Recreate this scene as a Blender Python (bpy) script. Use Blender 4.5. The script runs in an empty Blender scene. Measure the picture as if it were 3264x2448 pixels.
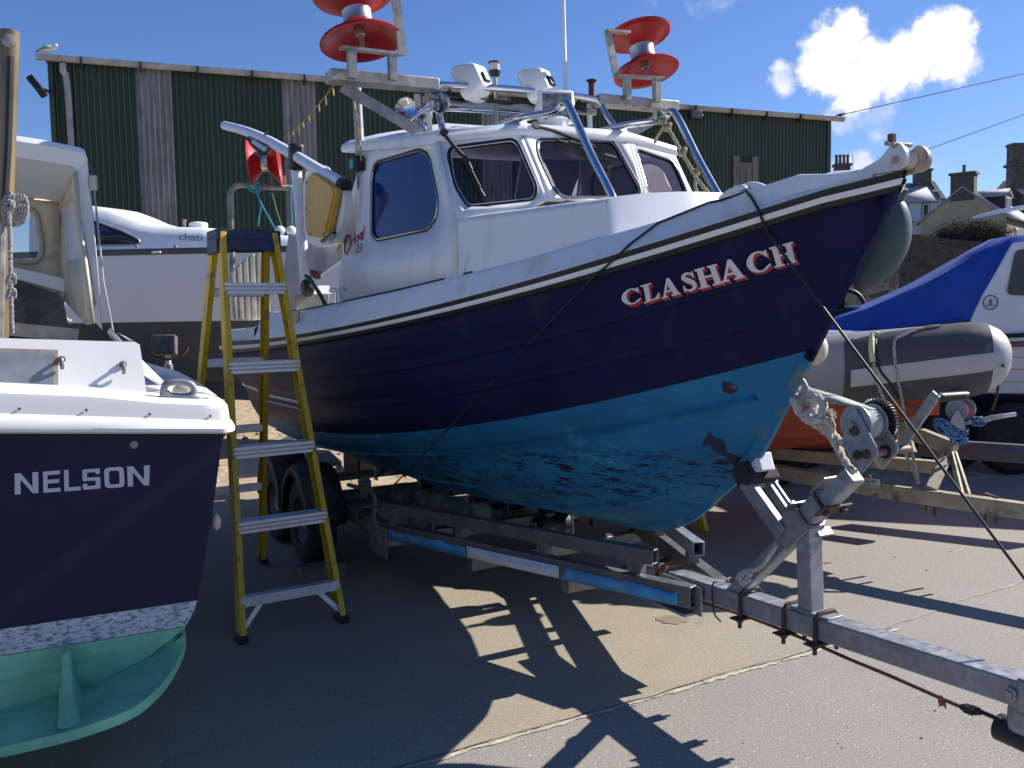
import bpy, bmesh, math, random
import numpy as np
from math import sin, cos, pi, radians, atan
from mathutils import Vector, Matrix, noise
from mathutils.bvhtree import BVHTree
random.seed(7)
SC = bpy.context.scene
COL = SC.collection
V = Vector
# ------------------------------------------------------------------ camera
FOC, EYE, PITCH, ROLL = 2850.0, 1.45, atan(.0786), .016
_f = V((0, cos(PITCH), -sin(PITCH)))
_r0 = V((1, 0, 0)); _u0 = _r0.cross(_f)
_r = _r0*cos(ROLL) - _u0*sin(ROLL); _u = _u0*cos(ROLL) + _r0*sin(ROLL)
EYEP = V((0, 0, EYE))
def ray(a, b):
    return _r*((a-1632)/FOC) - _u*((b-1224)/FOC) + _f
def gnd(a, b, z=0.0):
    d = ray(a, b); return EYEP + d*((z-EYE)/d.z)
def far(a, b, Y):
    """point of the line of sight at world depth y = Y"""
    d = ray(a, b); return EYEP + d*(Y/d.y)
cd = bpy.data.cameras.new('camera'); cam = bpy.data.objects.new('camera', cd); COL.objects.link(cam)
cd.sensor_width = 36; cd.lens = 36*FOC/3264; cd.clip_start = .05; cd.clip_end = 3000
cam.matrix_world = Matrix(((_r.x, _u.x, -_f.x, 0), (_r.y, _u.y, -_f.y, 0), (_r.z, _u.z, -_f.z, EYE), (0, 0, 0, 1)))
SC.camera = cam

class Fr:
    """a local frame: origin on the ground, yaw about z, small heel about its own x axis"""
    def __init__(s, o, yaw=0.0, heel=0.0):
        s.M = Matrix.Translation(V(o)) @ Matrix.Rotation(yaw, 4, 'Z') @ Matrix.Rotation(heel, 4, 'X')
        s.I = s.M.inverted(); s.eye = s.I @ EYEP; s.e = None
    def dir(s, a, b): return s.I.to_3x3() @ ray(a, b)
    def px(s, a, b, **k):
        (n, v), = k.items(); i = 'xyz'.index(n)
        d = s.dir(a, b); return s.eye + d*((v-s.eye[i])/d[i])
    def pl(s, a, b, p0, n):
        d = s.dir(a, b); return s.eye + d*((V(p0)-s.eye).dot(V(n))/d.dot(V(n)))
    def hit(s, a, b, bvh, off=0.0):
        d = s.dir(a, b).normalized(); loc, nor, i, t = bvh.ray_cast(s.eye, d)
        if loc is None: return None
        if nor.dot(d) > 0: nor = -nor
        return loc + nor*off

def tag(o, label=None, cat=None, group=None, kind=None):
    if label: o['label'] = label
    if cat: o['category'] = cat
    if group: o['group'] = group
    if kind: o['kind'] = kind
    return o
def thing(name, label, cat, fr, group=None):
    o = bpy.data.objects.new(name, None); COL.objects.link(o); o.matrix_world = fr.M
    o.empty_display_size = .1
    fr.e = o
    return tag(o, label, cat, group)

# ------------------------------------------------------------------ materials
MATS = {}
def mat(name, col, rough=.5, metal=0.0, var=.12, scale=6.0, bump=0.0, bscale=60.0, spec=.5, dirt=None, dirt_amt=.0, dscale=3.0, dthr=.58, coat=0.0, col2=None, stretch=None, dsharp=.08, streak=None, streak_amt=.4):
    """procedural paint: base colour broken by noise, optional second colour in patches, optional bump"""
    if name in MATS: return MATS[name]
    m = bpy.data.materials.new(name); m.use_nodes = True
    nt = m.node_tree; N = nt.nodes; L = nt.links; b = N['Principled BSDF']
    tc = N.new('ShaderNodeTexCoord'); vec = tc.outputs['Object']
    if stretch:
        mp = N.new('ShaderNodeMapping'); mp.inputs['Scale'].default_value = stretch
        L.new(vec, mp.inputs['Vector']); vec = mp.outputs['Vector']
    n1 = N.new('ShaderNodeTexNoise'); n1.inputs['Scale'].default_value = scale; n1.inputs['Detail'].default_value = 5
    n1.inputs['Roughness'].default_value = .6
    L.new(vec, n1.inputs['Vector'])
    mx = N.new('ShaderNodeMix'); mx.data_type = 'RGBA'
    c = V(col)
    lo = c*(1-var*1.6); hi = c*(1+var*1.2)
    if col2 is not None: lo, hi = V(col2), c
    mx.inputs[6].default_value = (*lo, 1); mx.inputs[7].default_value = (*[min(1, x) for x in hi], 1)
    cr = N.new('ShaderNodeMapRange'); cr.inputs[1].default_value = .3; cr.inputs[2].default_value = .7
    L.new(n1.outputs['Fac'], cr.inputs[0]); L.new(cr.outputs[0], mx.inputs[0])
    out = mx.outputs[2]
    rs = b.inputs['Roughness']
    if dirt is not None:
        n2 = N.new('ShaderNodeTexNoise'); n2.inputs['Scale'].default_value = dscale; n2.inputs['Detail'].default_value = 8
        n2.inputs['Roughness'].default_value = .68
        L.new(vec, n2.inputs['Vector'])
        mr = N.new('ShaderNodeMapRange'); mr.inputs[1].default_value = dthr; mr.inputs[2].default_value = dthr+dsharp
        mr.inputs[4].default_value = dirt_amt
        L.new(n2.outputs['Fac'], mr.inputs[0])
        m2 = N.new('ShaderNodeMix'); m2.data_type = 'RGBA'
        L.new(mr.outputs[0], m2.inputs[0]); L.new(out, m2.inputs[6]); m2.inputs[7].default_value = (*dirt, 1)
        out = m2.outputs[2]
    if streak is not None:      # thin vertical weather runs
        mp2 = N.new('ShaderNodeMapping'); mp2.inputs['Scale'].default_value = (9, 9, .55); L.new(tc.outputs['Object'], mp2.inputs['Vector'])
        n4 = N.new('ShaderNodeTexNoise'); n4.inputs['Scale'].default_value = 1.6; n4.inputs['Detail'].default_value = 6; L.new(mp2.outputs[0], n4.inputs['Vector'])
        m4 = N.new('ShaderNodeMapRange'); m4.inputs[1].default_value = .54; m4.inputs[2].default_value = .74; m4.inputs[4].default_value = streak_amt; L.new(n4.outputs['Fac'], m4.inputs[0])
        x4 = N.new('ShaderNodeMix'); x4.data_type = 'RGBA'; L.new(m4.outputs[0], x4.inputs[0]); L.new(out, x4.inputs[6]); x4.inputs[7].default_value = (*streak, 1); out = x4.outputs[2]
    L.new(out, b.inputs['Base Color'])
    rr = N.new('ShaderNodeMapRange'); rr.inputs[3].default_value = max(.02, rough-.08); rr.inputs[4].default_value = min(1, rough+.1)
    L.new(n1.outputs['Fac'], rr.inputs[0]); L.new(rr.outputs[0], rs)
    b.inputs['Metallic'].default_value = metal
    b.inputs['Specular IOR Level'].default_value = spec
    b.inputs['Coat Weight'].default_value = coat
    if bump:
        n3 = N.new('ShaderNodeTexNoise'); n3.inputs['Scale'].default_value = bscale; n3.inputs['Detail'].default_value = 3
        L.new(vec, n3.inputs['Vector'])
        bp = N.new('ShaderNodeBump'); bp.inputs['Strength'].default_value = bump; bp.inputs['Distance'].default_value = .004
        L.new(n3.outputs['Fac'], bp.inputs['Height']); L.new(bp.outputs['Normal'], b.inputs['Normal'])
    MATS[name] = m
    return m
def glass(name, tint, refl=(1, 1, 1), ior=1.5):
    if name in MATS: return MATS[name]
    m = bpy.data.materials.new(name); m.use_nodes = True
    nt = m.node_tree; N = nt.nodes; L = nt.links
    N.remove(N['Principled BSDF']); o = N['Material Output']
    t = N.new('ShaderNodeBsdfTransparent'); t.inputs[0].default_value = (*tint, 1)
    g = N.new('ShaderNodeBsdfGlossy'); g.inputs['Roughness'].default_value = .02; g.inputs[0].default_value = (*refl, 1)
    fz = N.new('ShaderNodeFresnel'); fz.inputs[0].default_value = ior
    mx = N.new('ShaderNodeMixShader'); L.new(fz.outputs[0], mx.inputs[0]); L.new(t.outputs[0], mx.inputs[1]); L.new(g.outputs[0], mx.inputs[2])
    L.new(mx.outputs[0], o.inputs[0]); MATS[name] = m
    return m
def galv(name='galvanised_steel', col=(.34, .35, .37), rust=0.0, rough=.5):
    if name in MATS: return MATS[name]
    m = bpy.data.materials.new(name); m.use_nodes = True
    nt = m.node_tree; N = nt.nodes; L = nt.links; b = N['Principled BSDF']
    tc = N.new('ShaderNodeTexCoord')
    vo = N.new('ShaderNodeTexVoronoi'); vo.inputs['Scale'].default_value = 45
    ns = N.new('ShaderNodeTexNoise'); ns.inputs['Scale'].default_value = 7; ns.inputs['Detail'].default_value = 6; ns.inputs['Roughness'].default_value = .7
    L.new(tc.outputs['Object'], vo.inputs['Vector']); L.new(tc.outputs['Object'], ns.inputs['Vector'])
    sp = N.new('ShaderNodeSeparateColor'); L.new(vo.outputs['Color'], sp.inputs[0])
    a = N.new('ShaderNodeMath'); a.operation = 'MULTIPLY_ADD'; a.inputs[1].default_value = .18; L.new(sp.outputs[0], a.inputs[0]); L.new(ns.outputs['Fac'], a.inputs[2])
    mx = N.new('ShaderNodeMix'); mx.data_type = 'RGBA'
    mr = N.new('ShaderNodeMapRange'); mr.inputs[1].default_value = .3; mr.inputs[2].default_value = .9; L.new(a.outputs[0], mr.inputs[0]); L.new(mr.outputs[0], mx.inputs[0])
    c = V(col); mx.inputs[6].default_value = (*(c*.62), 1); mx.inputs[7].default_value = (*(c*1.25), 1)
    out = mx.outputs[2]
    if rust:
        n2 = N.new('ShaderNodeTexNoise'); n2.inputs['Scale'].default_value = 5; n2.inputs['Detail'].default_value = 9; n2.inputs['Roughness'].default_value = .7
        L.new(tc.outputs['Object'], n2.inputs['Vector'])
        m3 = N.new('ShaderNodeMapRange'); m3.inputs[1].default_value = .66-rust*.2; m3.inputs[2].default_value = .78-rust*.2; L.new(n2.outputs['Fac'], m3.inputs[0])
        m2 = N.new('ShaderNodeMix'); m2.data_type = 'RGBA'; L.new(m3.outputs[0], m2.inputs[0]); L.new(out, m2.inputs[6]); m2.inputs[7].default_value = (.17, .065, .03, 1)
        out = m2.outputs[2]
    L.new(out, b.inputs['Base Color']); b.inputs['Metallic'].default_value = .55
    r2 = N.new('ShaderNodeMapRange'); r2.inputs[3].default_value = rough-.12; r2.inputs[4].default_value = rough+.15; L.new(sp.outputs[1], r2.inputs[0]); L.new(r2.outputs[0], b.inputs['Roughness'])
    MATS[name] = m
    return m

# ------------------------------------------------------------------ mesh builder
def spl(pts, n=8, closed=False):
    """Catmull-Rom through the points"""
    P = [V(p) for p in pts]; out = []; k = len(P)
    for i in range(k if closed else k-1):
        if closed: a, b, c, d = P[i-1], P[i], P[(i+1) % k], P[(i+2) % k]
        else: a, b, c, d = P[max(i-1, 0)], P[i], P[i+1], P[min(i+2, k-1)]
        for j in range(n):
            t = j/n; out.append(.5*((2*b)+(c-a)*t+(2*a-5*b+4*c-d)*t*t+(3*b-a-3*c+d)*t**3))
    if not closed: out.append(P[-1])
    return out
def rnd_poly(pts, r, n=5):
    """round the corners of a closed polyline (2-D or 3-D)"""
    P = [V(p) for p in pts]; out = []; k = len(P)
    for i in range(k):
        a, b, c = P[i-1], P[i], P[(i+1) % k]
        u, w = a-b, c-b
        rr = min(r, u.length*.48, w.length*.48)
        p, q = b+u.normalized()*rr, b+w.normalized()*rr
        for j in range(n+1):
            t = j/n; out.append(p*(1-t)**2+b*2*t*(1-t)+q*t*t)
    return out
class MB:
    def __init__(s): s.v = []; s.f = []; s.m = []
    def add(s, vs, fs, mi=0):
        o = len(s.v); s.v += [V(p) for p in vs]; s.f += [tuple(o+i for i in f) for f in fs]; s.m += [mi]*len(fs); return s
    def box(s, c, sz, R=None, mi=0):
        x, y, z = [k/2 for k in sz]; c = V(c)
        vs = [V((a*x, b*y, d*z)) for a in (-1, 1) for b in (-1, 1) for d in (-1, 1)]
        if R is not None: vs = [R @ p for p in vs]
        return s.add([c+p for p in vs], [(0, 1, 3, 2), (4, 6, 7, 5), (0, 4, 5, 1), (2, 3, 7, 6), (0, 2, 6, 4), (1, 5, 7, 3)], mi)
    def beam(s, a, b, w, h, up=(0, 0, 1), hollow=0, mi=0):
        a, b = V(a), V(b); d = (b-a).normalized(); x = d.cross(V(up)).normalized(); y = x.cross(d).normalized()
        c = [(-1, -1), (1, -1), (1, 1), (-1, 1)]
        vs = [p+x*(i*w/2)+y*(j*h/2) for p in (a, b) for i, j in c]
        fs = [(0, 1, 5, 4), (1, 2, 6, 5), (2, 3, 7, 6), (3, 0, 4, 7)]
        if not hollow: return s.add(vs, fs+[(3, 2, 1, 0), (4, 5, 6, 7)], mi)
        t = hollow
        dp = min((b-a).length*.45, 3*max(w, h))
        e = [a, b, a+d*dp, b-d*dp]
        vs += [p+x*(i*(w/2-t))+y*(j*(h/2-t)) for p in e for i, j in c]
        for k in range(4):
            l = (k+1) % 4
            fs += [(l, k, 8+k, 8+l), (4+k, 4+l, 12+l, 12+k), (8+l, 8+k, 16+k, 16+l), (12+k, 12+l, 20+l, 20+k)]
        fs += [(16, 17, 18, 19), (23, 22, 21, 20)]
        return s.add(vs, fs, mi)
    def tube(s, pts, r, n=10, closed=False, caps=True, mi=0):
        P = [V(p) for p in pts]; k = len(P); rr = r if isinstance(r, (list, tuple)) else [r]*k
        T = []
        for i in range(k):
            a = P[i-1] if (i or closed) else P[i]; b = P[(i+1) % k] if (i < k-1 or closed) else P[i]
            T.append((b-a).normalized() if (b-a).length > 1e-9 else V((0, 0, 1)))
        u = T[0].orthogonal().normalized(); vs = []; fs = []
        for i in range(k):
            u = (u-T[i]*u.dot(T[i]))
            u = u.normalized() if u.length > 1e-6 else T[i].orthogonal().normalized()
            w = T[i].cross(u)
            for j in range(n):
                a = 2*pi*j/n; vs.append(P[i]+(u*cos(a)+w*sin(a))*rr[i])
        for i in range(k if closed else k-1):
            for j in range(n):
                i2 = (i+1) % k; j2 = (j+1) % n
                fs.append((i*n+j, i*n+j2, i2*n+j2, i2*n+j))
        if caps and not closed:
            fs.append(tuple(range(n-1, -1, -1))); fs.append(tuple((k-1)*n+j for j in range(n)))
        return s.add(vs, fs, mi)
    def lathe(s, prof, o=(0, 0, 0), ax=(0, 0, 1), n=24, mi=0, closed=False):
        o = V(o); a = V(ax).normalized(); u = a.orthogonal().normalized(); w = a.cross(u); vs = []; fs = []; k = len(prof)
        for r, h in prof:
            for j in range(n):
                t = 2*pi*j/n; vs.append(o+a*h+(u*cos(t)+w*sin(t))*max(r, 1e-4))
        for i in range(k if closed else k-1):
            for j in range(n):
                j2 = (j+1) % n; i2 = (i+1) % k; fs.append((i*n+j, i*n+j2, i2*n+j2, i2*n+j))
        if not closed:
            fs.append(tuple(range(n-1, -1, -1))); fs.append(tuple((k-1)*n+j for j in range(n)))
        return s.add(vs, fs, mi)
    def cyl(s, a, b, r, n=16, mi=0, r2=None):
        a, b = V(a), V(b); return s.lathe([(r, 0), (r if r2 is None else r2, (b-a).length)], a, b-a, n, mi)
    def ball(s, c, r, n=16, m=10, sc=(1, 1, 1), mi=0):
        c = V(c); vs = []; fs = []
        for i in range(m+1):
            p = pi*i/m
            for j in range(n):
                t = 2*pi*j/n; vs.append(c+V((sin(p)*cos(t)*r*sc[0], sin(p)*sin(t)*r*sc[1], cos(p)*r*sc[2])))
        for i in range(m):
            for j in range(n):
                j2 = (j+1) % n; fs.append((i*n+j, (i+1)*n+j, (i+1)*n+j2, i*n+j2))
        return s.add(vs, fs, mi)
    def prism(s, pts, vec, mi=0, fillcap=True):
        P = [V(p) for p in pts]; k = len(P); vec = V(vec)
        fs = [(i, (i+1) % k, k+(i+1) % k, k+i) for i in range(k)]
        if fillcap: fs += [tuple(range(k-1, -1, -1)), tuple(range(k, 2*k))]
        return s.add(P+[p+vec for p in P], fs, mi)
    def loft(s, rows, mi=0, wrap=False, capA=False, capB=False):
        k = len(rows[0]); vs = [p for r in rows for p in r]; fs = []
        for i in range(len(rows)-1):
            for j in range(k if wrap else k-1):
                j2 = (j+1) % k; fs.append((i*k+j, i*k+j2, (i+1)*k+j2, (i+1)*k+j))
        if capA: fs.append(tuple(range(k-1, -1, -1)))
        if capB: fs.append(tuple((len(rows)-1)*k+j for j in range(k)))
        return s.add(vs, fs, mi)
    def fill(s, loops, mi=0, fn=None, sub=0):
        """flat face bounded by the first loop with the other loops as holes; loops may be 2-D with fn mapping to 3-D"""
        bm = bmesh.new()
        for lp in loops:
            vs = [bm.verts.new(V((*p, 0)) if len(p) == 2 else V(p)) for p in lp]
            for i in range(len(vs)): bm.edges.new((vs[i], vs[(i+1) % len(vs)]))
        bmesh.ops.triangle_fill(bm, use_beauty=True, use_dissolve=False, edges=bm.edges[:])
        if sub: bmesh.ops.subdivide_edges(bm, edges=bm.edges[:], cuts=sub, use_grid_fill=True)
        bm.verts.index_update()
        vs = [v.co.copy() for v in bm.verts]
        if fn: vs = [fn(p.x, p.y) for p in vs]
        s.add(vs, [[v.index for v in f.verts] for f in bm.faces], mi); bm.free(); return s
    def rope(s, pts, r, pitch=None, strands=3, n=6, mi=0, closed=False):
        """laid rope: strands twisted round the path"""
        P = [V(p) for p in pts]; pitch = pitch or r*7
        L = [0.0]
        for i in range(1, len(P)): L.append(L[-1]+(P[i]-P[i-1]).length)
        m = max(8, int(L[-1]/pitch*8)); Q = []
        i = 0
        for k in range(m+1):
            d = L[-1]*k/m
            while i < len(P)-2 and L[i+1] < d: i += 1
            t = (d-L[i])/max(1e-9, L[i+1]-L[i]); Q.append(P[i].lerp(P[i+1], t))
        T = [(Q[min(k+1, m)]-Q[max(k-1, 0)]).normalized() for k in range(m+1)]
        u = T[0].orthogonal().normalized(); fr = []
        for k in range(m+1):
            u = u-T[k]*u.dot(T[k]); u = u.normalized() if u.length > 1e-6 else T[k].orthogonal().normalized(); fr.append((u.copy(), T[k].cross(u)))
        for q in range(strands):
            s.tube([Q[k]+(fr[k][0]*cos(2*pi*(k/8+q/strands))+fr[k][1]*sin(2*pi*(k/8+q/strands)))*r*.5 for k in range(m+1)], r*.55, n, mi=mi)
        return s
    def build(s, name, m, parent=None, fr=None, bevel=0.0, sharp=38, seg=2, solid=0.0):
        me = bpy.data.meshes.new(name); me.from_pydata([tuple(p) for p in s.v], [], [list(f) for f in s.f]); me.validate()
        ms = m if isinstance(m, (list, tuple)) else [m]
        for q in ms: me.materials.append(q)
        if len(ms) > 1:
            for p, i in zip(me.polygons, s.m): p.material_index = i
        bm = bmesh.new(); bm.from_mesh(me); bmesh.ops.recalc_face_normals(bm, faces=bm.faces[:]); bm.to_mesh(me); bm.free()
        for p in me.polygons: p.use_smooth = True
        me.set_sharp_from_angle(angle=radians(sharp))
        o = bpy.data.objects.new(name, me); COL.objects.link(o)
        if parent is not None: o.parent = parent
        elif fr is not None: o.matrix_world = fr.M
        if solid:
            q = o.modifiers.new('thickness', 'SOLIDIFY'); q.thickness = solid; q.offset = 0
        if bevel:
            q = o.modifiers.new('edge', 'BEVEL'); q.width = bevel; q.segments = seg; q.limit_method = 'ANGLE'; q.angle_limit = radians(40); q.harden_normals = False
        return o
    def bvh(s): return BVHTree.FromPolygons([tuple(p) for p in s.v], [list(f) for f in s.f])
def polyfit(xs, ys, deg):
    c = np.polyfit(xs, ys, deg); return lambda x: float(np.polyval(c, x))
# common materials
M_NAVY = mat('navy_gelcoat', (.0125, .017, .060), .42, var=.12, scale=3, dirt=(.02, .025, .062), dirt_amt=.7, dscale=5, dthr=.56, dsharp=.25, spec=.06, streak=(.028, .032, .06), streak_amt=.6)
M_WHITE = mat('white_gelcoat', (.74, .75, .76), .32, var=.035, scale=2.5, dirt=(.58, .53, .42), dirt_amt=.45, dscale=2.2, dthr=.58, dsharp=.25, streak=(.56, .48, .33), streak_amt=.5)
M_WHITE2 = mat('white_plastic', (.76, .76, .75), .4, var=.04)
M_BLACK = mat('black_rubber', (.012, .012, .013), .5, var=.2, scale=20, bump=.1)
M_CHROME = mat('polished_steel', (.62, .62, .63), .13, metal=1.0, var=.06, scale=12)
M_STEEL = mat('dull_steel', (.36, .34, .31), .5, metal=.5, var=.25, scale=14, dirt=(.15, .07, .035), dirt_amt=.7, dscale=7, dthr=.58)
M_GALV = galv()
M_GALVR = galv('weathered_galvanised', (.19, .185, .185), rust=.3)
M_RUST = mat('rusty_steel', (.14, .06, .033), .8, var=.4, scale=18, bump=.3)
M_RUSTO = mat('orange_rust', (.30, .11, .05), .75, var=.35, scale=20)
M_DARK = mat('dark_metal', (.03, .03, .032), .55, metal=.2, var=.3, scale=12)
M_GREY = mat('grey_plastic', (.22, .22, .23), .5)
M_ROPEW = mat('white_rope', (.52, .48, .42), .9, var=.2, scale=60)
M_ROPET = mat('tan_rope', (.38, .33, .21), .9, var=.25, scale=60)
M_RED = mat('red_plastic', (.36, .006, .006), .38, var=.3, scale=6, dirt=(.16, .006, .008), dirt_amt=.7, dscale=5, dthr=.55, dsharp=.2)
# ------------------------------------------------------------------ ground
def ground_mat():
    m = bpy.data.materials.new('concrete_yard'); m.use_nodes = True
    nt = m.node_tree; N = nt.nodes; L = nt.links; b = N['Principled BSDF']
    g = N.new('ShaderNodeNewGeometry'); pos = g.outputs['Position']
    def nz(sc, det=6, ro=.6):
        n = N.new('ShaderNodeTexNoise'); n.inputs['Scale'].default_value = sc; n.inputs['Detail'].default_value = det; n.inputs['Roughness'].default_value = ro
        L.new(pos, n.inputs['Vector']); return n.outputs['Fac']
    def rng(x, a, c, lo=0., hi=1.):
        r = N.new('ShaderNodeMapRange'); r.inputs[1].default_value = a; r.inputs[2].default_value = c; r.inputs[3].default_value = lo; r.inputs[4].default_value = hi
        L.new(x, r.inputs[0]); return r.outputs[0]
    def mix(f, a, c):
        x = N.new('ShaderNodeMix'); x.data_type = 'RGBA'; L.new(f, x.inputs[0])
        for i, q in ((6, a), (7, c)):
            if isinstance(q, tuple): x.inputs[i].default_value = (*q, 1)
            else: L.new(q, x.inputs[i])
        return x.outputs[2]
    big = rng(nz(.55, 4), .38, .62); mid = rng(nz(3.2), .35, .65); fine = rng(nz(70, 6, .8), .36, .64)
    c = mix(big, (.235, .213, .185), (.285, .259, .224))
    # the slab under the trailer is yellower than the next one (joint runs across)
    sp = N.new('ShaderNodeSeparateXYZ'); L.new(pos, sp.inputs[0])
    j = N.new('ShaderNodeMath'); j.operation = 'MULTIPLY_ADD'; j.inputs[1].default_value = JK
    L.new(sp.outputs[0], j.inputs[0]); L.new(sp.outputs[1], j.inputs[2])     # y + k x
    slab = rng(j.outputs[0], JC-.015, JC+.015)
    yx = N.new('ShaderNodeMath'); yx.operation = 'MULTIPLY'; L.new(slab, yx.inputs[0]); yn = N.new('ShaderNodeMath'); yn.operation = 'MULTIPLY_ADD'; yn.inputs[1].default_value = 1.6; L.new(nz(1.1, 3), yn.inputs[0]); L.new(sp.outputs[0], yn.inputs[2])
    L.new(rng(yn.outputs[0], 2.6, 1.5), yx.inputs[1])
    c = mix(yx.outputs[0], c, mix(mid, (.30, .25, .165), (.35, .295, .195)))
    c = mix(rng(nz(2.1, 7, .7), .56, .74, 0, .55), c, (.27, .22, .17))
    c = mix(rng(nz(1.3, 5), .62, .75, 0, .5), c, (.42, .27, .13))
    agg = rng(nz(150, 3, .6), .42, .6)
    c = mix(rng(fine, 0, 1, .5, 0), c, (.15, .13, .115))
    c = mix(rng(agg, .0, 1, 0, .38), c, (.55, .51, .46))
    c = mix(rng(nz(.9, 9, .75), .60, .68, 0, .45), c, (.20, .17, .14))
    c = mix(rng(nz(60, 2, .5), .66, .72, 0, .75), c, (.62, .58, .52))
    sp2 = N.new('ShaderNodeTexVoronoi'); sp2.inputs['Scale'].default_value = 16; L.new(pos, sp2.inputs['Vector'])
    c = mix(rng(sp2.outputs['Distance'], .03, .06, .8, 0), c, (.13, .11, .1))
    # beyond the concrete: sandy ground
    sand = rng(sp.outputs[1], 7.3, 7.6)
    c = mix(sand, c, mix(rng(nz(9, 8, .7), .4, .6), (.30, .22, .13), (.52, .43, .30)))
    L.new(c, b.inputs['Base Color']); b.inputs['Roughness'].default_value = .85
    b.inputs['Specular IOR Level'].default_value = .25
    bp = N.new('ShaderNodeBump'); bp.inputs['Strength'].default_value = .22; bp.inputs['Distance'].default_value = .0015
    ad = N.new('ShaderNodeMath'); L.new(fine, ad.inputs[0]); L.new(agg, ad.inputs[1]); L.new(ad.outputs[0], bp.inputs['Height']); L.new(bp.outputs['Normal'], b.inputs['Normal'])
    return m
# the expansion joint seen in the photograph: fit y + k x = c through two of its points
jA, jB = gnd(1300, 2445), gnd(2760, 2030)
JK = -(jB.y-jA.y)/(jB.x-jA.x); JC = jA.y+JK*jA.x
g = MB(); R = 900.0
gx = sorted(set([-R, -200, -60, -25, -12] + [-8+i*.5 for i in range(33)] + [12, 25, 60, 200, R]))
gy = sorted(set([-R, -200, -60, -20, -8] + [-4+i*.5 for i in range(33)] + [16, 22, 30, 60, 200, R]))
g.loft([[V((x, y, 0)) for x in gx] for y in gy])
tag(g.build('ground', ground_mat()), 'concrete yard', 'ground', kind='structure')
# joint: a chipped pale mortar line with a dark crack, laid as thin sheets on the slab
def joint(a, b, w0, seed, mt, z, name, lab):
    a, b = V(a), V(b); d = (b-a); d.z = 0; n = V((-d.y, d.x, 0)).normalized(); rows = []
    K = int(d.length/.02)
    for i in range(K+1):
        t = i/K; p = a+d*t
        wob = noise.noise(V((t*d.length*2.2, seed, 0)))*.02+noise.noise(V((t*d.length*9, seed, 4)))*.008
        w = w0*max(.12, .55+.9*noise.noise(V((t*d.length*6, seed+9, 1)))+.5*noise.noise(V((t*d.length*25, seed+3, 1))))
        w2 = w0*max(.12, .55+.9*noise.noise(V((t*d.length*5, seed+19, 1)))+.5*noise.noise(V((t*d.length*28, seed+23, 1))))
        rows.append([p+n*(wob+w), p+n*(wob-w2)])
        for q in rows[-1]: q.z = z
    o = MB().loft(rows).build(name, mt); tag(o, lab, 'joint', kind='structure'); return o
M_MORT = mat('mortar_joint', (.47, .42, .34), .9, var=.25, scale=25, bump=.4)
M_CRACK = mat('joint_crack', (.09, .075, .06), .95, var=.3)
jd = (jB-jA).normalized()
joint(jA-jd*2.5, jB+jd*.2, .022, 3, M_MORT, .003, 'yard_joint', 'pale crumbling joint across the concrete yard')
joint(jA-jd*2.5+V((.0, .012, 0)), jB+jd*.2+V((0, .012, 0)), .005, 8, M_CRACK, .006, 'yard_crack', 'dark crack along the yard joint')
jC = gnd(2800, 2010); jD = gnd(3264, 1850)
joint(jC, jD+(jD-jC)*.5, .006, 14, M_MORT, .003, 'yard_joint', 'thin pale joint in the yard by the drawbar')

# a few irregular dark stains soaked into the slab
def stain(a, b, rx_, ry_, seed, m, name, lab):
    c = gnd(a, b); K = 40; q = MB(); pts = []
    for i in range(K):
        t = 2*pi*i/K; k = 1+.35*noise.noise(V((cos(t)*1.5+seed, sin(t)*1.5, seed)))+.18*noise.noise(V((cos(t)*5+seed, sin(t)*5, 3)))
        pts.append(V((c.x+rx_*k*cos(t), c.y+ry_*k*sin(t), .0025)))
    q.add(pts, [tuple(range(K))]); tag(q.build(name, m), lab, 'stain', kind='structure')
M_OIL = mat('oil_stain', (.24, .20, .155), .75, var=.2, scale=14)
stain(2140, 1975, .075, .06, 2, M_OIL, 'yard_stain', 'brown stain on the yard beside the trailer beam')
M_BLOB = mat('paint_drips', (.12, .28, .45), .6)
rnd = random.Random(31)
for i in range(7): stain(2240+rnd.uniform(-30, 30), 1975+rnd.uniform(-22, 22), .004, .003, i, M_BLOB, 'paint_drip', 'blue paint drips on the yard')
# ------------------------------------------------------------------ the blue boat on the trailer
B = Fr((.70, 3.57, 0), radians(-61), radians(1.5))
boat = thing('fishing_boat', 'navy blue fishing boat with white wheelhouse and red line reels, standing on the galvanised trailer', 'fishing boat', B)
SH = [(730, 1088), (860, 1080), (1007, 1060), (1210, 1023), (1400, 963), (1500, 946), (1671, 901), (1942, 825), (2214, 746), (2400, 691), (2556, 632), (2712, 573), (2791, 550), (2861, 544)]
SB = [(738, 1124), (860, 1115), (1007, 1092), (1210, 1058), (1400, 1012), (1500, 988), (1671, 950), (1942, 876), (2214, 798), (2400, 745), (2556, 692), (2712, 636), (2791, 617), (2851, 620)]
S1 = [(780, 1170), (1000, 1213), (1200, 1193), (1400, 1156), (1671, 1105), (1888, 1050), (2105, 996), (2500, 880), (2700, 810)]
S2 = [(800, 1230), (1000, 1300), (1200, 1296), (1400, 1265), (1671, 1218), (1942, 1164), (2214, 1105), (2485, 1029), (2640, 985)]
WL = [(860, 1340), (1007, 1380), (1210, 1384), (1400, 1368), (1500, 1356), (1671, 1327), (1942, 1278), (2214, 1213), (2485, 1132), (2600, 1115)]
C1 = [(870, 1360), (1007, 1420), (1200, 1450), (1400, 1440), (1671, 1420), (1942, 1376), (2214, 1300), (2485, 1256), (2530, 1235)]
CREASE = [(954, 993), (1056, 970), (1250, 930), (1500, 870), (1671, 828), (1942, 746), (2132, 698), (2297, 641), (2400, 610), (2595, 553), (2724, 558), (2850, 540)]
X0 = -4.3
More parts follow.
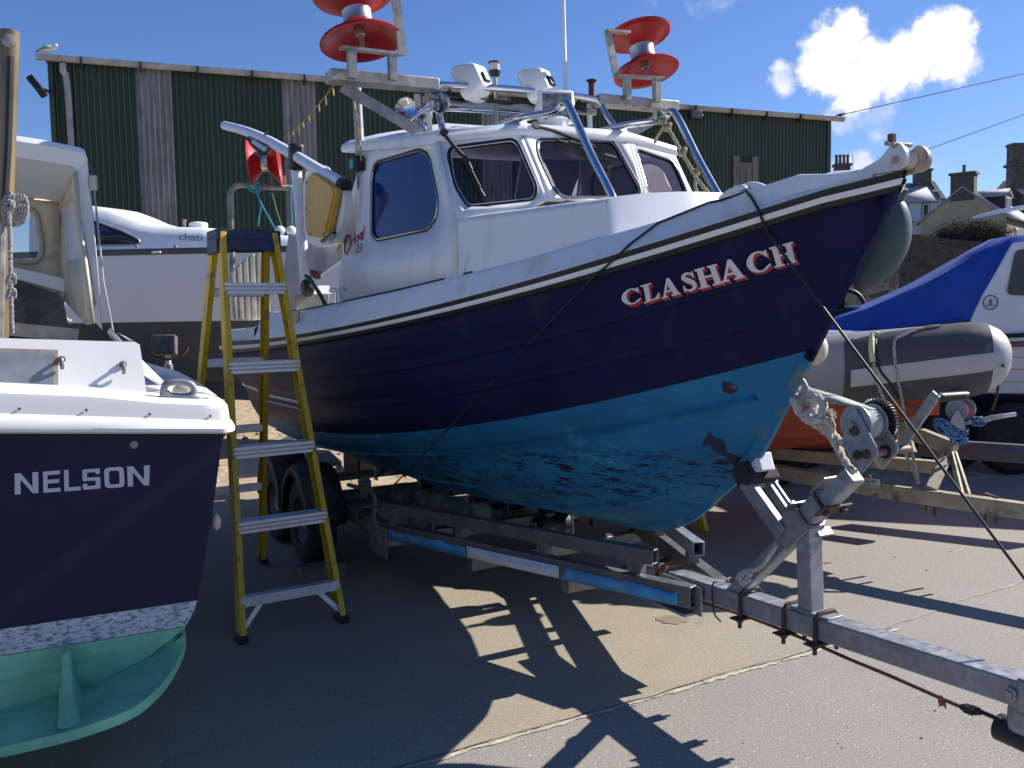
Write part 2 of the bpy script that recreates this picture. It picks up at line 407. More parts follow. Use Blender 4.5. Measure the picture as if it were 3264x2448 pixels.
def bw(x, Bm, x0, p, q, st):
    t = (x0-x)/(x0-X0)
    if t <= 0: return 0.0
    e = min(1, t/.62); s = 1-(1-st)*max(0, (t-.55)/.45)**2
    return Bm*(1-(1-e)**p)**q*s
def solve_z(x, y, poly):
    P = sorted(poly); xs = [p[0] for p in P]; ys = [p[1] for p in P]; a, b = -.5, 3.
    for i in range(40):
        m = (a+b)/2; d = B.M @ V((x, y, m))-EYEP; w = d.dot(_f)
        u, v = 1632+FOC*d.dot(_r)/w, 1224-FOC*d.dot(_u)/w
        if v > np.interp(u, xs, ys): a = m
        else: b = m
    return (a+b)/2
class Lev:
    """one longitudinal line of the hull: half breadth from bw(), height fitted to the line seen in the photograph"""
    def __init__(s, poly, Bm, x0, p, q, st, deg=4):
        s.a = (Bm, x0, p, q, st); s.x0 = x0
        xs = np.linspace(X0, x0-.02, 26); zs = [solve_z(x, -bw(x, *s.a), poly) for x in xs]
        s.z = polyfit(xs, zs, deg)
    def x(s, f): return X0+(s.x0-X0)*f
    def at(s, f, db=0., dz=0.):
        x = s.x(f); return V((x, -max(0, bw(x, *s.a)+db), s.z(x)+dz))
LV = dict(SH=Lev(SH, .98, 1.004, 2, .8, .93), SB=Lev(SB, .965, .975, 2, .8, .93), S1=Lev(S1, .93, .885, 2, .9, .9), S2=Lev(S2, .88, .79, 2, .95, .87), WL=Lev(WL, .82, .686, 2, 1, .8), C1=Lev(C1, .72, .60, 2, 1, .75))
STEM = [(1.004, 1.837), (.936, 1.698), (.818, 1.532), (.686, 1.317), (.60, 1.19), (.457, .968), (.36, .86), (.225, .752), (.13, .675), (.02, .605), (-.184, .535), (-.641, .495), (-1.22, .482), (-1.756, .465), (X0, .43)]
KX0 = .30
def keel_z(x):
    P = sorted(STEM); return float(np.interp(x, [p[0] for p in P], [p[1] for p in P]))
FS = [0, .03, .06, .1, .15, .2, .26, .32, .38, .44, .5, .56, .62, .67, .72, .76, .8, .83, .86, .89, .915, .94, .96, .975, .99, 1]
def hull_rows():
    R = []; names = ['SB', 'S1', 'S2', 'WL', 'C1']
    for i in range(4):
        a, b = LV[names[i]], LV[names[i+1]]; k = 5
        for j in range(k):
            t = j/k; row = []
            for f in FS:
                p = a.at(f, .006 if (j == 0 and i in (1, 2)) else 0).lerp(b.at(f), t)
                bul = .02*sin(pi*t)*min(1, (1-f)*4); p.y -= bul if p.y < -1e-4 else 0
                row.append(p)
            if j == 0 and i in (1, 2):      # clinker land: the plank above stands proud
                up = [a.at(f, .019, .003) for f in FS]; R.append((i-1, up))
            R.append((i, row))
    c = LV['C1']; k = 9
    for j in range(k+1):
        t = j/k; row = []
        for f in FS:
            p = c.at(f); xk = X0+(KX0-X0)*f
            q = V((xk, -.0, keel_z(xk)))
            r = p.lerp(q, t)
            # stem side: the bottom stays full under the forefoot, hollow towards the keel aft
            h = (p-q).length
            full = .17*sin(pi*t)*min(1, max(0, (f-.25)/.5))*min(1, (1-f)*6)
            r.z -= full*h*(.9 if t < .9 else .6); r.y -= full*h*.42 if r.y < -1e-4 else 0
            row.append(r)
        R.append((4, row))
    return R
HR = hull_rows()
hull = MB(); bottom = MB(); both = MB()
def mir(row): return [V((p.x, -p.y, p.z)) for p in row]
for (i0, a), (i1, b) in zip(HR[:-1], HR[1:]):
    t = hull if i0 < 3 else bottom
    for q in (t, both):
        q.loft([a, b]); q.loft([mir(a), mir(b)])
# transom
tr = [r[0] for _, r in HR]
wl_i = next(k for k, (i, _) in enumerate(HR) if i == 3)
for q, seg in ((hull, tr[:wl_i+1]), (bottom, tr[wl_i:])):
    q.loft([seg, [V((p.x, 0, p.z)) for p in seg], mir(seg)])
HULLBVH = both.bvh()
M_BOT = None
def antifoul():
    m = bpy.data.materials.new('blue_antifouling'); m.use_nodes = True
    nt = m.node_tree; N = nt.nodes; L = nt.links; b = N['Principled BSDF']
    tc = N.new('ShaderNodeTexCoord'); ob = tc.outputs['Object']
    def nz(sc, st, det=8, ro=.65):
        mp = N.new('ShaderNodeMapping'); mp.inputs['Scale'].default_value = st; L.new(ob, mp.inputs[0])
        n = N.new('ShaderNodeTexNoise'); n.inputs['Scale'].default_value = sc; n.inputs['Detail'].default_value = det; n.inputs['Roughness'].default_value = ro; L.new(mp.outputs[0], n.inputs['Vector']); return n.outputs['Fac']
    def rng(x, a, c, lo=0., hi=1.):
        r = N.new('ShaderNodeMapRange'); r.inputs[1].default_value = a; r.inputs[2].default_value = c; r.inputs[3].default_value = lo; r.inputs[4].default_value = hi; L.new(x, r.inputs[0]); return r.outputs[0]
    def mix(f, a, c):
        x = N.new('ShaderNodeMix'); x.data_type = 'RGBA'; L.new(f, x.inputs[0])
        for i, q in ((6, a), (7, c)):
            if isinstance(q, tuple): x.inputs[i].default_value = (*q, 1)
            else: L.new(q, x.inputs[i])
        return x.outputs[2]
    def mul(a, c):
        x = N.new('ShaderNodeMath'); x.operation = 'MULTIPLY'; L.new(a, x.inputs[0]); L.new(c, x.inputs[1]); return x.outputs[0]
    c = mix(rng(nz(3, (1, 1, 1.6)), .35, .65), (.011, .115, .25), (.017, .18, .345))
    c = mix(rng(nz(5, (1, 1, 2.2)), .56, .66, 0, .5), c, (.05, .33, .45))
    c = mix(rng(nz(2.2, (1, 1, 3)), .55, .7, 0, .45), c, (.012, .085, .21))
    # band of scraped, flaking paint low on the bilge
    sp = N.new('ShaderNodeSeparateXYZ'); L.new(ob, sp.inputs[0])
    zz = N.new('ShaderNodeMath'); zz.operation = 'MULTIPLY_ADD'; zz.inputs[1].default_value = -.085; L.new(sp.outputs[0], zz.inputs[0]); L.new(sp.outputs[2], zz.inputs[2])
    band = mul(rng(zz.outputs[0], .60, .74), rng(zz.outputs[0], .95, .88))
    fl = nz(15, (.5, .5, 2.6), 12, .8)
    c = mix(mul(rng(fl, .53, .548), band), c, (.012, .013, .03))
    c = mix(mul(rng(nz(13, (.7, .7, 2.6), 11, .8), .625, .64), rng(zz.outputs[0], .98, .6)), c, (.02, .016, .02))
    L.new(c, b.inputs['Base Color']); b.inputs['Roughness'].default_value = .62; b.inputs['Specular IOR Level'].default_value = .3
    bp = N.new('ShaderNodeBump'); bp.inputs['Strength'].default_value = .35; bp.inputs['Distance'].default_value = .004; L.new(fl, bp.inputs['Height']); L.new(bp.outputs['Normal'], b.inputs['Normal'])
    return m
M_BOT = antifoul()
hull.build('hull', M_NAVY, boat, sharp=24)
bo = bottom.build('hull_bottom', M_BOT, boat, sharp=30); tag(bo, 'bright blue antifouled bottom with dark flaking scrapes')
# stem bar / keel strip following the profile
kp = [V((x, 0, z)) for x, z in STEM]
kk = MB(); sm = spl([V((x, 0, z)) for x, z in [(.985, 1.80)]+STEM[1:]], 4)
rows = []
for i, p in enumerate(sm):
    d = (sm[min(i+1, len(sm)-1)]-sm[max(i-1, 0)]).normalized(); n = V((-d.z, 0, d.x))      # outward in the centre plane
    if n.x < 0 and i < len(sm)*.3: n = -n
    n = V((d.z, 0, -d.x)) if V((d.z, 0, -d.x)).dot(V((1, 0, -1))) > 0 else V((-d.z, 0, d.x))
    rows.append([p-n*.04+V((0, -.016, 0)), p+n*.010+V((0, -.010, 0)), p+n*.010+V((0, .010, 0)), p-n*.04+V((0, .016, 0))])
ku = [r for r, p in zip(rows, sm) if p.z > 1.28]; kl = [r for r, p in zip(rows, sm) if p.z <= 1.34]
kk.loft(ku); kk.build('stem', M_NAVY, boat)
MB().loft(kl).build('keel', mat('keel_paint', (.02, .17, .3), .65, dirt=(.17, .2, .14), dirt_amt=.8, dscale=6, dthr=.52), boat)
# moulded spray rails on the bottom
def rail(pts, nm, h=.016):
    q = MB(); rr = []
    for p, o in pts: rr.append([p+o*.0+V((0, 0, .016)), p+o*h, p+V((0, .012, -.016))])
    q.loft(rr); q.loft([mir(r) for r in rr]); q.build(nm, M_BOT, boat, sharp=25)
c1 = LV['C1']; rail([(c1.at(f), V((0, -1, -.35)).normalized()) for f in FS if f < .985], 'spray_rail', .020)
for tt in (3, 5):
    idx = [k for k, (i, _) in enumerate(HR) if i == 4][tt]; row = HR[idx][1]
    rail([(p, V((0, -.8, -.6)).normalized()) for p, f in zip(row, FS) if .1 < f < .93], 'spray_rail', .013)
# rubbing strake with a white stripe
def strake(nm, m, o0, o1, z0, z1):
    q = MB(); rr = []
    for f in FS:
        a, b = LV['SH'].at(f), LV['SB'].at(f); 
        if f == 1: a = V((1.004, 0, a.z)); b = V((.985, 0, b.z))
        def P(t, o):
            p = a.lerp(b, t); return V((p.x+(o*.9 if f > .985 else o*.3*f), p.y-o*(1 if f < .99 else .25), p.z))
        rr.append([P(z0, o0), P(z0, o1), P((z0+z1)/2, o1*1.08), P(z1, o1), P(z1, o0)])
    q.loft(rr); q.loft([mir(r) for r in rr])
    # round the transom
    r0, r1 = rr[0], mir(rr[0]); sh = V((-o1, 0, 0))
    q.loft([r0, [p+sh for p in r0], [p+sh for p in r1], r1])
    q.build(nm, m, boat, sharp=50); STRK.add(q.v, q.f)
STRK = MB()
strake('rubbing_strake', M_BLACK, -.01, .028, 0, 1)
strake('white_stripe', M_WHITE2, .0, .0335, .38, .70)
# gunwale moulding, leaning inboard, and deck edge
def gz_in(f):
    x = LV['SH'].x(f); return x
cz = {}
def crease_pt(x, y):
    return solve_z(x, y, CREASE)
GX = [-3.02, -2.8, -2.5, -2.2, -1.9, -1.6, -1.3, -1.0, -.8, -.6, -.4, -.2, -.05, .1, .25, .4, .52, .62, .7, .78, .85, .91, .96]
def sheer(x): return V((x, -bw(x, *LV['SH'].a), LV['SH'].z(x)))
crx = np.array(GX[:-1]); crz = np.array([crease_pt(x, -max(.0, bw(x, *LV['SH'].a)-.075)) for x in GX[:-1]])
CZ = lambda x: float(np.interp(x, crx, crz))
def lean(x): return .075*min(1, max(.15, (.93-x)/.5))
gun = MB(); rr = []
for x in GX:
    p = sheer(x); d = lean(x); z1 = CZ(min(x, .9)); b = -p.y
    h = z1-p.z
    def G(i, dz): return V((x, -max(.004, b-i), p.z+dz))
    rr.append([G(-.004, -.01), G(-.006, .012), G(.012, h*.3), G(d*.62, h*.82), G(d*.85, h*.97), G(d+.01, h), G(d+.06, h*.99), G(d+.10, h*.97)])
gun.loft(rr); gun.loft([mir(r) for r in rr])
gun.loft([rr[-1], mir(rr[-1])])
# foredeck and deck between the gunwales (cambered)
dk = [[r[-1], V((r[-1].x, r[-1].y*.5, r[-1].z+.012)), V((r[-1].x, 0, r[-1].z+.018)), V((r[-1].x, -r[-1].y*.5, r[-1].z+.012)), V((r[-1].x, -r[-1].y, r[-1].z))] for r in rr if r[0].x > -2.45]
gun.loft(dk)
# inside of the cockpit bulwark (aft of the wheelhouse) down to the sole
inn = [[r[-1], V((r[-1].x, r[-1].y, .95))] for r in rr if r[0].x < -2.1]
gun.loft(inn); gun.loft([mir(r) for r in inn])
# low stern quarter
QX = [X0, -4.1, -3.9, -3.6, -3.3, -3.02]
qr = []
for x in QX:
    p = sheer(x); qr.append([V((x, p.y-.004, p.z-.01)), V((x, p.y+.0, p.z+.07)), V((x, p.y+.02, p.z+.085)), V((x, p.y+.1, p.z+.085)), V((x, p.y+.11, p.z+.07)), V((x, p.y+.12, .95))])
gun.loft(qr); gun.loft([mir(r) for r in qr])
a0, a1 = rr[0], qr[-1]
for f_ in (lambda r: r, mir):
    gun.add([*f_(a0[:7]), *f_(a1[1:5])], [(0, 1, 2, 3, 4, 5, 6, 10, 9, 8, 7)])
st0 = qr[0]
gun.loft([st0[:5], [V((p.x, -p.y, p.z)) for p in st0[:5]]])
gun.loft([[V((p.x+.1, p.y, p.z)) for p in (st0[3], st0[5])], [V((p.x+.1, -p.y, p.z)) for p in (st0[3], st0[5])]])
gun.add([V((X0+.05, -.8, .95)), V((X0+.05, .8, .95)), V((-2.2, .85, .95)), V((-2.2, -.85, .95))], [(0, 1, 2, 3)])
gun.build('gunwale', M_WHITE, boat, sharp=40)
# ------------------------------------------------------------------ cabin and wheelhouse
def nrm3(a, b, c): return (V(b)-V(a)).cross(V(c)-V(a)).normalized()
PT_ = V((-.795, -.639, 2.216)); PB_ = V((-.64, -.664, 1.925)); PA_ = V((-1.9, -.665, 2.25))
NS = nrm3(PT_, PB_, PA_)
def side(a, b): return B.pl(a, b, PT_, NS)
T2 = V((-.70, -.288, 2.246)); B2 = V((-.54, -.263, 1.94))
NQ = nrm3(PT_, T2, B2)
def quar(a, b): return B.pl(a, b, PT_, NQ)
NF = nrm3(T2, B2, V((T2.x, -T2.y, T2.z)))
def front(a, b): return B.pl(a, b, T2, NF)
ledge0 = side(1457, 696)
crp = lambda x, d=.085: V((x, -(bw(x, *LV['SH'].a)-d), CZ(x)))
Kd = crp(.12)
NT2 = nrm3(ledge0, crp(-.6), Kd)
def trunk(a, b): return B.pl(a, b, Kd, NT2)
K = trunk(1934, 634)
MIRV = lambda P: [V((p.x, -p.y, p.z)) for p in P]
def shrink(P, d):
    c = sum((V(p) for p in P), V())/len(P)
    return [p+(c-p).normalized()*d for p in P]
M_PANE = glass('window_glass', (.30, .28, .36), ior=1.45)
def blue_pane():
    m = mat('painted_sky_glass', (.007, .022, .13), .05, var=.25, scale=2.5, spec=.22)  # blue sky reflection put into the pane's base colour
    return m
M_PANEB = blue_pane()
def window(P, n, pane, parent, name='window'):
    P = rnd_poly(P, .045, 5); n = V(n)
    f = MB(); f.tube(P, .0125, 8, closed=True); fo = f.build(name, M_BLACK, parent, sharp=60)
    q = MB(); q.tube([p+n*.009 for p in shrink(P, .011)], .0035, 6, closed=True); q.build('trim', M_CHROME, fo, sharp=60)
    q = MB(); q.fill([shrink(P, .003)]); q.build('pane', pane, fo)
    return fo
W1 = [side(*p) for p in ((1200, 519), (1344, 475), (1375, 494), (1405, 640), (1400, 695), (1374, 734), (1204, 769), (1187, 745), (1188, 560))]
W2 = [quar(*p) for p in ((1426, 474), (1632, 447), (1652, 462), (1712, 600), (1706, 640), (1488, 663), (1472, 640), (1440, 585))]
W3 = [front(*p) for p in ((1704, 447), (1945, 450), (1966, 470), (2040, 605), (2038, 634), (1790, 634), (1764, 610), (1712, 500))]
def no(n):
    n = V(n); return n
wh = MB()
low = [side(1079, 958)]+[crp(x)+V((0, .004, -.03)) for x in (-2.2, -1.8, -1.4, -1.0, -.75)]
sidepoly = [side(1079, 958), side(1250, 948), side(1462, 893), ledge0, PB_, PT_, side(1330, 458), side(1200, 466), side(1172, 470), side(1152, 490), side(1146, 545), side(1119, 641), side(1094, 825)]
hole = lambda P: rnd_poly(P, .045, 5)
for mm in (lambda P: P, MIRV):
    wh.fill([mm(sidepoly), mm(hole(W1))])
    wh.fill([mm([PT_, PB_, ledge0, quar(1691, 666), B2, T2]), mm(hole(W2))])
wh.fill([[T2, B2, *MIRV([B2])[:1], *MIRV([T2])[:1]], hole([V((p.x, p.y, p.z)) for p in W3])])
who = wh.build('wheelhouse', M_WHITE, boat, solid=.02, sharp=6)
# aft bulkhead with a doorway
A0, A1 = side(1079, 958), side(1172, 470)
q = MB(); q.add([A0+V((.03, .02, 0)), A1+V((.02, .02, -.02)), V((A1.x+.02, -.25, A1.z)), V((A0.x+.03, -.25, A0.z))], [(0, 1, 2, 3)])
q.add(MIRV([A0+V((.03, .02, 0)), A1+V((.02, .02, -.02)), V((A1.x+.02, -.25, A1.z)), V((A0.x+.03, -.25, A0.z))]), [(3, 2, 1, 0)]); q.build('aft_bulkhead', M_WHITE, boat, solid=.02)
# dash and cabin sole inside
MB().add([V((-.66, -.62, 1.84)), V((-.66, .62, 1.84)), V((-1.05, .62, 1.84)), V((-1.05, -.62, 1.84))], [(0, 1, 2, 3)]).build('dashboard', M_GREY, boat)
MB().box((-1.45, .1, 1.55), (.3, .4, .7)).build('helm_seat', M_DARK, boat, bevel=.03)
# trunk cabin ahead of the windscreen
tk = MB(); xs = [-.66, -.56, -.4, -.2, -.05, .12]; low = [crp(x)+V((0, 0, -.03)) for x in xs]; low[0] = side(1461, 893)+V((0, -.004, -.02)); low[1].y -= .0
top = [ledge0.lerp(K, t) for t in (-.004, .16, .40, .66, .84, 1.0)]
topz = [trunk(1691, 664)]
mid = [a.lerp(b, .5) for a, b in zip(low, top)]
rows = []
for t in (0, .5, .93, 1.0):
    rows.append([a.lerp(b, t)+V((0, .010 if t == 1 else 0, 0)) for a, b in zip(low, top)])
crown = [[V((p.x, p.y*k, p.z+.03*(1-k*k)+.006)) for p in rows[-1]] for k in (.93, .6, .25)]
cen = [V((p.x, 0, p.z+.036)) for p in rows[-1]]
full = rows+crown+[cen]+[MIRV(r) for r in reversed(rows+crown)]
tk.loft(full)
fr_ = [r[-1] for r in full]; bl = len(fr_)//2
base = [V((p.x+(0 if i in (0, len(fr_)-1) else .0), p.y, low[-1].z)) for i, p in enumerate(fr_)]
# raked front face: the top edge set back, the foot further forward
tk.loft([fr_, [V((p.x+.10*(1-abs(p.y)/.5)+.02, p.y*1.02, Kd.z-.05)) for p in fr_]])
tk.build('trunk_cabin', M_WHITE, boat, sharp=14, bevel=.005)
# sealant bead along the foot of the cabin side
MB().tube([crp(x, .082)+V((0, 0, .003)) for x in (-2.55, -2.3, -2.0, -1.7, -1.4, -1.1, -.8, -.5)], .0045, 6).build('sealant', M_BLACK, boat)
# roof
def ring(d, z, sc=1.0):
    pts = [V((-1.98, -.655, 2.375)), V((-1.6, -.655, 2.325)), V((-1.2, -.652, 2.27)), V((-.80, -.645, 2.225)), V((-.70, -.29, 2.255))]
    out = []
    c = V((-1.25, 0, 2.3))
    for p in pts+MIRV(reversed(pts)):
        v = V((p.x-c.x, p.y-c.y, 0)); v2 = v*sc
        out.append(V((c.x+v2.x+(d if p.x > -1 else -d*.6), c.y+v2.y+math.copysign(d, p.y)*.8, p.z+z+(.035*(1-sc) if sc < 1 else 0))))
    return out
rf = MB(); R_ = [ring(-.02, -.02), ring(.018, -.015), ring(.026, .005), ring(.015, .028), ring(0, .042, .97), ring(0, .055, .8), ring(0, .06, .4)]
rf.loft(R_, wrap=True, capA=True, capB=True); rf.build('roof', M_WHITE, boat, sharp=50)
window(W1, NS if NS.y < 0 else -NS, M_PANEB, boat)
window(MIRV(W1), V((0, 1, 0)), M_PANE, boat)
nq = NQ if NQ.x > 0 else -NQ
window(W2, nq, M_PANE, boat); window(MIRV(W2), V((nq.x, -nq.y, nq.z)), M_PANE, boat)
window(W3, NF if NF.x > 0 else -NF, M_PANE, boat)
# lettering ------------------------------------------------------
def ribbon(P, w, closed=False):
    P = [V((*p, 0)) for p in P]; L_, R2 = [], []
    for i, p in enumerate(P):
        d = (P[min(i+1, len(P)-1)]-P[max(i-1, 0)]).normalized(); n = V((-d.y, d.x, 0)); ww = w[i] if isinstance(w, list) else w
        L_.append((p+n*ww).to_2d()); R2.append((p-n*ww).to_2d())
    return L_+R2[::-1]
def earc(cx, cy, rx, ry, a0, a1, n=22): return [(cx+rx*cos(radians(a0+(a1-a0)*i/n)), cy+ry*sin(radians(a0+(a1-a0)*i/n))) for i in range(n+1)]
GL = {}
GL['L'] = ([[(0, 0), (0, .07), (.11, .1), (.11, .9), (0, .93), (0, 1), (.46, 1), (.46, .93), (.34, .9), (.34, .09), (.5, .09), (.62, .17), (.69, .34), (.76, .34), (.74, 0)]], .76)
GL['H'] = ([[(0, 0), (0, .07), (.09, .1), (.09, .9), (0, .93), (0, 1), (.42, 1), (.42, .93), (.32, .9), (.32, .56), (.62, .56), (.62, .9), (.52, .93), (.52, 1), (.94, 1), (.94, .93), (.85, .9), (.85, .1), (.94, .07), (.94, 0), (.52, 0), (.52, .07), (.62, .1), (.62, .46), (.32, .46), (.32, .1), (.42, .07), (.42, 0)]], .94)
GL['A'] = ([[(0, 0), (0, .07), (.08, .1), (.40, 1), (.53, 1), (.86, .1), (.94, .07), (.94, 0), (.48, 0), (.48, .07), (.60, .1), (.54, .27), (.26, .27), (.20, .1), (.31, .07), (.31, 0)], [(.295, .37), (.50, .37), (.40, .68)]], .94)
_o = earc(.44, .5, .44, .515, 42, 322); _i = earc(.47, .5, .235, .43, 312, 50)
GL['C'] = ([[(.80, .98), (.74, .98), (.70, .91)]+_o+[(.84, .26), (.80, .28)]+_i+[(.70, .74), (.76, .63), (.80, .63)]], .84)
_c = spl([V((x, y, 0)) for x, y in ((.60, .72), (.52, .87), (.36, .93), (.20, .86), (.17, .72), (.30, .60), (.46, .48), (.57, .33), (.52, .14), (.35, .06), (.19, .12), (.09, .28))], 5)
_w = [float(np.interp(i/(len(_c)-1), [0, .12, .3, .5, .7, .88, 1], [.02, .045, .09, .125, .09, .045, .02])) for i in range(len(_c))]
GL['S'] = ([ribbon([(p.x, p.y) for p in _c], _w)], .70)
GL['S1'] = ([[(.57, .98), (.63, .98), (.63, .64), (.58, .64), (.53, .8)]], 0); GL['S2'] = ([[(.06, .02), (.12, .02), (.16, .16), (.12, .36), (.06, .36)]], 0)
def decal(name, loops, quad, bvh, fr, m, parent, off, sub=1, dpx=(0, 0), thick=0.0):
    """lettering laid on a surface: unit square -> four corners (bl, br, tr, tl) -> the surface"""
    q = MB()
    def fn(u, v):
        bl_, br, tr, tl = quad
        x = (bl_[0]*(1-u)+br[0]*u)*(1-v)+(tl[0]*(1-u)+tr[0]*u)*v+dpx[0]
        y = (bl_[1]*(1-u)+br[1]*u)*(1-v)+(tl[1]*(1-u)+tr[1]*u)*v+dpx[1]
        p = bvh(x, y) if callable(bvh) else fr.hit(x, y, bvh, off)
        return p if p is not None else V((0, 0, -5))
    for lp in loops: q.fill(lp, fn=fn, sub=sub)
    return q.build(name, m, parent)
M_LETW = mat('white_vinyl', (.66, .66, .69), .4, var=.04); M_LETR = mat('red_vinyl', (.42, .03, .03), .4, var=.08)
def zz(a, b): return (1400+a/1.8433, 600+b/1.8433)
NAME = [('C', (1082, 688), (1196, 662), (1176, 572), (1068, 604)), ('L', (1207, 672), (1300, 640), (1290, 540), (1185, 568)), ('A', (1312, 645), (1421, 615), (1400, 508), (1290, 540)),
        ('S', (1436, 610), (1528, 590), (1498, 478), (1410, 500)), ('H', (1530, 588), (1674, 552), (1632, 438), (1500, 474)), ('A', (1662, 550), (1805, 518), (1775, 395), (1635, 432)),
        ('C', (1822, 505), (1960, 468), (1925, 352), (1795, 388)), ('H', (1972, 463), (2108, 430), (2078, 308), (1938, 345))]
for ch, *qd in NAME:
    loops, w_ = GL[ch]; sq = [zz(*p) for p in qd]
    norm = lambda lp: [(x/max(w_, .1), y) for x, y in lp]
    sets = [[norm(l) for l in loops]]
    if ch == 'S': sets += [[norm(GL['S1'][0][0])], [norm(GL['S2'][0][0])]]
    for st_ in sets:
        decal('name_letter', [st_], sq, HULLBVH, B, M_LETW, boat, .0065)
        decal('letter_shadow', [st_], sq, HULLBVH, B, M_LETR, boat, .0045, dpx=(8, 9))
        decal('letter_shadow', [st_], sq, HULLBVH, B, M_LETR, boat, .0035, dpx=(4, 4.5))
# red script and black number on the wheelhouse side
def zs(a, b): return (600+a/2.458, 600+b/2.458)
scr = [[(1283, 372), (1262, 368), (1245, 400), (1240, 450), (1243, 500), (1252, 518), (1268, 500), (1282, 450), (1288, 405), (1283, 372), (1274, 382)],
       [(1292, 402), (1297, 454)], [(1295, 432), (1302, 410), (1314, 403)], [(1323, 330), (1320, 438)], [(1344, 370), (1321, 402)], [(1323, 400), (1345, 428)],
       [(1348, 370), (1348, 418)], [(1348, 388), (1355, 370), (1361, 378), (1362, 410)], [(1367, 380), (1379, 368), (1374, 350), (1366, 362), (1367, 386), (1375, 394), (1382, 384)], [(1382, 335), (1384, 368), (1393, 360)], [(1401, 298), (1394, 360), (1385, 398), (1376, 406)]]
sm_ = MB(); n_ = NS if NS.y < 0 else -NS
for st_ in scr:
    P = spl([side(*zs(*p))+n_*.0125 for p in st_], 5); q = MB(); sm_.tube(P, .0036, 6)
sm_.build('script_lettering', mat('red_script', (.42, .06, .09), .5), boat)
def text_pts(body, size=1.0):
    cu = bpy.data.curves.new('t', 'FONT'); cu.body = body; cu.size = size; ob = bpy.data.objects.new('t', cu)
    COL.objects.link(ob); bpy.context.view_layer.update()
    me = bpy.data.meshes.new_from_object(ob.evaluated_get(bpy.context.evaluated_depsgraph_get()))
    vs = [v.co.copy() for v in me.vertices]; fs = [list(p.vertices) for p in me.polygons]
    bpy.data.objects.remove(ob); bpy.data.curves.remove(cu); bpy.data.meshes.remove(me)
    x0, x1 = min(v.x for v in vs), max(v.x for v in vs); y0, y1 = min(v.y for v in vs), max(v.y for v in vs)
    return [((v.x-x0)/(x1-x0), (v.y-y0)/(y1-y0)) for v in vs], fs
def text_on(name, body, quad, surf, m, parent):
    vs, fs = text_pts(body); q = MB(); out = []
    for u, v in vs:
        bl_, br, tr, tl = quad
        out.append(surf((bl_[0]*(1-u)+br[0]*u)*(1-v)+(tl[0]*(1-u)+tr[0]*u)*v, (bl_[1]*(1-u)+br[1]*u)*(1-v)+(tl[1]*(1-u)+tr[1]*u)*v))
    q.add(out, fs); return q.build(name, m, parent)
text_on('number_lettering', '23', [zs(1325, 508), zs(1372, 505), zs(1382, 436), zs(1336, 440)], lambda a, b: side(a, b)+n_*.0125, mat('black_vinyl', (.015, .015, .018), .5), boat)
# rust and dirt runs on the cabin side
M_STAIN = mat('rust_stain', (.50, .42, .28), .5, var=.3, scale=12)
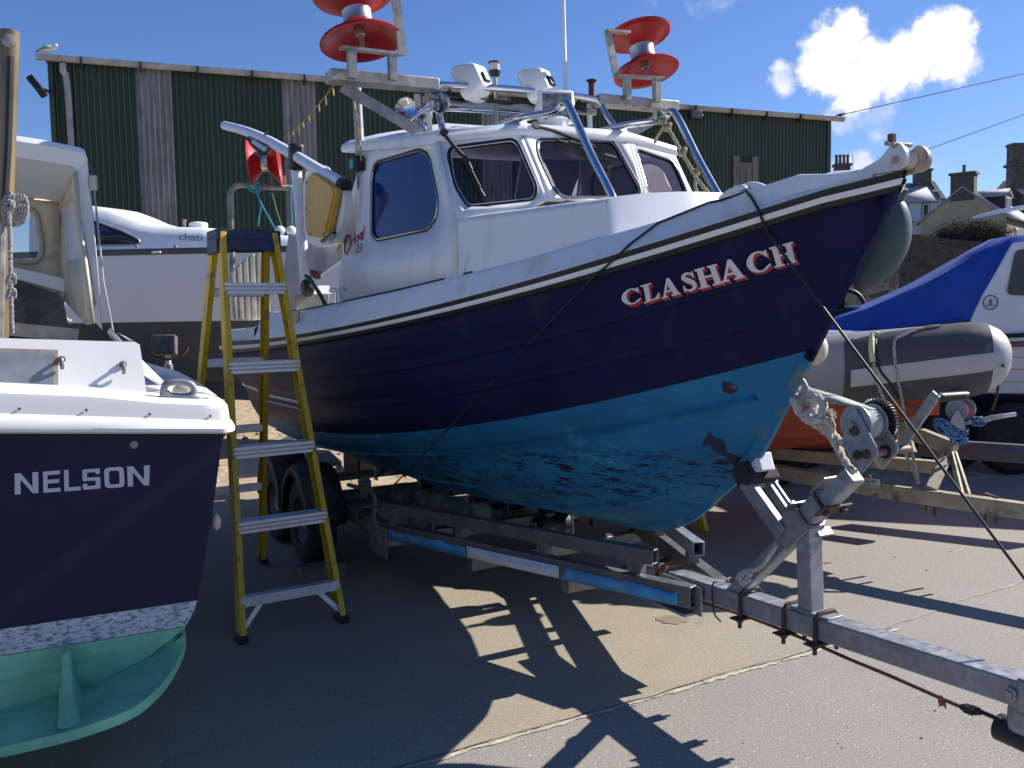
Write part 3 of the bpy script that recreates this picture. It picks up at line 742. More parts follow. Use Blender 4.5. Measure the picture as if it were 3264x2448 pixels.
# ------------------------------------------------------------------ galvanised boat trailer
T = Fr((.70, 3.57, 0), radians(-61))
trl = thing('boat_trailer', 'galvanised tandem axle boat trailer carrying the blue boat, with blue painted side beam', 'trailer', T)
DBW, DBH = .088, .075
DZ = lambda x: .357+.046*(x-.26)
DBZ = .345
m = MB(); m.beam((-.35, 0, DZ(-.35)), (2.05, 0, DZ(2.05)), DBW, DBH); m.build('drawbar', M_GALV, trl, bevel=.007)
M_BLUEP = mat('blue_beam_paint', (.07, .32, .60), .5, var=.2, scale=7, dirt=(.30, .30, .31), dirt_amt=.85, dscale=8, dthr=.57, dsharp=.03)
def abeam(s, z, off=0): return V((.13-off, s*.075, z)), V((-1.60, s*.71, z))
for s in (-1, 1):
    a, b = abeam(s, .335)
    m = MB(); m.beam(a, b, .055, .085, hollow=.006)
    # straight aft part carrying the axles
    m.beam(b, (-4.0, s*.71, .335), .055, .085)
    m.build('side_beam', M_GALVR, trl, bevel=.004)
    d = (b-a).normalized(); n = V((d.y, -d.x, 0)); n = n if n.y*s > 0 else -n
    if s < 0:
        # worn blue paint and a white name strip along the outer face
        def strip(t0, t1, m_, nm, z0=-.038, z1=.012, ragged=False, sl=0.0):
            q = MB(); K = 40; rows = []
            for i in range(K+1):
                t = t0+(t1-t0)*i/K; p = a.lerp(b, t)+n*.0305
                top = z1
                if ragged: top = z1+noise.noise(V((t*30, 3.1, 0)))*.016+noise.noise(V((t*90, 1.1, 0)))*.008
                if i < 4 and sl: top = z0+(top-z0)*i/4
                if i > K-3 and ragged: top = z0+(top-z0)*(K-i)/2.4
                rows.append([p+V((0, 0, z0)), p+V((0, 0, min(.036, top)))])
            q.loft(rows); return q.build(nm, m_, trl, solid=.002)
        strip(.03, .345, M_BLUEP, 'paint_strip', ragged=True)
        strip(.655, .985, M_BLUEP, 'paint_strip', ragged=True)
        strip(.35, .65, mat('white_name_strip', (.66, .69, .76), .5, var=.06, dirt=(.3, .32, .38), dirt_amt=.6, dscale=12, dthr=.62), 'name_strip', -.038, .016)
        q = MB()
        rnd = random.Random(4)
        for k in range(26):
            t = .385+k*.0068+(.010 if k > 14 else 0)
            if k in (7, 13, 17, 20): continue
            p = a.lerp(b, t)+n*.0325; w_ = .0035
            for j in range(3):
                zc = -.012+j*.006; 
                if rnd.random() < .75: q.box(p+V((0, 0, zc)), (.007, .001, .0022), Matrix.Rotation(math.atan2(d.y, d.x), 3, 'Z'))
        q.build('faded_lettering', mat('faded_blue_print', (.17, .26, .5), .6), trl)
    # raised bolster tube on short posts
    ua, ub = V((-.06, s*.115, .455)), V((-1.58, s*.70, .455))
    m = MB(); m.beam(ua, ub, .05, .06, hollow=.005); m.build('bunk_tube', M_GALV if s > 0 else M_GALVR, trl, bevel=.004)
    for t in (.05, .35, .66, .95):
        p = ua.lerp(ub, t); MB().beam((p.x, p.y, .378), (p.x, p.y, .425), .05, .012, up=(1, 0, 0)).build('bunk_post', M_GALVR, trl)
        MB().beam((p.x+.0, p.y-s*.0, .36), (p.x, p.y, .43), .048, .05, up=(d.x, d.y, 0)).build('bunk_post', M_GALVR, trl, bevel=.003)
    # plate where the beam meets the drawbar
    MB().prism([V((.16, s*.056, .26)), V((-.10, s*.056, .26)), V((-.10, s*.056, .375)), V((.16, s*.056, .375))], (0, s*.008, 0)).build('gusset', M_GALV, trl, bevel=.002)
    MB().box((.02, s*.085, .262), (.2, .06, .012)).build('gusset', M_GALV, trl, bevel=.002)
for x, w_ in ((-.46, .30), (-.99, .50), (-1.62, .76), (-2.65, .76), (-3.6, .76)):
    MB().beam((x, -w_, .262), (x, w_, .262), .06, .06).build('crossmember', M_GALVR, trl, bevel=.004)
# plate at the knee of the beam
MB().box((-1.55, -.742, .29), (.2, .008, .16)).build('knee_plate', M_GALVR, trl, bevel=.002)
# rollers and their cradles under the keel
M_ROLL = mat('worn_roller', (.10, .13, .12), .7, var=.3, scale=10, dirt=(.22, .24, .2), dirt_amt=.7, dscale=9, dthr=.5)
for x in (-1.05, -1.75, -2.5, -3.3):
    MB().lathe([(.012, -.09), (.058, -.085), (.062, -.05), (.04, -.015), (.04, .015), (.062, .05), (.058, .085), (.012, .09)], (x, 0, .375), (0, 1, 0), 20).build('keel_roller', M_BLACK, trl)
    for s in (-1, 1):
        MB().box((x, s*.11, .335), (.06, .01, .14)).build('roller_bracket', M_GALVR, trl, bevel=.002)
for x, y, z in ((-1.35, -.40, .43), (-1.50, -.42, .43), (-1.66, -.43, .43), (-1.15, -.36, .44), (-1.95, -.45, .42), (-1.38, .40, .43), (-1.54, .42, .43), (-1.7, .43, .43)):
    MB().lathe([(.014, -.042), (.014, -.045), (.05, -.042), (.055, -.03), (.055, .03), (.05, .042), (.014, .045)], (x, y, z+.02), (0, 1, 0), 18).build('bilge_roller', M_ROLL, trl)
for s in (-1, 1):
    MB().beam((-1.1, s*.40, .40), (-2.0, s*.44, .40), .03, .04).build('roller_rail', M_GALVR, trl, bevel=.002)
    for x in (-1.3, -1.62, -1.9): MB().beam((x, s*.42, .262), (x, s*.42, .42), .05, .012, up=(0, 1, 0)).build('roller_bracket', M_GALVR, trl)
# axles, wheels, mudguards
M_TYRE = mat('tyre', (.013, .013, .014), .75, var=.3, scale=12, bump=.3, bscale=30, dirt=(.07, .065, .055), dirt_amt=.6, dscale=6)
M_GUARD = mat('black_mudguard', (.014, .014, .015), .6, var=.25, scale=9, dirt=(.09, .085, .075), dirt_amt=.45, dscale=5, dthr=.5)
for x in (-2.36, -2.98):
    MB().beam((x, -.86, .255), (x, .86, .255), .05, .05).build('axle', M_GALVR, trl)
    for s in (-1, 1):
        wz = .255
        wh = MB().lathe([(.135, -.075), (.2, -.085), (.235, -.078), (.252, -.06), (.255, -.03), (.247, -.028), (.247, -.02), (.255, -.018), (.255, .018), (.247, .02), (.247, .028), (.255, .03), (.252, .06), (.235, .078), (.2, .085), (.135, .075)], (x, s*.86, wz), (0, 1, 0), 40, closed=True).build('wheel', M_TYRE, trl)
        MB().lathe([(.02, .045), (.05, .05), (.06, .02), (.1, .015), (.125, .05), (.138, .07), (.138, -.07), (.02, -.07)], (x, s*.86, wz), (0, s, 0), 28).build('rim', M_GALVR, wh)
        q = MB(); rows = []
        for i in range(17):
            t = pi*(.0+1.0*i/16); r_ = .30
            c_, s_ = cos(t), sin(t); 
            P = lambda rr, yy: V((x+rr*c_, s*yy, wz+.02+rr*s_*1.02))
            rows.append([P(.255, .745), P(r_, .75), P(r_+.012, .80), P(r_+.014, .88), P(r_+.006, .945), P(r_-.012, .965), P(r_-.055, .968)])
        q.loft(rows); q.build('mudguard', M_GUARD, trl, solid=.006)
MB().box((-2.67, -.755, .30), (.12, .02, .07)).build('guard_bracket', M_GALVR, trl)
# winch post, prop and vee chock on the drawbar
M_BOLT = mat('rusty_bolt', (.075, .042, .03), .7, var=.4, scale=30, bump=.2)
pa, pb = T.px(2352, 1880, y=0), T.px(2724, 1512, y=0)
pa.z = DZ(pa.x)+.03; pd = (pb-pa).normalized()
m = MB(); m.beam(pa-pd*.05, pb, .058, .060, up=(0, 1, 0)); m.build('winch_post', M_GALV, trl, bevel=.007)
sa, sb = T.px(2585, 1965, y=0), T.px(2575, 1690, y=0)
m = MB(); m.beam((sa.x, 0, DZ(sa.x)+.036), (sa.x-.015, 0, sb.z+.03), .062, .062, up=(1, 0, 0)); m.build('prop', M_GALV, trl, bevel=.004)
MB().box((sa.x+.02, 0, DZ(sa.x)+.0435), (.17, .075, .012)).build('prop_foot', M_GALV, trl, bevel=.003)
# clamp plates where post, prop and chock arms meet
pc = T.px(2545, 1680, y=0)
RY = Matrix.Rotation(-math.atan2(pd.z, pd.x), 3, 'Y')
for s in (-1, 1):
    MB().box(pc+V((0, s*.038, 0)), (.13, .008, .10), RY).build('clamp_plate', M_GALV, trl, bevel=.003)
MB().box(pc+pd*.10+V((0, 0, 0)), (.16, .068, .070), RY).build('sleeve', M_GALV, trl, bevel=.006)
e = pc+pd*.22
MB().box(e+RY@V((-.02, 0, .038)), (.085, .08, .010), RY).build('clamp_plate', M_GALV, trl, bevel=.003)
MB().box(pc+RY@V((.05, .04, -.058)), (.010, .07, .035), RY).build('clamp_plate', M_GALV, trl, bevel=.003)
def ubolt(name, c, R, w_, h_, r=.0075, m_=None, tail=.04):
    q = MB(); pts = [V((0, -w_/2, -h_/2-tail)), V((0, -w_/2, h_/2-.015)), V((0, -w_/2+.015, h_/2)), V((0, w_/2-.015, h_/2)), V((0, w_/2, h_/2-.015)), V((0, w_/2, -h_/2-tail))]
    q.tube([V(c)+R@p for p in pts], r, 8)
    for s in (-1, 1): q.lathe([(.013, 0), (.013, .012)], V(c)+R@V((0, s*w_/2, -h_/2-.018)), R@V((0, 0, 1)), 6)
    q.box(V(c)+R@V((0, 0, -h_/2-.003)), (.045, w_+.06, .006), R)
    return q.build(name, m_ or M_BOLT, trl)
I3 = Matrix.Identity(3)
ubolt('u_bolt', pc+pd*.17, RY, .080, .080, m_=M_BOLT, tail=.02)
ubolt('u_bolt', pc+pd*.07, RY@Matrix.Rotation(pi, 3, 'X'), .088, .086, m_=M_GALVR, tail=.02)
for x, mm in ((-.13, M_RUSTO), (-.085, M_RUSTO), (T.px(2392, 1890, y=0).x, M_BOLT), (sa.x-.075, M_BOLT), (sa.x+.065, M_BOLT)):
    ubolt('u_bolt', (x, 0, DZ(x)+.004), I3, .104, .098, m_=mm)
# chock arms and rubber block against the stem
for s in (-1, 1):
    a0 = T.px(2530, 1675, y=-.02); b0 = T.px(2385, 1530, y=-.02)
    MB().beam(V((a0.x-.03, s*.05, a0.z-.03)), V((b0.x+.015, s*.055, b0.z)), .012, .058, up=(1, 0, 1)).build('chock_arm', M_GALV, trl, bevel=.002)
    MB().beam(V((a0.x-.03, s*.036, a0.z-.005)), V((b0.x+.01, s*.042, b0.z+.03)), .03, .008, up=(1, 0, 1)).build('chock_arm', M_GALV, trl, bevel=.002)
b0 = T.px(2395, 1500, y=-.02)
ch = MB(); ch.prism([T.px(a, b, y=-.035) for a, b in ((2376, 1487), (2398, 1468), (2413, 1443), (2419, 1470), (2428, 1503), (2386, 1510))], (0, .07, 0)); ch.build('chock_plate', mat('white_chock', (.66, .67, .70), .5, var=.1, dirt=(.1, .3, .5), dirt_amt=.8, dscale=14, dthr=.6), trl, bevel=.006)
MB().box((b0.x+.0, 0, b0.z-.015), (.075, .15, .085), Matrix.Rotation(radians(-38), 3, 'Y')).build('chock_block', mat('rubber_block', (.03, .022, .02), .85, var=.3, scale=20, bump=.3), trl, bevel=.008)
MB().cyl((b0.x+.02, -.085, b0.z-.05), (b0.x+.02, .085, b0.z-.05), .012, 10).build('chock_pin', M_GALV, trl)
# winch on the top of the post
wc = T.px(2715, 1340, y=0)
wn = MB(); q0 = T.px(2705, 1475, y=0)
PLT = [T.px(a, b, y=-.075) for a, b in ((2790, 1420), (2800, 1452), (2745, 1510), (2690, 1485), (2675, 1430), (2712, 1330), (2735, 1305))]
plate_px = [(2683, 1405), (2706, 1312), (2728, 1300), (2797, 1432), (2797, 1450), (2748, 1508), (2735, 1500), (2688, 1425)]
for yy in (-.072, .020):
    P = [T.px(a, b, y=-.07) for a, b in plate_px]
    MB().prism([V((p.x, yy, p.z)) for p in P], (0, .007, 0)).build('winch_frame', M_GALV, trl, bevel=.002)
dc = T.px(2728, 1352, y=-.06); dc.y = 0
R_D = .060
MB().lathe([(R_D, -.062), (R_D, -.056), (.036, -.054), (.036, .010), (R_D*.98, .012), (R_D*.98, .018), (.02, .02)], dc, (0, 1, 0), 40).build('winch_drum', M_GALV, trl)
MB().lathe([(.037, -.052), (.050, -.05), (.051, .006), (.037, .010)], dc, (0, 1, 0), 40).build('strap_coil', mat('webbing', (.36, .40, .37), .85, var=.15, scale=40), trl)
gp = []; NT = 44
for i in range(NT*4):
    t = 2*pi*i/(NT*4); r_ = .076 if i % 4 in (0, 1) else .069; gp.append(dc+V((r_*cos(t), .030, r_*sin(t))))
MB().prism(gp, (0, .016, 0)).build('winch_gear', mat('dark_gear', (.035, .032, .03), .5, metal=.5, var=.3, scale=20), trl)
MB().cyl(dc+V((0, -.085, 0)), dc+V((0, .12, 0)), .011, 12).build('winch_shaft', M_STEEL, trl)
for a, b in ((2733, 1450), (2761, 1448), (2724, 1374)):
    p = T.px(a, b, y=-.075); MB().lathe([(.016, 0), (.014, .008), (.006, .011)], p, (0, -1, 0), 8).build('bolt', M_BOLT, trl)
h0 = T.px(2815, 1440, y=.02); hs0 = T.px(2760, 1448, y=-.07)
MB().cyl(hs0+V((0, 0, 0)), hs0+V((0, .20, 0)), .012, 12).build('pinion_shaft', mat('rusty_shaft', (.28, .16, .13), .6, metal=.3, var=.3, scale=20), trl)
MB().lathe([(.022, 0), (.022, .035)], hs0+V((0, .085, 0)), (0, 1, 0), 14).build('pinion', M_DARK, trl)
hb = hs0+V((0, .205, 0)); yy = hb.y
ha = T.px(2868, 1425, y=yy); ht = T.px(2985, 1255, y=yy)
m = MB(); m.beam(hb+V((-.02, .005, -.005)), ha, .012, .03, up=(1, 0, 0)); m.beam(ha-(ht-ha).normalized()*.012, ht, .012, .034, up=(1, 0, 0)); m.build('crank', M_GALV, trl, bevel=.003)
gdir = V((.10, 1, .0)).normalized()
MB().lathe([(.011, 0), (.014, .012)]+[(.0135 if i % 2 else .0155, .02+i*.0075) for i in range(14)]+[(.014, .13), (.008, .136)], ht+V((0, .0, -.012)), gdir, 14).build('crank_grip', M_BLACK, trl)
# coupling, pivot bolt, jockey clamp at the near end
cx = T.px(3245, 2200, y=-.055).x
MB().box((cx+.20, 0, DZ(cx+.2)+.002), (.42, .100, .090), Matrix.Rotation(-.046, 3, 'Y')).build('coupling_sleeve', M_GALV, trl, bevel=.008)
p = T.px(3219, 2213, y=-.052); MB().lathe([(.022, 0), (.022, .004), (.014, .005), (.014, .014), (.009, .016)], p, (0, -1, 0), 6).build('coupling_bolt', M_STEEL, trl)
ds = T.px(3178, 2312, y=0); dh = T.px(3200, 2265, y=0)
q = MB(); q.box((dh.x+.13, 0, dh.z+.004), (.22, .08, .10)); q.build('damper_housing', M_GALV, trl, bevel=.03, seg=3)
q = MB(); q.lathe([(.026, 0), (.038, .006), (.038, .5)], (ds.x, 0, ds.z), (1, 0, -.03), 20); q.build('damper_sleeve', M_BLACK, trl)
q = MB(); q.tube(spl([(cx+.02, .02, DZ(cx)+.04), (cx+.06, .02, DZ(cx)+.075), (cx+.14, .03, DZ(cx)+.08), (cx+.2, .03, DZ(cx)+.04)], 6), .008, 8); q.build('breakaway_cable', M_BLACK, trl)
# brake rod hung under the drawbar with its turnbuckle
rp = [T.px(a, b, y=-.02) for a, b in ((1960, 1850), (2120, 1900), (2264, 1944), (2400, 2000), (2520, 2035), (2700, 2113), (2900, 2200), (3000, 2225), (3060, 2252))]
for p in rp: p.z = min(p.z, .262)
rp = [V((-.5, -.02, .245)), V((0, -.02, .243)), V((.45, -.02, .238)), V((.9, -.02, .225)), V((1.15, -.02, .213)), V((1.21, -.02, .209))]
rp = [V((-.6, -.02, .25))]+[T.px(a, b, y=-.02) for a, b in ((2310, 1943), (2400, 1972), (2565, 2038), (2700, 2098), (2850, 2160), (3005, 2228), (3075, 2258))]
MB().tube(spl(rp, 4), .006, 8).build('brake_rod', M_RUST, trl)
a_, b_ = T.px(3062, 2253, y=-.02), T.px(3130, 2270, y=-.02)
m = MB(); m.tube([a_, a_.lerp(b_, .3), a_.lerp(b_, .7), b_], [.008, .014, .014, .008], 10); m.tube([b_, T.px(3190, 2295, y=-.02)], .007, 8)
m.box(a_.lerp(b_, .5)+V((0, -.012, 0)), (.03, .012, .02)); m.build('turnbuckle', M_DARK, trl, bevel=.002)
kq = T.px(3010, 2230, y=-.02); m = MB()
for i in range(4): m.ball(kq+V((random.uniform(-.012, .012), random.uniform(-.008, .008), random.uniform(-.012, .012))), .009, 8, 6)
m.tube([kq, kq+V((-.01, -.01, -.022))], .003, 6); m.tube([kq, kq+V((.012, -.01, -.02))], .003, 6); m.build('wire_clip', M_RUSTO, trl)
# black cable tied round the drawbar
zc = DZ(.2)-.006
cx_ = T.px(2300, 1860, y=0).x
MB().tube(spl([(cx_, .052, zc-.05), (cx_, .053, zc+.055), (cx_+.01, -.0, zc+.058), (cx_+.01, -.053, zc+.055), (cx_+.015, -.053, zc-.05), (cx_+.03, -.03, zc-.09)], 6), .0035, 6).build('cable_tie', M_BLACK, trl)
# ------------------------------------------------------------------ fittings of the blue boat
bx = lambda a, b, x=-1.2: B.px(a, b, x=x)
by = lambda a, b, y: B.px(a, b, y=y)
# gantry beam, braces, posts
for s in (-1, 1): MB().beam((-1.2, s*.985, 2.552), (-1.2, s*.46, 2.552), .10, .052).build('gantry_beam', M_STEEL, boat, bevel=.004)
MB().beam((-1.26, -.5, 2.50), (-1.26, .5, 2.505), .03, .03).build('gantry_rail', M_STEEL, boat)
q = MB(); rnd = random.Random(3)
for k in range(3): q.tube(spl([V((-1.24+k*.012, -.42+.12*i, 2.515-.012*(i % 2)+rnd.uniform(-.012, .012))) for i in range(8)], 4), .006, 6)
q.build('wiring', M_BLACK, boat)
for s in (-1, 1):
    a, b = bx(1090, 275), bx(1318, 452)
    MB().beam((-1.2, s*abs(a.y), a.z), (-1.2, s*.545, 2.325), .05, .012, up=(1, 0, 0)).build('gantry_brace', M_STEEL, boat)
    p = bx(1378, 345); MB().cyl((-1.27, s*.47, 2.30), (-1.27, s*.47, 2.55), .014, 12).build('gantry_post', M_WHITE2, boat)
    a = by(1158, 480, -.66)
    MB().cyl((a.x-.05, s*.66, 1.6), (a.x-.05, s*.66, 2.72), .024, 14).build('aft_post', M_GALV, boat)
# polished hoops over the roof, double
def hoop(dx, dz, w=1.0):
    a, b = bx(1382, 285, -1.18), bx(1415, 440, -1.0)
    P = [V((-1.0+dx, -.52*w, 2.28)), V((-1.12+dx, -.492*w, 2.44+dz*.6)), V((-1.17+dx, -.482*w, 2.515+dz)), V((-1.18+dx, -.455*w, 2.545+dz)), V((-1.18+dx, -.40*w, 2.556+dz)), V((-1.18+dx, 0, 2.565+dz))]
    return spl(P+MIRV(reversed(P[:-1])), 6)
MB().tube(hoop(0, 0), .0165, 12).build('roof_hoop', M_CHROME, boat)
MB().tube(hoop(-.22, -.06, .98), .0155, 12).build('roof_hoop', M_CHROME, boat)
for s in (-1, 1):
    st = by(1530, 424, -.275); be = V((-.345, -.276, 2.313)); ft = V((-.025, -.272, 1.85))
    P = [V((st.x-.12, st.y, st.z-.03)), st, st.lerp(be, .5), be-V((.09, 0, .022)), be+V((-.02, 0, .0)), be+V((.03, 0, -.035)), be.lerp(ft, .5), ft+V((-.045, 0, .075)), ft+V((-.012, 0, .02)), ft]
    P = spl([V((p.x, s*abs(p.y), p.z)) for p in P], 6); MB().tube(P, .0165, 12).build('grab_rail', M_CHROME, boat)
    c = V((-.78, s*.276, 2.285)); MB().prism([c+V((-.06, 0, -.02)), c+V((.06, 0, -.02)), c+V((.02, 0, .05)), c+V((-.03, 0, .05))], (0, .05, 0)).build('rail_bracket', M_WHITE2, boat, bevel=.006)
# searchlight on its pedestal
c = by(1768, 345, -.02)
MB().lathe([(.062, -.16), (.062, -.06), (.07, -.055), (.045, -.04), (.045, .0)], c, (0, 0, 1), 24).build('searchlight_base', M_WHITE2, boat)
dv = V((.97, -.30, 0)).normalized(); RZ = Matrix.Rotation(math.atan2(dv.y, dv.x), 3, 'Z')
sl = MB().lathe([(.02, -.09), (.06, -.085), (.085, -.05), (.092, .0), (.09, .02)], c+V((0, 0, .0)), dv, 24).build('searchlight', M_WHITE2, boat)
q = MB(); q.prism([c+RZ@V((.0, y*.085, z*.075)) for y, z in ((-1, -1), (1, -1), (1, 1), (-1, 1))], dv*.04); q.build('bezel', M_WHITE2, sl, bevel=.012)
q = MB(); q.prism([c+RZ@V((.04, y*.068, z*.058)) for y, z in ((-1, -1), (1, -1), (1, 1), (-1, 1))], dv*.004); q.build('lens', mat('lamp_lens', (.20, .20, .21), .22, var=.5, scale=30), sl)
# two floodlights on the gantry, seen from behind
for a, b in ((1512, 258), (1720, 270)):
    c = bx(a, b, -1.22)
    R1 = Matrix.Rotation(radians(-150), 3, 'Z') @ Matrix.Rotation(radians(24), 3, 'Y')
    q = MB(); q.loft([[c+R1@V((x, y*k, z*k)) for y, z in ((-1, -.75), (-.8, -1), (.8, -1), (1, -.75), (1, .75), (.8, 1), (-.8, 1), (-1, .75))] for x, k in ((.055, .088), (.02, .088), (-.045, .062), (-.06, .05))], wrap=True, capA=True, capB=True)
    fo = q.build('floodlight', M_WHITE2, boat, bevel=.005)
    q = MB(); q.prism([c+R1@V((.056, y*.08, z*.07)) for y, z in ((-1, -1), (1, -1), (1, 1), (-1, 1))], R1@V((.003, 0, 0))); q.build('lens', M_DARK, fo)
    q = MB(); q.box(c+R1@V((-.06, 0, -.02)), (.025, .05, .05), R1); q.build('terminal_box', M_BLACK, fo, bevel=.004)
    MB().beam(c+V((0, 0, -.06)), (c.x, c.y, 2.57), .05, .012, up=(0, 1, 0)).build('lamp_bracket', M_STEEL, boat)
# masthead light, whip aerial
c = bx(1577, 222, -1.25); q = bx(1582, 400, -1.25)
MB().cyl((c.x, c.y, 2.32), c+V((0, 0, -.03)), .011, 10).build('light_pole', M_STEEL, boat)
hl = MB().lathe([(.014, -.035), (.024, -.03), (.03, -.012), (.03, -.006)], c, (0, 0, 1), 20).build('masthead_light', M_BLACK, boat)
MB().lathe([(.026, -.006), (.026, .03)], c, (0, 0, 1), 20).build('lens', mat('clear_lens', (.62, .6, .52), .2), hl)
MB().lathe([(.03, .03), (.03, .038), (.01, .042)], c, (0, 0, 1), 20).build('lamp_cap', M_BLACK, hl)
a, b = bx(1803, 300, -1.3), bx(1795, -60, -1.3)
MB().tube([V((a.x, a.y, 2.36)), a, a+V((0, 0, .02)), b], [.02, .02, .0105, .0085], 10).build('whip_aerial', M_WHITE2, boat)
# horns
pl0 = -.46
p0, p1 = by(1335, 440, pl0), by(1330, 300, pl0)
MB().beam(p0, p1, .03, .012).build('horn_post', M_STEEL, boat)
def horn(tail, bell, rb):
    a, b = by(*tail, pl0-.02), by(*bell, pl0-.06); d = (b-a); L_ = d.length
    q = MB(); q.lathe([(.02, 0), (.012, .02), (.012, L_*.4), (.017, L_*.65), (.03, L_*.85), (rb*.75, L_*.96), (rb, L_), (rb*.98, L_+.006), (rb*.7, L_*.955), (.02, L_*.8)], a, d, 24)
    return q.build('horn', M_CHROME, boat)
horn((1308, 378), (1400, 325), .052)
a = by(1330, 352, pl0); q = MB(); q.lathe([(.016, -.09), (.016, .02), (.03, .05), (.06, .075), (.06, .08), (.03, .06)], by(1318, 362, pl0), V((.55, -.8, .1)), 24); q.build('horn', M_CHROME, boat)
MB().box(by(1340, 375, pl0+.02), (.2, .05, .05)).build('horn_compressor', M_STEEL, boat, bevel=.008)
# wipers
def wiper(surf, n, pts, blade):
    n = V(n); q = MB(); P = [surf(*p)+n*.03 for p in pts]; q.tube(P, [.009]*len(P), 8); q.lathe([(.018, 0), (.018, .04)], P[0]-n*.03, n, 12)
    Bq = [surf(*p)+n*.02 for p in blade]; q.tube(Bq, .008, 8); q.tube([Bq[0].lerp(Bq[-1], .2)+n*.012, P[-1], Bq[0].lerp(Bq[-1], .8)+n*.012], .005, 6)
    q.build('wiper', M_BLACK, boat)
nf = NF if NF.x > 0 else -NF
wiper(quar, nq, [(1413, 438), (1445, 480), (1484, 520), (1500, 555)], [(1478, 515), (1510, 580), (1541, 636)])
wiper(front, nf, [(1697, 416), (1760, 432), (1830, 458), (1880, 478)], [(1770, 455), (1860, 485), (1955, 512)])
# navigation light on the wheelhouse quarter
c = by(1140, 522, -.70); nl = MB().box(c, (.085, .05, .075)).build('navigation_light', M_BLACK, boat, bevel=.008)
MB().box(c+V((-.01, -.027, 0)), (.06, .012, .055)).build('lens', mat('green_lens', (.02, .16, .15), .1), nl, bevel=.006)
# roof vent stub (orange)
c = by(1196, 455, -.5); MB().lathe([(.02, -.02), (.02, .02), (.03, .022), (.03, .03)], c, (0, 0, 1), 14).build('roof_fitting', mat('orange_fitting', (.4, .13, .06), .6), boat)
# ---- red line reels
M_REEL = M_RED
M_HUB = mat('bright_aluminium', (.50, .48, .45), .35, metal=.85, var=.1, scale=20)
def reel(c, ax, R0=.192, h=.120, parent=None, scale=1.0):
    a = V(ax).normalized(); k = scale
    up = [(.08, .026), (.095, .036), (.13, .058), (.19, .103), (.228, h-.010), (.235, h), (.229, h+.003), (.19, .114), (.13, .072), (.08, .056), (.03, .052), (.028, .04)]
    up = [(r*k*R0/.235, z*k) for r, z in up]
    ro = MB().lathe([(.070*k, -.034*k), (.067*k, -.02*k), (.066*k, 0), (.067*k, .02*k), (.070*k, .034*k)], c, a, 28).build('line_reel', M_HUB, parent)
    for sgn in (1, -1):
        d = MB().lathe(up, c, a*sgn, 40).build('reel_disc', M_REEL, ro)
    MB().lathe([(.022*k, -.085*k), (.016*k, -.04*k)], c, a, 14).build('hub_nut', M_STEEL, ro)
    ribs = MB()
    return ro
cL = V((-1.25, -.815, 2.84)); reel(cL, (-.24, -.03, 1), parent=boat)
cR = V((-1.25, .816, 2.838)); reel(cR, (-.29, .0, 1), R0=.180, h=.112, parent=boat)
xb = -1.10
q = MB(); q.beam(bx(1085, 152, xb), bx(1284, 174, xb), .04, .012); q.beam(bx(1284, 178, xb), bx(1258, -30, xb), .04, .012, up=(1, 0, 0)); q.build('reel_bracket', M_STEEL, boat)
for a in ((1121, 158, 1121, 250), (1249, 170, 1252, 256)): MB().beam(bx(*a[:2], xb), bx(*a[2:], xb), .035, .035, up=(1, 0, 0)).build('reel_leg', M_STEEL, boat)
xb = -1.13
q = MB(); q.beam(bx(2004, 104, xb), bx(1933, 98, xb), .04, .012); q.beam(bx(1935, 97, xb), bx(1966, 246, xb), .04, .012, up=(1, 0, 0)); q.beam(bx(1962, 242, xb), bx(2112, 249, xb), .04, .012); q.build('reel_bracket', M_STEEL, boat)
for a in ((1998, 243, 1999, 318), (2092, 250, 2093, 325)): MB().beam(bx(*a[:2], xb), bx(*a[2:], xb), .034, .034, up=(1, 0, 0)).build('reel_leg', M_STEEL, boat)
MB().cyl(cL, cL+V((.24, .03, -1)).normalized()*.16, .012, 10).build('reel_spindle', M_STEEL, boat)
MB().cyl(cR, cR+V((.29, 0, -1)).normalized()*.15, .012, 10).build('reel_spindle', M_STEEL, boat)
# third reel over the stern on its bent tube frame
xs_ = -3.95
c3 = bx(843, 522, xs_); reel(c3, (.35, 1, .05), R0=.205, h=.125, parent=boat, scale=.86)
MB().tube(spl([bx(742, 900, xs_), bx(738, 720, xs_), bx(735, 625, xs_), bx(745, 598, xs_), bx(772, 590, xs_), bx(850, 596, xs_), bx(1040, 603, xs_)], 6), .022, 12).build('stern_frame', mat('weathered_post', (.34, .29, .22), .6, var=.3, scale=14, dirt=(.12, .09, .07), dirt_amt=.7, dscale=8, dthr=.55), boat)
for a in (868, 908): MB().beam(bx(a, 590, xs_), bx(a, 560, xs_), .02, .02, up=(1, 0, 0)).build('reel_leg', M_STEEL, boat)
# ---- white davit and pot hauler on the starboard quarter
yd = -.76
P = spl([by(716, 400, yd), by(780, 417, yd), by(850, 446, yd), by(930, 490, yd), by(1010, 538, yd), by(1094, 588, yd)], 6)
M_DAV = mat('davit_paint', (.72, .73, .76), .35, var=.06)
da = MB().tube(P, .033, 16).build('davit_arm', M_DAV, boat)
MB().lathe([(.036, -.015), (.036, .04), (.02, .045)], P[-1], P[-1]-P[-3], 16).build('end_cap', M_BLACK, da)
pt, pbm = by(942, 515, yd), by(978, 952, yd)
MB().tube([pbm, pt], .031, 16).build('davit_post', M_DAV, boat)
MB().box(by(944, 500, yd), (.09, .08, .16), Matrix.Rotation(radians(10), 3, 'Y')).build('davit_clamp', M_BLACK, boat, bevel=.02)
MB().lathe([(.04, -.03), (.052, -.015), (.052, .015), (.04, .03)], by(980, 917, yd-.03), (0, 1, 0), 10).build('clamp_knob', M_BLACK, boat)
bq = by(978, 966, yd); MB().box(bq, (.24, .2, .1)).build('davit_base', M_STEEL, boat, bevel=.004)
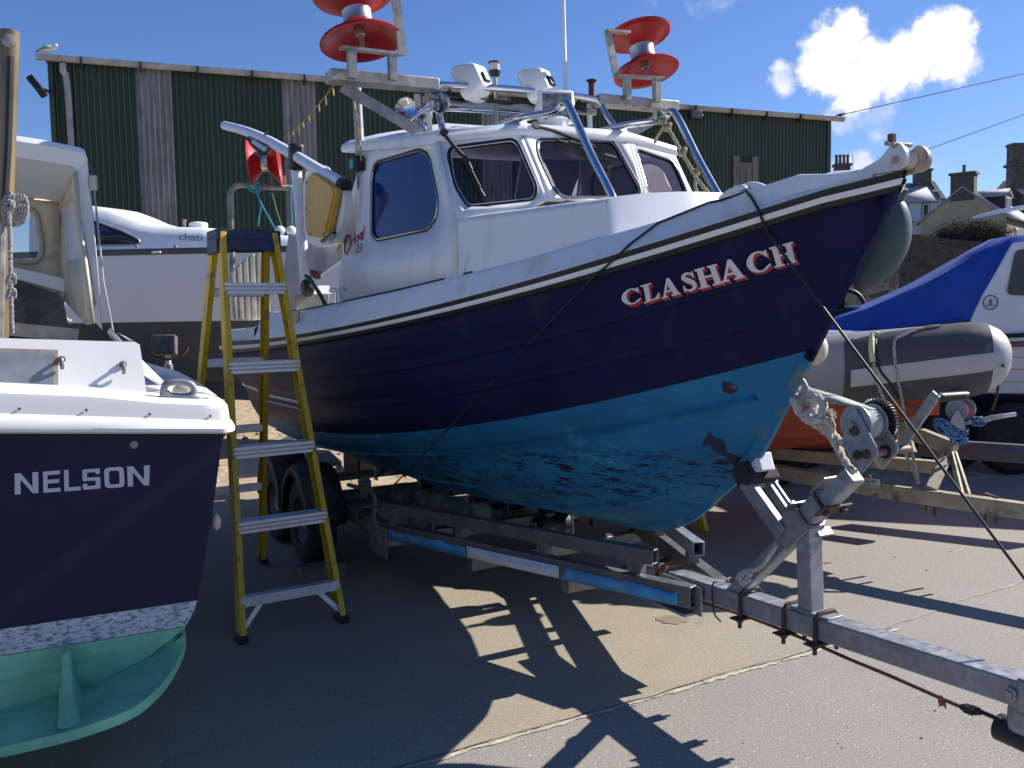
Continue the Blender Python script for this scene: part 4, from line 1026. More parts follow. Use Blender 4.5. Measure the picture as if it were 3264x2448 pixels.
MB().prism([bq+V((-.12, 0, .05)), bq+V((.12, 0, .05)), bq+V((.07, 0, .1)), bq+V((-.07, 0, .1))], (0, .12, 0)).build('davit_base', M_DAV, boat)
MB().tube(spl([by(975, 880, yd-.05), by(988, 890, yd-.05), by(1015, 930, yd-.05), by(1040, 978, yd-.05)], 6), .012, 10).build('hydraulic_hose', M_BLACK, boat)
# lamp under the arm
c = by(830, 462, yd); q = MB(); q.prism([by(a, b, yd-.03) for a, b in ((786, 438), (850, 478), (862, 462), (800, 425))], (0, .1, 0)); dl = q.build('deck_lamp', M_BLACK, boat, bevel=.006)
q = MB(); q.prism([by(a, b, yd-.037) for a, b in ((800, 455), (842, 484), (850, 470), (806, 443))], (0, .006, 0)); q.build('lens', mat('grey_lens', (.3, .32, .34), .15), dl)
MB().beam(by(852, 430, yd), by(838, 462, yd), .05, .02, up=(0, 1, 0)).build('lamp_bracket', M_BLACK, boat)
# hauler: white sheave discs behind a yellow cover
ch_ = by(1010, 640, yd+.06)
for o_, rr_ in ((.12, .20), (.18, .19)):
    MB().lathe([(.03, -.012), (rr_*.96, -.012), (rr_, 0), (rr_*.96, .012), (.03, .012)], ch_+V((-.03, o_-.12, .02)), (0, 1, 0), 36).build('hauler_sheave', M_WHITE2, boat)
YC = [(995, 550), (1022, 566), (1066, 596), (1070, 612), (1045, 742), (1041, 757), (984, 754), (976, 745), (970, 697), (972, 575)]
q = MB(); q.prism(rnd_poly([by(a, b, yd-.02) for a, b in ((985, 545), (1030, 552), (1082, 590), (1096, 620), (1092, 700), (1066, 778), (1010, 788), (975, 770), (966, 690), (966, 575))], .03, 4), (0, .05, 0)); q.build('hauler_casing', M_WHITE2, boat, bevel=.006)
M_YC = mat('yellow_cover', (.62, .36, .07), .5, var=.1, scale=4)
q = MB(); q.prism(rnd_poly([by(a, b, yd-.06) for a, b in YC], .012, 3), (0, .035, 0)); yc = q.build('hauler_cover', M_YC, boat, bevel=.008)
q = MB(); q.tube([by(a, b, yd-.063) for a, b in ((1016, 566), (1060, 598), (1063, 614), (1038, 738))], .008, 6); q.build('raised_rim', mat('yellow_rim', (.75, .38, .03), .45), yc)
for a, b in ((977, 582), (978, 665), (988, 745), (1034, 745)): MB().lathe([(.009, 0), (.007, .006)], by(a, b, yd-.061), (0, -1, 0), 8).build('cover_screw', M_STEEL, yc)
MB().beam(by(1028, 770, yd-.05), by(1066, 742, yd-.05), .02, .016).build('hauler_lever', M_BLACK, boat)
# sheet metal chute
q = MB(); q.prism([by(a, b, yd+.08) for a, b in ((920, 745), (1000, 770), (1082, 787), (1084, 830), (1016, 880), (990, 862), (972, 1000), (905, 1000), (902, 880))], (0, .02, 0)); q.build('hauling_chute', mat('aluminium_sheet', (.30, .29, .31), .5, metal=.3, var=.12), boat)
MB().beam(by(988, 868, yd+.06), by(1014, 882, yd+.06), .03, .03).build('chute_bracket', M_RUST, boat)
# cream line shooting rack at the stern (ribbed boards)
M_CREAM = mat('cream_boards', (.62, .55, .43), .7, var=.15, scale=8, dirt=(.28, .22, .15), dirt_amt=.6, dscale=6, dthr=.56)
xr = -3.55
fan = [((735, 868), (745, 1018)), ((752, 850), (762, 1020)), ((772, 835), (782, 1022)), ((793, 818), (802, 1022)), ((815, 805), (822, 1020)), ((835, 800), (842, 1016)), ((858, 800), (862, 1010))]
for (a, b), (a2, b2) in zip(fan[:-1], fan[1:]):
    P = [bx(*a, xr), bx(*a2, xr), bx(*b2, xr), bx(*b, xr)]
    MB().prism(P, (-.03, 0, 0)).build('line_rack_board', M_CREAM, boat, bevel=.012)
for i in range(5):
    P = [bx(862+i*12, 1000, xr+.3), bx(872+i*12, 1000, xr+.3), bx(874+i*12, 1058-i*2, xr+.3), bx(864+i*12, 1060-i*2, xr+.3)]
    MB().prism(P, (-.03, 0, 0)).build('rail_board', M_CREAM, boat, bevel=.006)
# rusty patch plate where the high bulwark ends
P = [by(a, b, -.955) for a, b in ((905, 993), (950, 990), (948, 1028), (908, 1032))]
MB().prism(P, (0, .012, 0)).build('bulwark_plate', mat('stained_plate', (.55, .45, .33), .6, dirt=(.30, .12, .04), dirt_amt=.8, dscale=9, dthr=.55), boat)
# cleats
def cleat(c, yaw, L_=.15, h=.05, r=.011, m=None):
    R1 = Matrix.Rotation(yaw, 3, 'Z'); c = V(c); q = MB()
    q.tube(spl([c+R1@V((x, 0, z)) for x, z in ((-L_/2, h*.95), (-L_*.25, h), (0, h*.93), (L_*.25, h), (L_/2, h*.95))], 5), [r*.7]+[r]*19+[r*.7], 10)
    for s in (-1, 1): q.tube([c+R1@V((s*L_*.16, 0, -.01)), c+R1@V((s*L_*.10, 0, h))], [r*1.5, r], 10)
    return q.build('cleat', m or M_CHROME, boat)
c = by(1078, 958, -.88); cleat(c, radians(8), .17, .055)
bc = by(2375, 628, -.20)
q = MB(); q.tube(spl([by(a, b, -.24) for a, b in ((2300, 634), (2330, 612), (2365, 600), (2372, 606))], 5), [.012]*15+[.01], 10); q.tube(spl([by(a, b, -.20) for a, b in ((2365, 612), (2380, 596), (2410, 594), (2440, 604))], 5), [.014]*15+[.008], 10)
q.lathe([(.03, -.05), (.028, .03)], by(2368, 622, -.22), (0, 0, 1), 14); q.build('mooring_bitt', M_WHITE2, boat)
# bow roller
def z4(a, b): return (2400+a/2.56, 300+b/2.56)
ck = [(800, 690), (850, 650), (900, 600), (1000, 550), (1050, 510), (1110, 430), (1150, 392), (1190, 397), (1235, 440), (1250, 500), (1240, 570), (1190, 612), (1120, 625), (980, 665)]
M_CAST = mat('worn_white_casting', (.62, .63, .65), .4, var=.12, scale=10, dirt=(.22, .12, .07), dirt_amt=.8, dscale=9, dthr=.62)
M_CASTR = mat('rusty_casting', (.38, .30, .24), .6, var=.25, scale=14, dirt=(.16, .08, .045), dirt_amt=.8, dscale=8, dthr=.5)
P = rnd_poly([by(*z4(*p), -.05) for p in ck], .012, 3); br = MB().prism(P, (0, .016, 0)).build('bow_roller', M_CAST, boat, bevel=.005)
P2 = [V((p.x+.012, .034, p.z-.006)) for p in P if p.x > .86]
MB().prism(P2, (0, .016, 0)).build('far_cheek', M_CASTR, br, bevel=.004)
cc = by(*z4(1165, 530), -.03)
MB().lathe([(.008, -.033), (.029, -.032), (.024, -.018), (.019, 0), (.024, .018), (.029, .032), (.008, .033)], V((cc.x, 0, cc.z)), (0, 1, 0), 24).build('roller', mat('roller_sheave', (.5, .47, .42), .5, var=.2), br)
for a, b, r_ in ((1165, 535, .012), (1155, 418, .009)): MB().lathe([(r_, 0), (r_*.8, .008)], by(*z4(a, b), -.051), (0, -1, 0), 10).build('roller_pin', M_CASTR, br)
tp = by(*z4(1152, 372), -.02); MB().cyl((tp.x, -.055, tp.z-.012), (tp.x, .055, tp.z-.012), .007, 10).build('keep_bar', M_CASTR, br)
MB().box((tp.x, -.03, tp.z+.004), (.016, .018, .024)).build('keep_lug', M_RUST, br)
# stem head fitting and bow eye
MB().box((.972, 0, 1.782), (.05, .05, .07), Matrix.Rotation(radians(25), 3, 'Y')).build('stem_head', M_NAVY, boat, bevel=.014, seg=3)
ey = by(2537, 1238, 0); q = MB(); q.tube(spl([ey+V((-.05, 0, .025)), ey+V((.015, 0, .035)), ey+V((.045, 0, .0)), ey+V((.01, 0, -.03)), ey+V((-.05, 0, -.02))], 6), .009, 10); q.build('bow_eye', M_GALV, boat)
# scar in the antifouling near the bow and grey transducer patch
q = MB(); sc = [(2302, 1215), (2318, 1217), (2338, 1222), (2353, 1235), (2350, 1245), (2335, 1253), (2322, 1255), (2305, 1245)]
q.fill([[(V((a, b)).to_tuple()) for a, b in sc]], fn=lambda a, b: B.hit(a, b, HULLBVH, .004)); q.build('bare_patch', mat('bare_gelcoat_patch', (.02, .022, .035), .7, dirt=(.2, .17, .15), dirt_amt=.8, dscale=12, dthr=.6), boat)
q = MB(); sc = [(2250, 1395), (2262, 1375), (2275, 1395), (2302, 1398), (2312, 1420), (2315, 1440), (2345, 1450), (2365, 1480), (2340, 1485), (2310, 1455), (2280, 1440), (2262, 1418), (2238, 1420)]
q.fill([sc], fn=lambda a, b: B.hit(a, b, HULLBVH, .004) or V((0, 0, .5)), sub=1); q.build('bare_patch', mat('bare_navy_patch', (.012, .016, .06), .6, var=.3, scale=9), boat)
# short white waterline mark on the quarter
q = MB(); q.fill([[(860, 1256), (958, 1278), (958, 1288), (860, 1264)]], fn=lambda a, b: B.hit(a, b, HULLBVH, .004) or V((0, 0, .9)), sub=2); q.build('waterline_mark', M_WHITE2, boat)
# ---------------------------------------------------------- loose gear on and about the boat
def top(q, name, m, label, cat, fr=B, group=None, **k):
    return tag(q.build(name, m, None, fr=fr, **k), label, cat, group)
# mooring line: black line from the bow bitt along the gunwale and down to the trailer
SKIN = MB()
for q_ in (both, gun, STRK): SKIN.add(q_.v, q_.f)
SKINBVH = SKIN.bvh()
hs_ = lambda pts, off=.007: [p for p in (B.hit(a, b, SKINBVH, off) for a, b in pts) if p is not None]
end = B.I @ (T.M @ V((-1.78, -.755, .36)))
P2 = [by(2385, 610, -.24)]+hs_([(2300, 643), (2265, 650), (2230, 658), (2190, 668), (2147, 684), (2100, 715), (2050, 753), (2010, 784), (1964, 822), (1930, 850), (1900, 874)])+[end]
MB_ = MB(); MB_.tube(P2, .0042, 8); MB_.tube(spl([end+V((0, -.01, 0)), end+V((.02, .0, .05)), end+V((.06, .06, .04)), end+V((.0, .07, -.04)), end+V((-.02, -.01, -.06))], 5), .006, 8)
top(MB_, 'tie_down_line', M_BLACK, 'thin black line slanting down the hull from the bow bitt to the near trailer beam', 'rope')
P2 = [by(2378, 610, -.235)]+hs_([(2390, 622), (2403, 640), (2418, 665), (2428, 690), (2437, 712), (2447, 738)], .009)
endw = B.I @ far(3420, 2052, 2.55)
top(MB().tube(P2+[endw], .0046, 8), 'tie_down_line', M_BLACK, 'taut black line running from the bow bitt past the winch to the lower right', 'rope')
# winch strap
s0, s1 = T.px(2570, 1243, y=0), T.px(2740, 1295, y=0)
d0 = V((dc.x-.01, 0, dc.z+.052))
q = MB(); pts_ = [s0, s0.lerp(d0, .5)+V((0, 0, -.004)), d0, V((dc.x+.025, 0, dc.z+.046))]
rows = []
for i, p in enumerate(pts_):
    wd = (.012, .022, .026, .026)[i]; tw = (.9, .35, .0, 0)[i]; sidev = V((0, cos(tw), sin(tw))); p = p+V((0, -.022, 0)) if i > 1 else p; rows.append([p-sidev*wd, p+sidev*wd])
q.loft(rows); top(q, 'winch_strap', mat('webbing', (.36, .40, .37), .85), 'pale green webbing strap stretched from the winch drum to the bow eye', 'strap', fr=T, solid=.003)
# thick white rope knotted through the bow eye
q = MB(); k0 = T.px(2545, 1255, y=0)
def tp_(a, b, y=0.): return T.px(a, b, y=y)
q.rope(spl([tp_(2550, 1240, .02), tp_(2530, 1260, -.02), tp_(2540, 1295, -.03), tp_(2565, 1330, -.02), tp_(2600, 1350, -.01), tp_(2630, 1362)], 6), .017)
q.rope(spl([tp_(2552, 1240, .02), tp_(2580, 1245, .03), tp_(2600, 1275, .02), tp_(2590, 1310, -.01), tp_(2570, 1320, -.03), tp_(2590, 1338, -.035), tp_(2625, 1335, -.02), tp_(2640, 1350, .01)], 6), .016)
q.rope(spl([tp_(2575, 1275, -.03), tp_(2600, 1265, -.02), tp_(2625, 1290, -.02), tp_(2615, 1325, -.03), tp_(2595, 1320, .02), tp_(2605, 1290, .03)], 6), .015)
q.rope(spl([tp_(2610, 1345, .02), tp_(2635, 1340, -.03), tp_(2652, 1355, -.02), tp_(2640, 1375, .01), tp_(2618, 1368, .02), tp_(2615, 1350, -.02)], 6), .014)
q.rope(spl([tp_(2630, 1360), tp_(2660, 1410), tp_(2700, 1480, -.03), tp_(2722, 1505, -.045)], 6), .0135)
q.rope(spl([tp_(2636, 1358, .02), tp_(2660, 1385, .02), tp_(2682, 1410, .0)], 6), .0115)
for i in range(26):
    a = random.uniform(-.5, .7); L_ = random.uniform(.03, .06); c0 = tp_(2630, 1312, random.uniform(-.015, .015)); d_ = V((cos(a)*.8, random.uniform(-.4, .4), sin(a)*.8))
    q.tube([c0, c0+d_*L_*.5, c0+d_*L_+V((0, 0, -.008))], .0016, 4)
top(q, 'knotted_rope', M_ROPEW, 'thick frayed white rope knotted between the bow eye and the winch post', 'rope', fr=T)
q = MB(); q.rope(spl([tp_(2477, 1735, -.05), tp_(2440, 1790, -.06), tp_(2410, 1815, -.05), tp_(2372, 1822, -.05), tp_(2352, 1840, -.05), tp_(2370, 1855, -.06), tp_(2395, 1825, -.06)], 6), .008)
q.rope(spl([tp_(2395, 1815, -.055), tp_(2365, 1835, -.06), tp_(2365, 1862, -.06), tp_(2392, 1845, -.06)], 6), .008)
top(q, 'rope_tail', mat('pale_rope', (.5, .5, .45), .9, var=.2, scale=60), 'pale rope end hanging along the foot of the winch post', 'rope', fr=T)
# tan rope on the port grab rail
xr_ = -.20; yr = .275
pp = lambda a, b, y=yr: by(a, b, y)
q = MB(); 
q.rope(spl([pp(2080, 378, .255), pp(2095, 360, .30), pp(2112, 365, .30), pp(2108, 388, .25), pp(2090, 385, .25), pp(2098, 362, .30), pp(2118, 372, .29), pp(2115, 395, .26)], 6), .012)
q.rope(spl([pp(2112, 385), pp(2125, 402), pp(2140, 425), pp(2175, 490), pp(2205, 540), pp(2222, 570), pp(2250, 605), pp(2282, 640)], 6), .0085)
q.rope(spl([pp(2124, 398), pp(2105, 420), pp(2093, 440), pp(2087, 456)], 6), .0075)
q.rope(spl([pp(2220, 568), pp(2216, 590), pp(2222, 615), pp(2226, 640)], 6), .0075)
for a, b in ((2126, 405), (2174, 484), (2220, 548)):
    c = pp(a, b); q.rope([c+V((.016*cos(t), .016*sin(t), .012*sin(2*t))) for t in [i*.5 for i in range(14)]], .0085)
    q.rope([c+V((.003+.014*cos(t), .01*sin(t), .016*sin(t))) for t in [i*.5 for i in range(14)]], .008)
top(q, 'knotted_line', M_ROPET, 'tan knotted line tied to the port grab rail and hanging to the foredeck', 'rope')
# string of small fish hooks from the gantry end to the davit
q = MB(); a = B.I @ (B.M @ bx(1072, 262)); P = []
e_ = by(905, 440, yd)
for i in range(25):
    t = i/24; P.append(a.lerp(e_, t)+V((0, 0, -.02*sin(pi*t))))
q.tube(P, .0035, 6)
top(q, 'hook_line', mat('tan_line', (.36, .28, .13), .9), 'thin tan line strung from the gantry end down to the white davit', 'rope')
q = MB(); P = [a+V((0, .06, 0)), by(1130, 320, -.75), by(1141, 400, -.72), by(1150, 480, -.70)]; q.tube(spl(P, 6), .0035, 6)
top(q, 'hook_line', mat('tan_line', (.36, .28, .13), .9), 'thin tan line hanging from the gantry end to the wheelhouse corner', 'rope')
rnd = random.Random(11); hp = [a.lerp(e_, t)+V((0, 0, -.02*sin(pi*t))) for t in (.05, .16, .27, .36, .45, .57, .66, .78, .88)]+spl(P, 6)[6::3]
for i, p in enumerate(hp):
    q = MB(); l = rnd.uniform(.035, .06); q.tube([p, p+V((rnd.uniform(-.008, .008), 0, -l*.6)), p+V((rnd.uniform(-.01, .01), 0, -l))], [.002, .006, .003], 6)
    top(q, 'fishing_lure', mat('amber_lure', (.42, .26, .08), .5), 'tiny amber lure dangling from the tan line by the gantry', 'lure', group='lures hanging on the tan lines')
# blue ropes from the stern reel
M_ROPEB = mat('blue_rope', (.05, .30, .40), .85, var=.2, scale=50)
q = MB(); sx = lambda a, b: bx(a, b, xs_+.03)
q.rope(spl([sx(795, 585), sx(815, 592), sx(832, 600), sx(822, 612), sx(800, 608), sx(795, 592), sx(815, 588)], 6), .009)
q.rope(spl([sx(818, 605), sx(828, 640), sx(855, 690), sx(882, 738)], 6), .007); q.rope(spl([sx(815, 605), sx(832, 650), sx(826, 690), sx(822, 720)], 6), .007)
q.rope(spl([sx(778, 582), sx(790, 592), sx(806, 590), sx(830, 580)], 5), .007)
top(q, 'blue_rope', M_ROPEB, 'turquoise rope looped round the stern frame beneath the small red reel', 'rope')
q = MB(); q.rope([sx(925, 590), sx(928, 660), sx(932, 725)], .007); q.rope([sx(920, 595), sx(930, 600), sx(926, 612)], .008)
top(q, 'blue_rope', M_ROPEB, 'turquoise rope hanging straight down beside the davit post', 'rope')
q = MB(); q.tube([sx(866, 612), sx(885, 680), sx(900, 728)], .004, 6); top(q, 'tan_cord', mat('tan_line', (.36, .28, .13), .9), 'thin tan cord hanging below the small red reel', 'cord')
for a, b in ((893, 735), (928, 735)):
    c = sx(a, b); q = MB(); q.ball(c, .04, 14, 8, (.6, 1, .9)); top(q, 'net_float', M_WHITE2, 'small white net float behind the ladder top, %s' % ('tied below the slanting turquoise rope' if a < 900 else 'tied below the upright turquoise rope'), 'float')
# rope coil and green netting against the wheelhouse corner
q = MB(); rnd = random.Random(5)
for i in range(7):
    y = yd+.1+rnd.uniform(-.02, .02); x0 = 1085+rnd.uniform(-6, 8)
    q.rope(spl([by(x0+8, 658, y), by(x0-2+rnd.uniform(-5, 5), 690, y), by(x0+rnd.uniform(-8, 8), 725, y+.02), by(x0-4+rnd.uniform(-6, 6), 765, y), by(x0-6+rnd.uniform(-6, 6), 800, y)], 5), .008)
top(q, 'rope_hank', M_ROPET, 'hank of tan rope hanging by the aft edge of the wheelhouse', 'rope')
# teal fender hanging off the port bow
cf = by(2800, 782, .30); ax = (B.px(2845, 690, y=.30)-B.px(2765, 880, y=.30)).normalized()
q = MB(); Lf = .175; rfn = .10
q.lathe([(max(.004, rfn*sin(pi*min(1, t))**.62*(1.0-.1*t)), (t-.5)*2*Lf) for t in [i/20 for i in range(21)]], cf, -ax, 28); q.lathe([(.02, -Lf-.03), (.02, -Lf+.02)], cf, -ax, 12)
q.tube([cf-(-ax)*0+ax*(Lf+.02), V((cf.x-.05, .24, CZ(.6)+.01)), V((cf.x-.12, .12, CZ(.6)+.01))], .006, 6)
top(q, 'fender', mat('teal_fender', (.035, .078, .095), .5, var=.15, scale=5), 'big teal inflatable fender hanging off the bow beyond the stem', 'fender')
# ------------------------------------------------------------------ yellow step ladder
LF = Fr((-1.033, 4.0455, 0), radians(32.3))
lad = thing('step_ladder', 'yellow fibreglass step ladder with aluminium treads and dark blue top beside the blue boat', 'ladder', LF)
M_YEL = mat('yellow_fibreglass', (.62, .42, .015), .45, var=.1, dirt=(.16, .13, .07), dirt_amt=.7, dscale=13, dthr=.58, dsharp=.05, streak=(.42, .33, .10), streak_amt=.5)
M_ALU = mat('aluminium_tread', (.66, .67, .70), .38, metal=.35, var=.08, scale=18, dirt=(.06, .07, .16), dirt_amt=.9, dscale=16, dthr=.70, dsharp=.03)
M_BLUP = mat('dark_blue_plastic', (.022, .03, .085), .5, var=.25, scale=9, dirt=(.2, .22, .3), dirt_amt=.6, dscale=9, dthr=.62)
HT, YT = 1.855, .44
def channel(a, b, w, d, inx, t=.004, up=(0, 1, 0)):
    """C-section rail: web facing outwards, flanges turned in"""
    m = MB(); a, b = V(a), V(b); ax = (b-a).normalized(); x = V((inx, 0, 0)); y = ax.cross(x).normalized()
    if y.y < 0: y = -y
    prof = [(0, -d/2), (w, -d/2), (w, -d/2+t), (t, -d/2+t), (t, d/2-t), (w, d/2-t), (w, d/2), (0, d/2)]
    m.loft([[p+x*i+y*j for i, j in prof] for p in (a, b)], wrap=True, capA=True, capB=True); return m
RAILS = {}
for s in (-1, 1):
    f0, f1 = V((s*.25, 0, .012)), V((s*.138-.02, YT-.02, HT))
    RAILS[s] = (f0, f1)
    channel(f0, f1, .028, .075, -s).build('front_rail', M_YEL, lad, bevel=.002)
    b0, b1 = V((s*.24, 1.225, .012)), V((s*.14-.02, YT+.10, HT-.01))
    channel(b0, b1, .028, .07, -s).build('rear_rail', M_YEL, lad, bevel=.002)
    for p, y in ((f0, -.0), (b0, 0)):
        MB().box((p.x-s*.012, p.y+y, .018), (.045, .09, .036)).build('foot', M_BLACK, lad, bevel=.006)
def on_rail(z, rear=False):
    a, b = (V((.24, 1.225, .012)), V((.14, YT+.10, HT-.01))) if rear else (V((.25, 0, .012)), V((.138, YT-.02, HT)))
    return a.lerp(b, (z-a.z)/(b.z-a.z))
def rail_mid(z): 
    p = on_rail(z); return p.x-.006, p.y
for z in (.195, .525, .858, 1.245, 1.618):
    hx, y = rail_mid(z); m = MB(); ox = -.02*z/HT
    top = z
    if z > .3:
        # fluted tread: front lip with two grooves, ribbed top
        for z0_, z1_ in ((0, -.016), (-.021, -.034), (-.039, -.055)): m.box((0, y-.044, top+(z0_+z1_)/2), (2*hx, .012, z0_-z1_))
        m.box((0, y-.036, top-.028), (2*hx, .006, .052)); m.box((0, y, top-.009), (2*hx, .066, .008)); m.box((0, y+.038, top-.02), (2*hx, .008, .034))
        for k in range(7): m.box((0, y-.031+k*.0105, top-.003), (2*hx, .005, .006))
    else:
        m.box((0, y-.02, top-.02), (2*hx, .05, .045))
    for p in m.v: p.x += ox
    m.build('tread', M_ALU, lad, bevel=.0015)
    for s in (-1, 1):
        for dz in (-.005, -.045):
            p = on_rail(top+dz); MB().ball((s*p.x-s*.012+ox, p.y-.04, top+dz), .006, 8, 5, (1, .5, 1)).build('rivet', M_STEEL, lad)
for z in (.50, .85, 1.22, 1.58):
    p = on_rail(z, True); MB().box((-.02*z/HT, p.y-.02, z), (2*p.x-.02, .018, .045)).build('rear_bar', M_ALU, lad, bevel=.003)
for s in (-1, 1):
    hx, y = rail_mid(.195)
    MB().beam((s*.12, y-.012, .17), (s*(.238), -.005, .045), .022, .006, up=(0, 1, 0)).build('brace', M_ALU, lad)
    a, b = on_rail(1.0), on_rail(1.0, True)
    MB().beam((s*(a.x-.02), a.y+.03, 1.0), (s*(b.x-.02), b.y-.03, 1.0), .018, .004).build('spreader', M_ALU, lad)
cxx = -.018
m = MB(); m.prism(rnd_poly([V((cxx-.158, YT-.055, HT-.03)), V((cxx+.158, YT-.055, HT-.03)), V((cxx+.158, YT+.155, HT-.03)), V((cxx-.158, YT+.155, HT-.03))], .03, 4), (0, 0, .05))
m.box((cxx, YT-.045, HT-.05), (.29, .016, .065)); m.box((cxx, YT+.145, HT-.045), (.29, .016, .06))
for s in (-1, 1): m.box((cxx+s*.150, YT+.05, HT-.05), (.016, .18, .09))
m.build('top_cap', M_BLUP, lad, bevel=.005)
# ------------------------------------------------------------------ the dark blue boat at the left, seen from astern
NF_ = Fr((-.93, 2.87, 0), radians(26))
nel = thing('motor_boat', 'dark blue and white boat seen from astern, filling the left edge, green bottom showing', 'boat', NF_)
nx = lambda a, b, y=0.: NF_.px(a, b, y=y)
M_NAVY2 = mat('old_navy_gelcoat', (.015, .0175, .045), .5, spec=.2, var=.15, scale=4, dirt=(.028, .032, .075), dirt_amt=.6, dscale=7, dthr=.55, dsharp=.3)
M_CREAMW = mat('aged_white_gelcoat', (.80, .79, .76), .38, var=.03, scale=3, dirt=(.56, .50, .38), dirt_amt=.5, dscale=3, dthr=.56, dsharp=.25)
M_BOOT = mat('scraped_white_paint', (.50, .53, .58), .6, var=.12, scale=10, dirt=(.10, .13, .17), dirt_amt=.9, dscale=38, dthr=.505, dsharp=.06, stretch=(1, 1, 2.6))
M_GRN = mat('green_antifouling', (.21, .52, .33), .65, var=.2, scale=5, dirt=(.46, .30, .15), dirt_amt=.8, dscale=4.5, dthr=.66, dsharp=.05, bump=.15)
HX = .66           # half the transom beyond the frame edge: the boat is 1.9 m in beam
def mirx(P, c=-.95): return [V((2*c-p.x, p.y, p.z)) for p in P]
edge = [nx(728, 1372), nx(708, 1404), nx(690, 1540), nx(671, 1677), nx(651, 1797), nx(629, 1914)]
boot = [nx(629, 1914), nx(618, 1950), nx(592, 1996)]
vb = [nx(592, 1998), nx(469, 2097), nx(289, 2187), nx(109, 2239), nx(0, 2265)]
kz = vb[-1].z-.04
def hullside(P, m, nm, **k):
    q = MB(); rows = []
    for yy, kx, dz in ((0, 1, 0), (.03, 1.003, 0), (.8, 1.05, .02), (1.8, 1.0, .06), (2.8, .72, .16), (3.6, .34, .28), (4.0, .02, .36)):
        rows.append([V((-.95+(p.x+.95)*kx, yy, p.z+dz)) for p in P])
    q.loft(rows); q.loft([mirx(r) for r in rows]); q.add(P+mirx(P)[::-1], [tuple(range(2*len(P)))])
    return q.build(nm, m, nel, sharp=30, **k)
hullside(edge, M_NAVY2, 'hull')
hullside(boot, M_BOOT, 'boot_top')
q = MB(); x1_ = nx(722, 1330).x-.02; q.loft([[V((x, -.001, 1.05)), V((x, -.001, 1.085+max(0, (x1_-max(x, -.95))*.09))), V((x, .05, 1.085+max(0, (x1_-max(x, -.95))*.09)))] for x in (-1.88, -.95, -.6, -.3, x1_)]); q.build('transom_head', M_NAVY2, nel)
hullside(vb+[V((-.95, 0, kz))], M_GRN, 'hull_bottom')
# bottom shelf running aft of the transom, with the strut
pn = (vb[3]-vb[1]).cross(V((0, 1, 0))).normalized()
outer_px = [(588, 1999), (592, 2034), (570, 2097), (520, 2175), (430, 2253), (293, 2308), (172, 2343), (0, 2382), (-160, 2410)]
OUT = spl([NF_.pl(a, b, vb[1]+V((0, 0, -.012)), pn) for a, b in outer_px], 6)
vs_ = spl(vb, 8); vext = vs_+[V((-1.0, 0, kz))]
inn_ = []
for i in range(len(OUT)):
    t = i/(len(OUT)-1)*(len(vext)-1); k = min(int(t), len(vext)-2); p = vext[k].lerp(vext[k+1], t-k); inn_.append(V((p.x, .02, p.z+.004)))
sh = MB(); sh.loft([OUT, inn_]); sh.loft([[p+V((0, 0, -.03)) for p in OUT], [p+V((0, 0, -.03)) for p in inn_]]); sh.loft([OUT, [p+V((0, -.004, -.015)) for p in OUT], [p+V((0, 0, -.03)) for p in OUT]])
sh.build('hull_shelf', M_GRN, nel, sharp=40)
fb = NF_.pl(222, 2295, vb[1], pn); ft = nx(213, 2152, fb.y*.35)
q = MB(); q.loft([[V((fb.x+.022*sx_, fb.y-.03, fb.z-.0)), V((fb.x+.012*sx_, fb.y-.05, fb.z)), V((fb.x+.03*sx_, .0, fb.z))] for sx_ in (-1, 1)]); 
q = MB(); q.loft([[V((fb.x-.03, fb.y-.03, fb.z-.01)), V((fb.x+.03, fb.y-.03, fb.z-.01)), V((fb.x+.03, 0, fb.z)), V((fb.x-.03, 0, fb.z))], [V((fb.x-.016, fb.y*.75, fb.z+.05)), V((fb.x+.012, fb.y*.75, fb.z+.05)), V((fb.x+.012, 0, fb.z+.05)), V((fb.x-.016, 0, fb.z+.05))], [V((fb.x-.016, fb.y*.45, fb.z+.15)), V((fb.x+.006, fb.y*.45, fb.z+.15)), V((fb.x+.006, 0, fb.z+.15)), V((fb.x-.016, 0, fb.z+.15))]], wrap=True, capB=True)
q.build('strut', M_GRN, nel, bevel=.008, sharp=60)
# strake line across the green
q = MB(); q.tube([nx(0, 2177)+V((0, -.003, 0)), nx(215, 2125)+V((0, -.003, 0)), nx(325, 2085)+V((0, -.003, 0))], .004, 6); q.build('strake', M_GRN, nel)
# white gunwale moulding across the stern and along the side
cs = [(.03, 1.083), (-.055, 1.083), (-.066, 1.089), (-.068, 1.100), (-.052, 1.117), (-.040, 1.124), (-.034, 1.168), (-.030, 1.182), (-.012, 1.193), (.01, 1.196), (.08, 1.203), (.10, 1.205)]
G = MB(); x1 = nx(722, 1330).x+.005
def gz(x): return (x1-x)*.10*(1 if x > -.95 else 0)
rows = []
xsl = [-1.9, -.95, -.7, -.4, -.2, -.08, -.03]
for x in xsl: rows.append([V((x+x1, y, z+gz(x+x1)*(.75 if z < 1.11 else 1.0)-(.012 if z > 1.15 and x > -.3 else 0))) for y, z in cs])
for a in (15, 40, 65, 90):
    t = radians(a); rows.append([V((x1-.03+(.03-y)*sin(t)*.55+0, .03-(.03-y)*cos(t), z-.012*(z > 1.15))) for y, z in cs[:10]]+[V((x1-.05, .06, 1.195)), V((x1-.06, .08, 1.195))])
for yy in (.3, .8, 1.4, 2.2, 3.0):
    d = .04*sin(yy*.8); rows.append([V((x1-.03+(.03-y)*.55+d*.5-max(0, yy-1.2)*.12, yy, z+.02*yy-.012*(z > 1.15))) for y, z in cs[:10]]+[V((x1-.05-max(0, yy-1.2)*.12, yy, 1.195+.02*yy)), V((x1-.06-max(0, yy-1.2)*.12, yy, 1.19+.02*yy))])
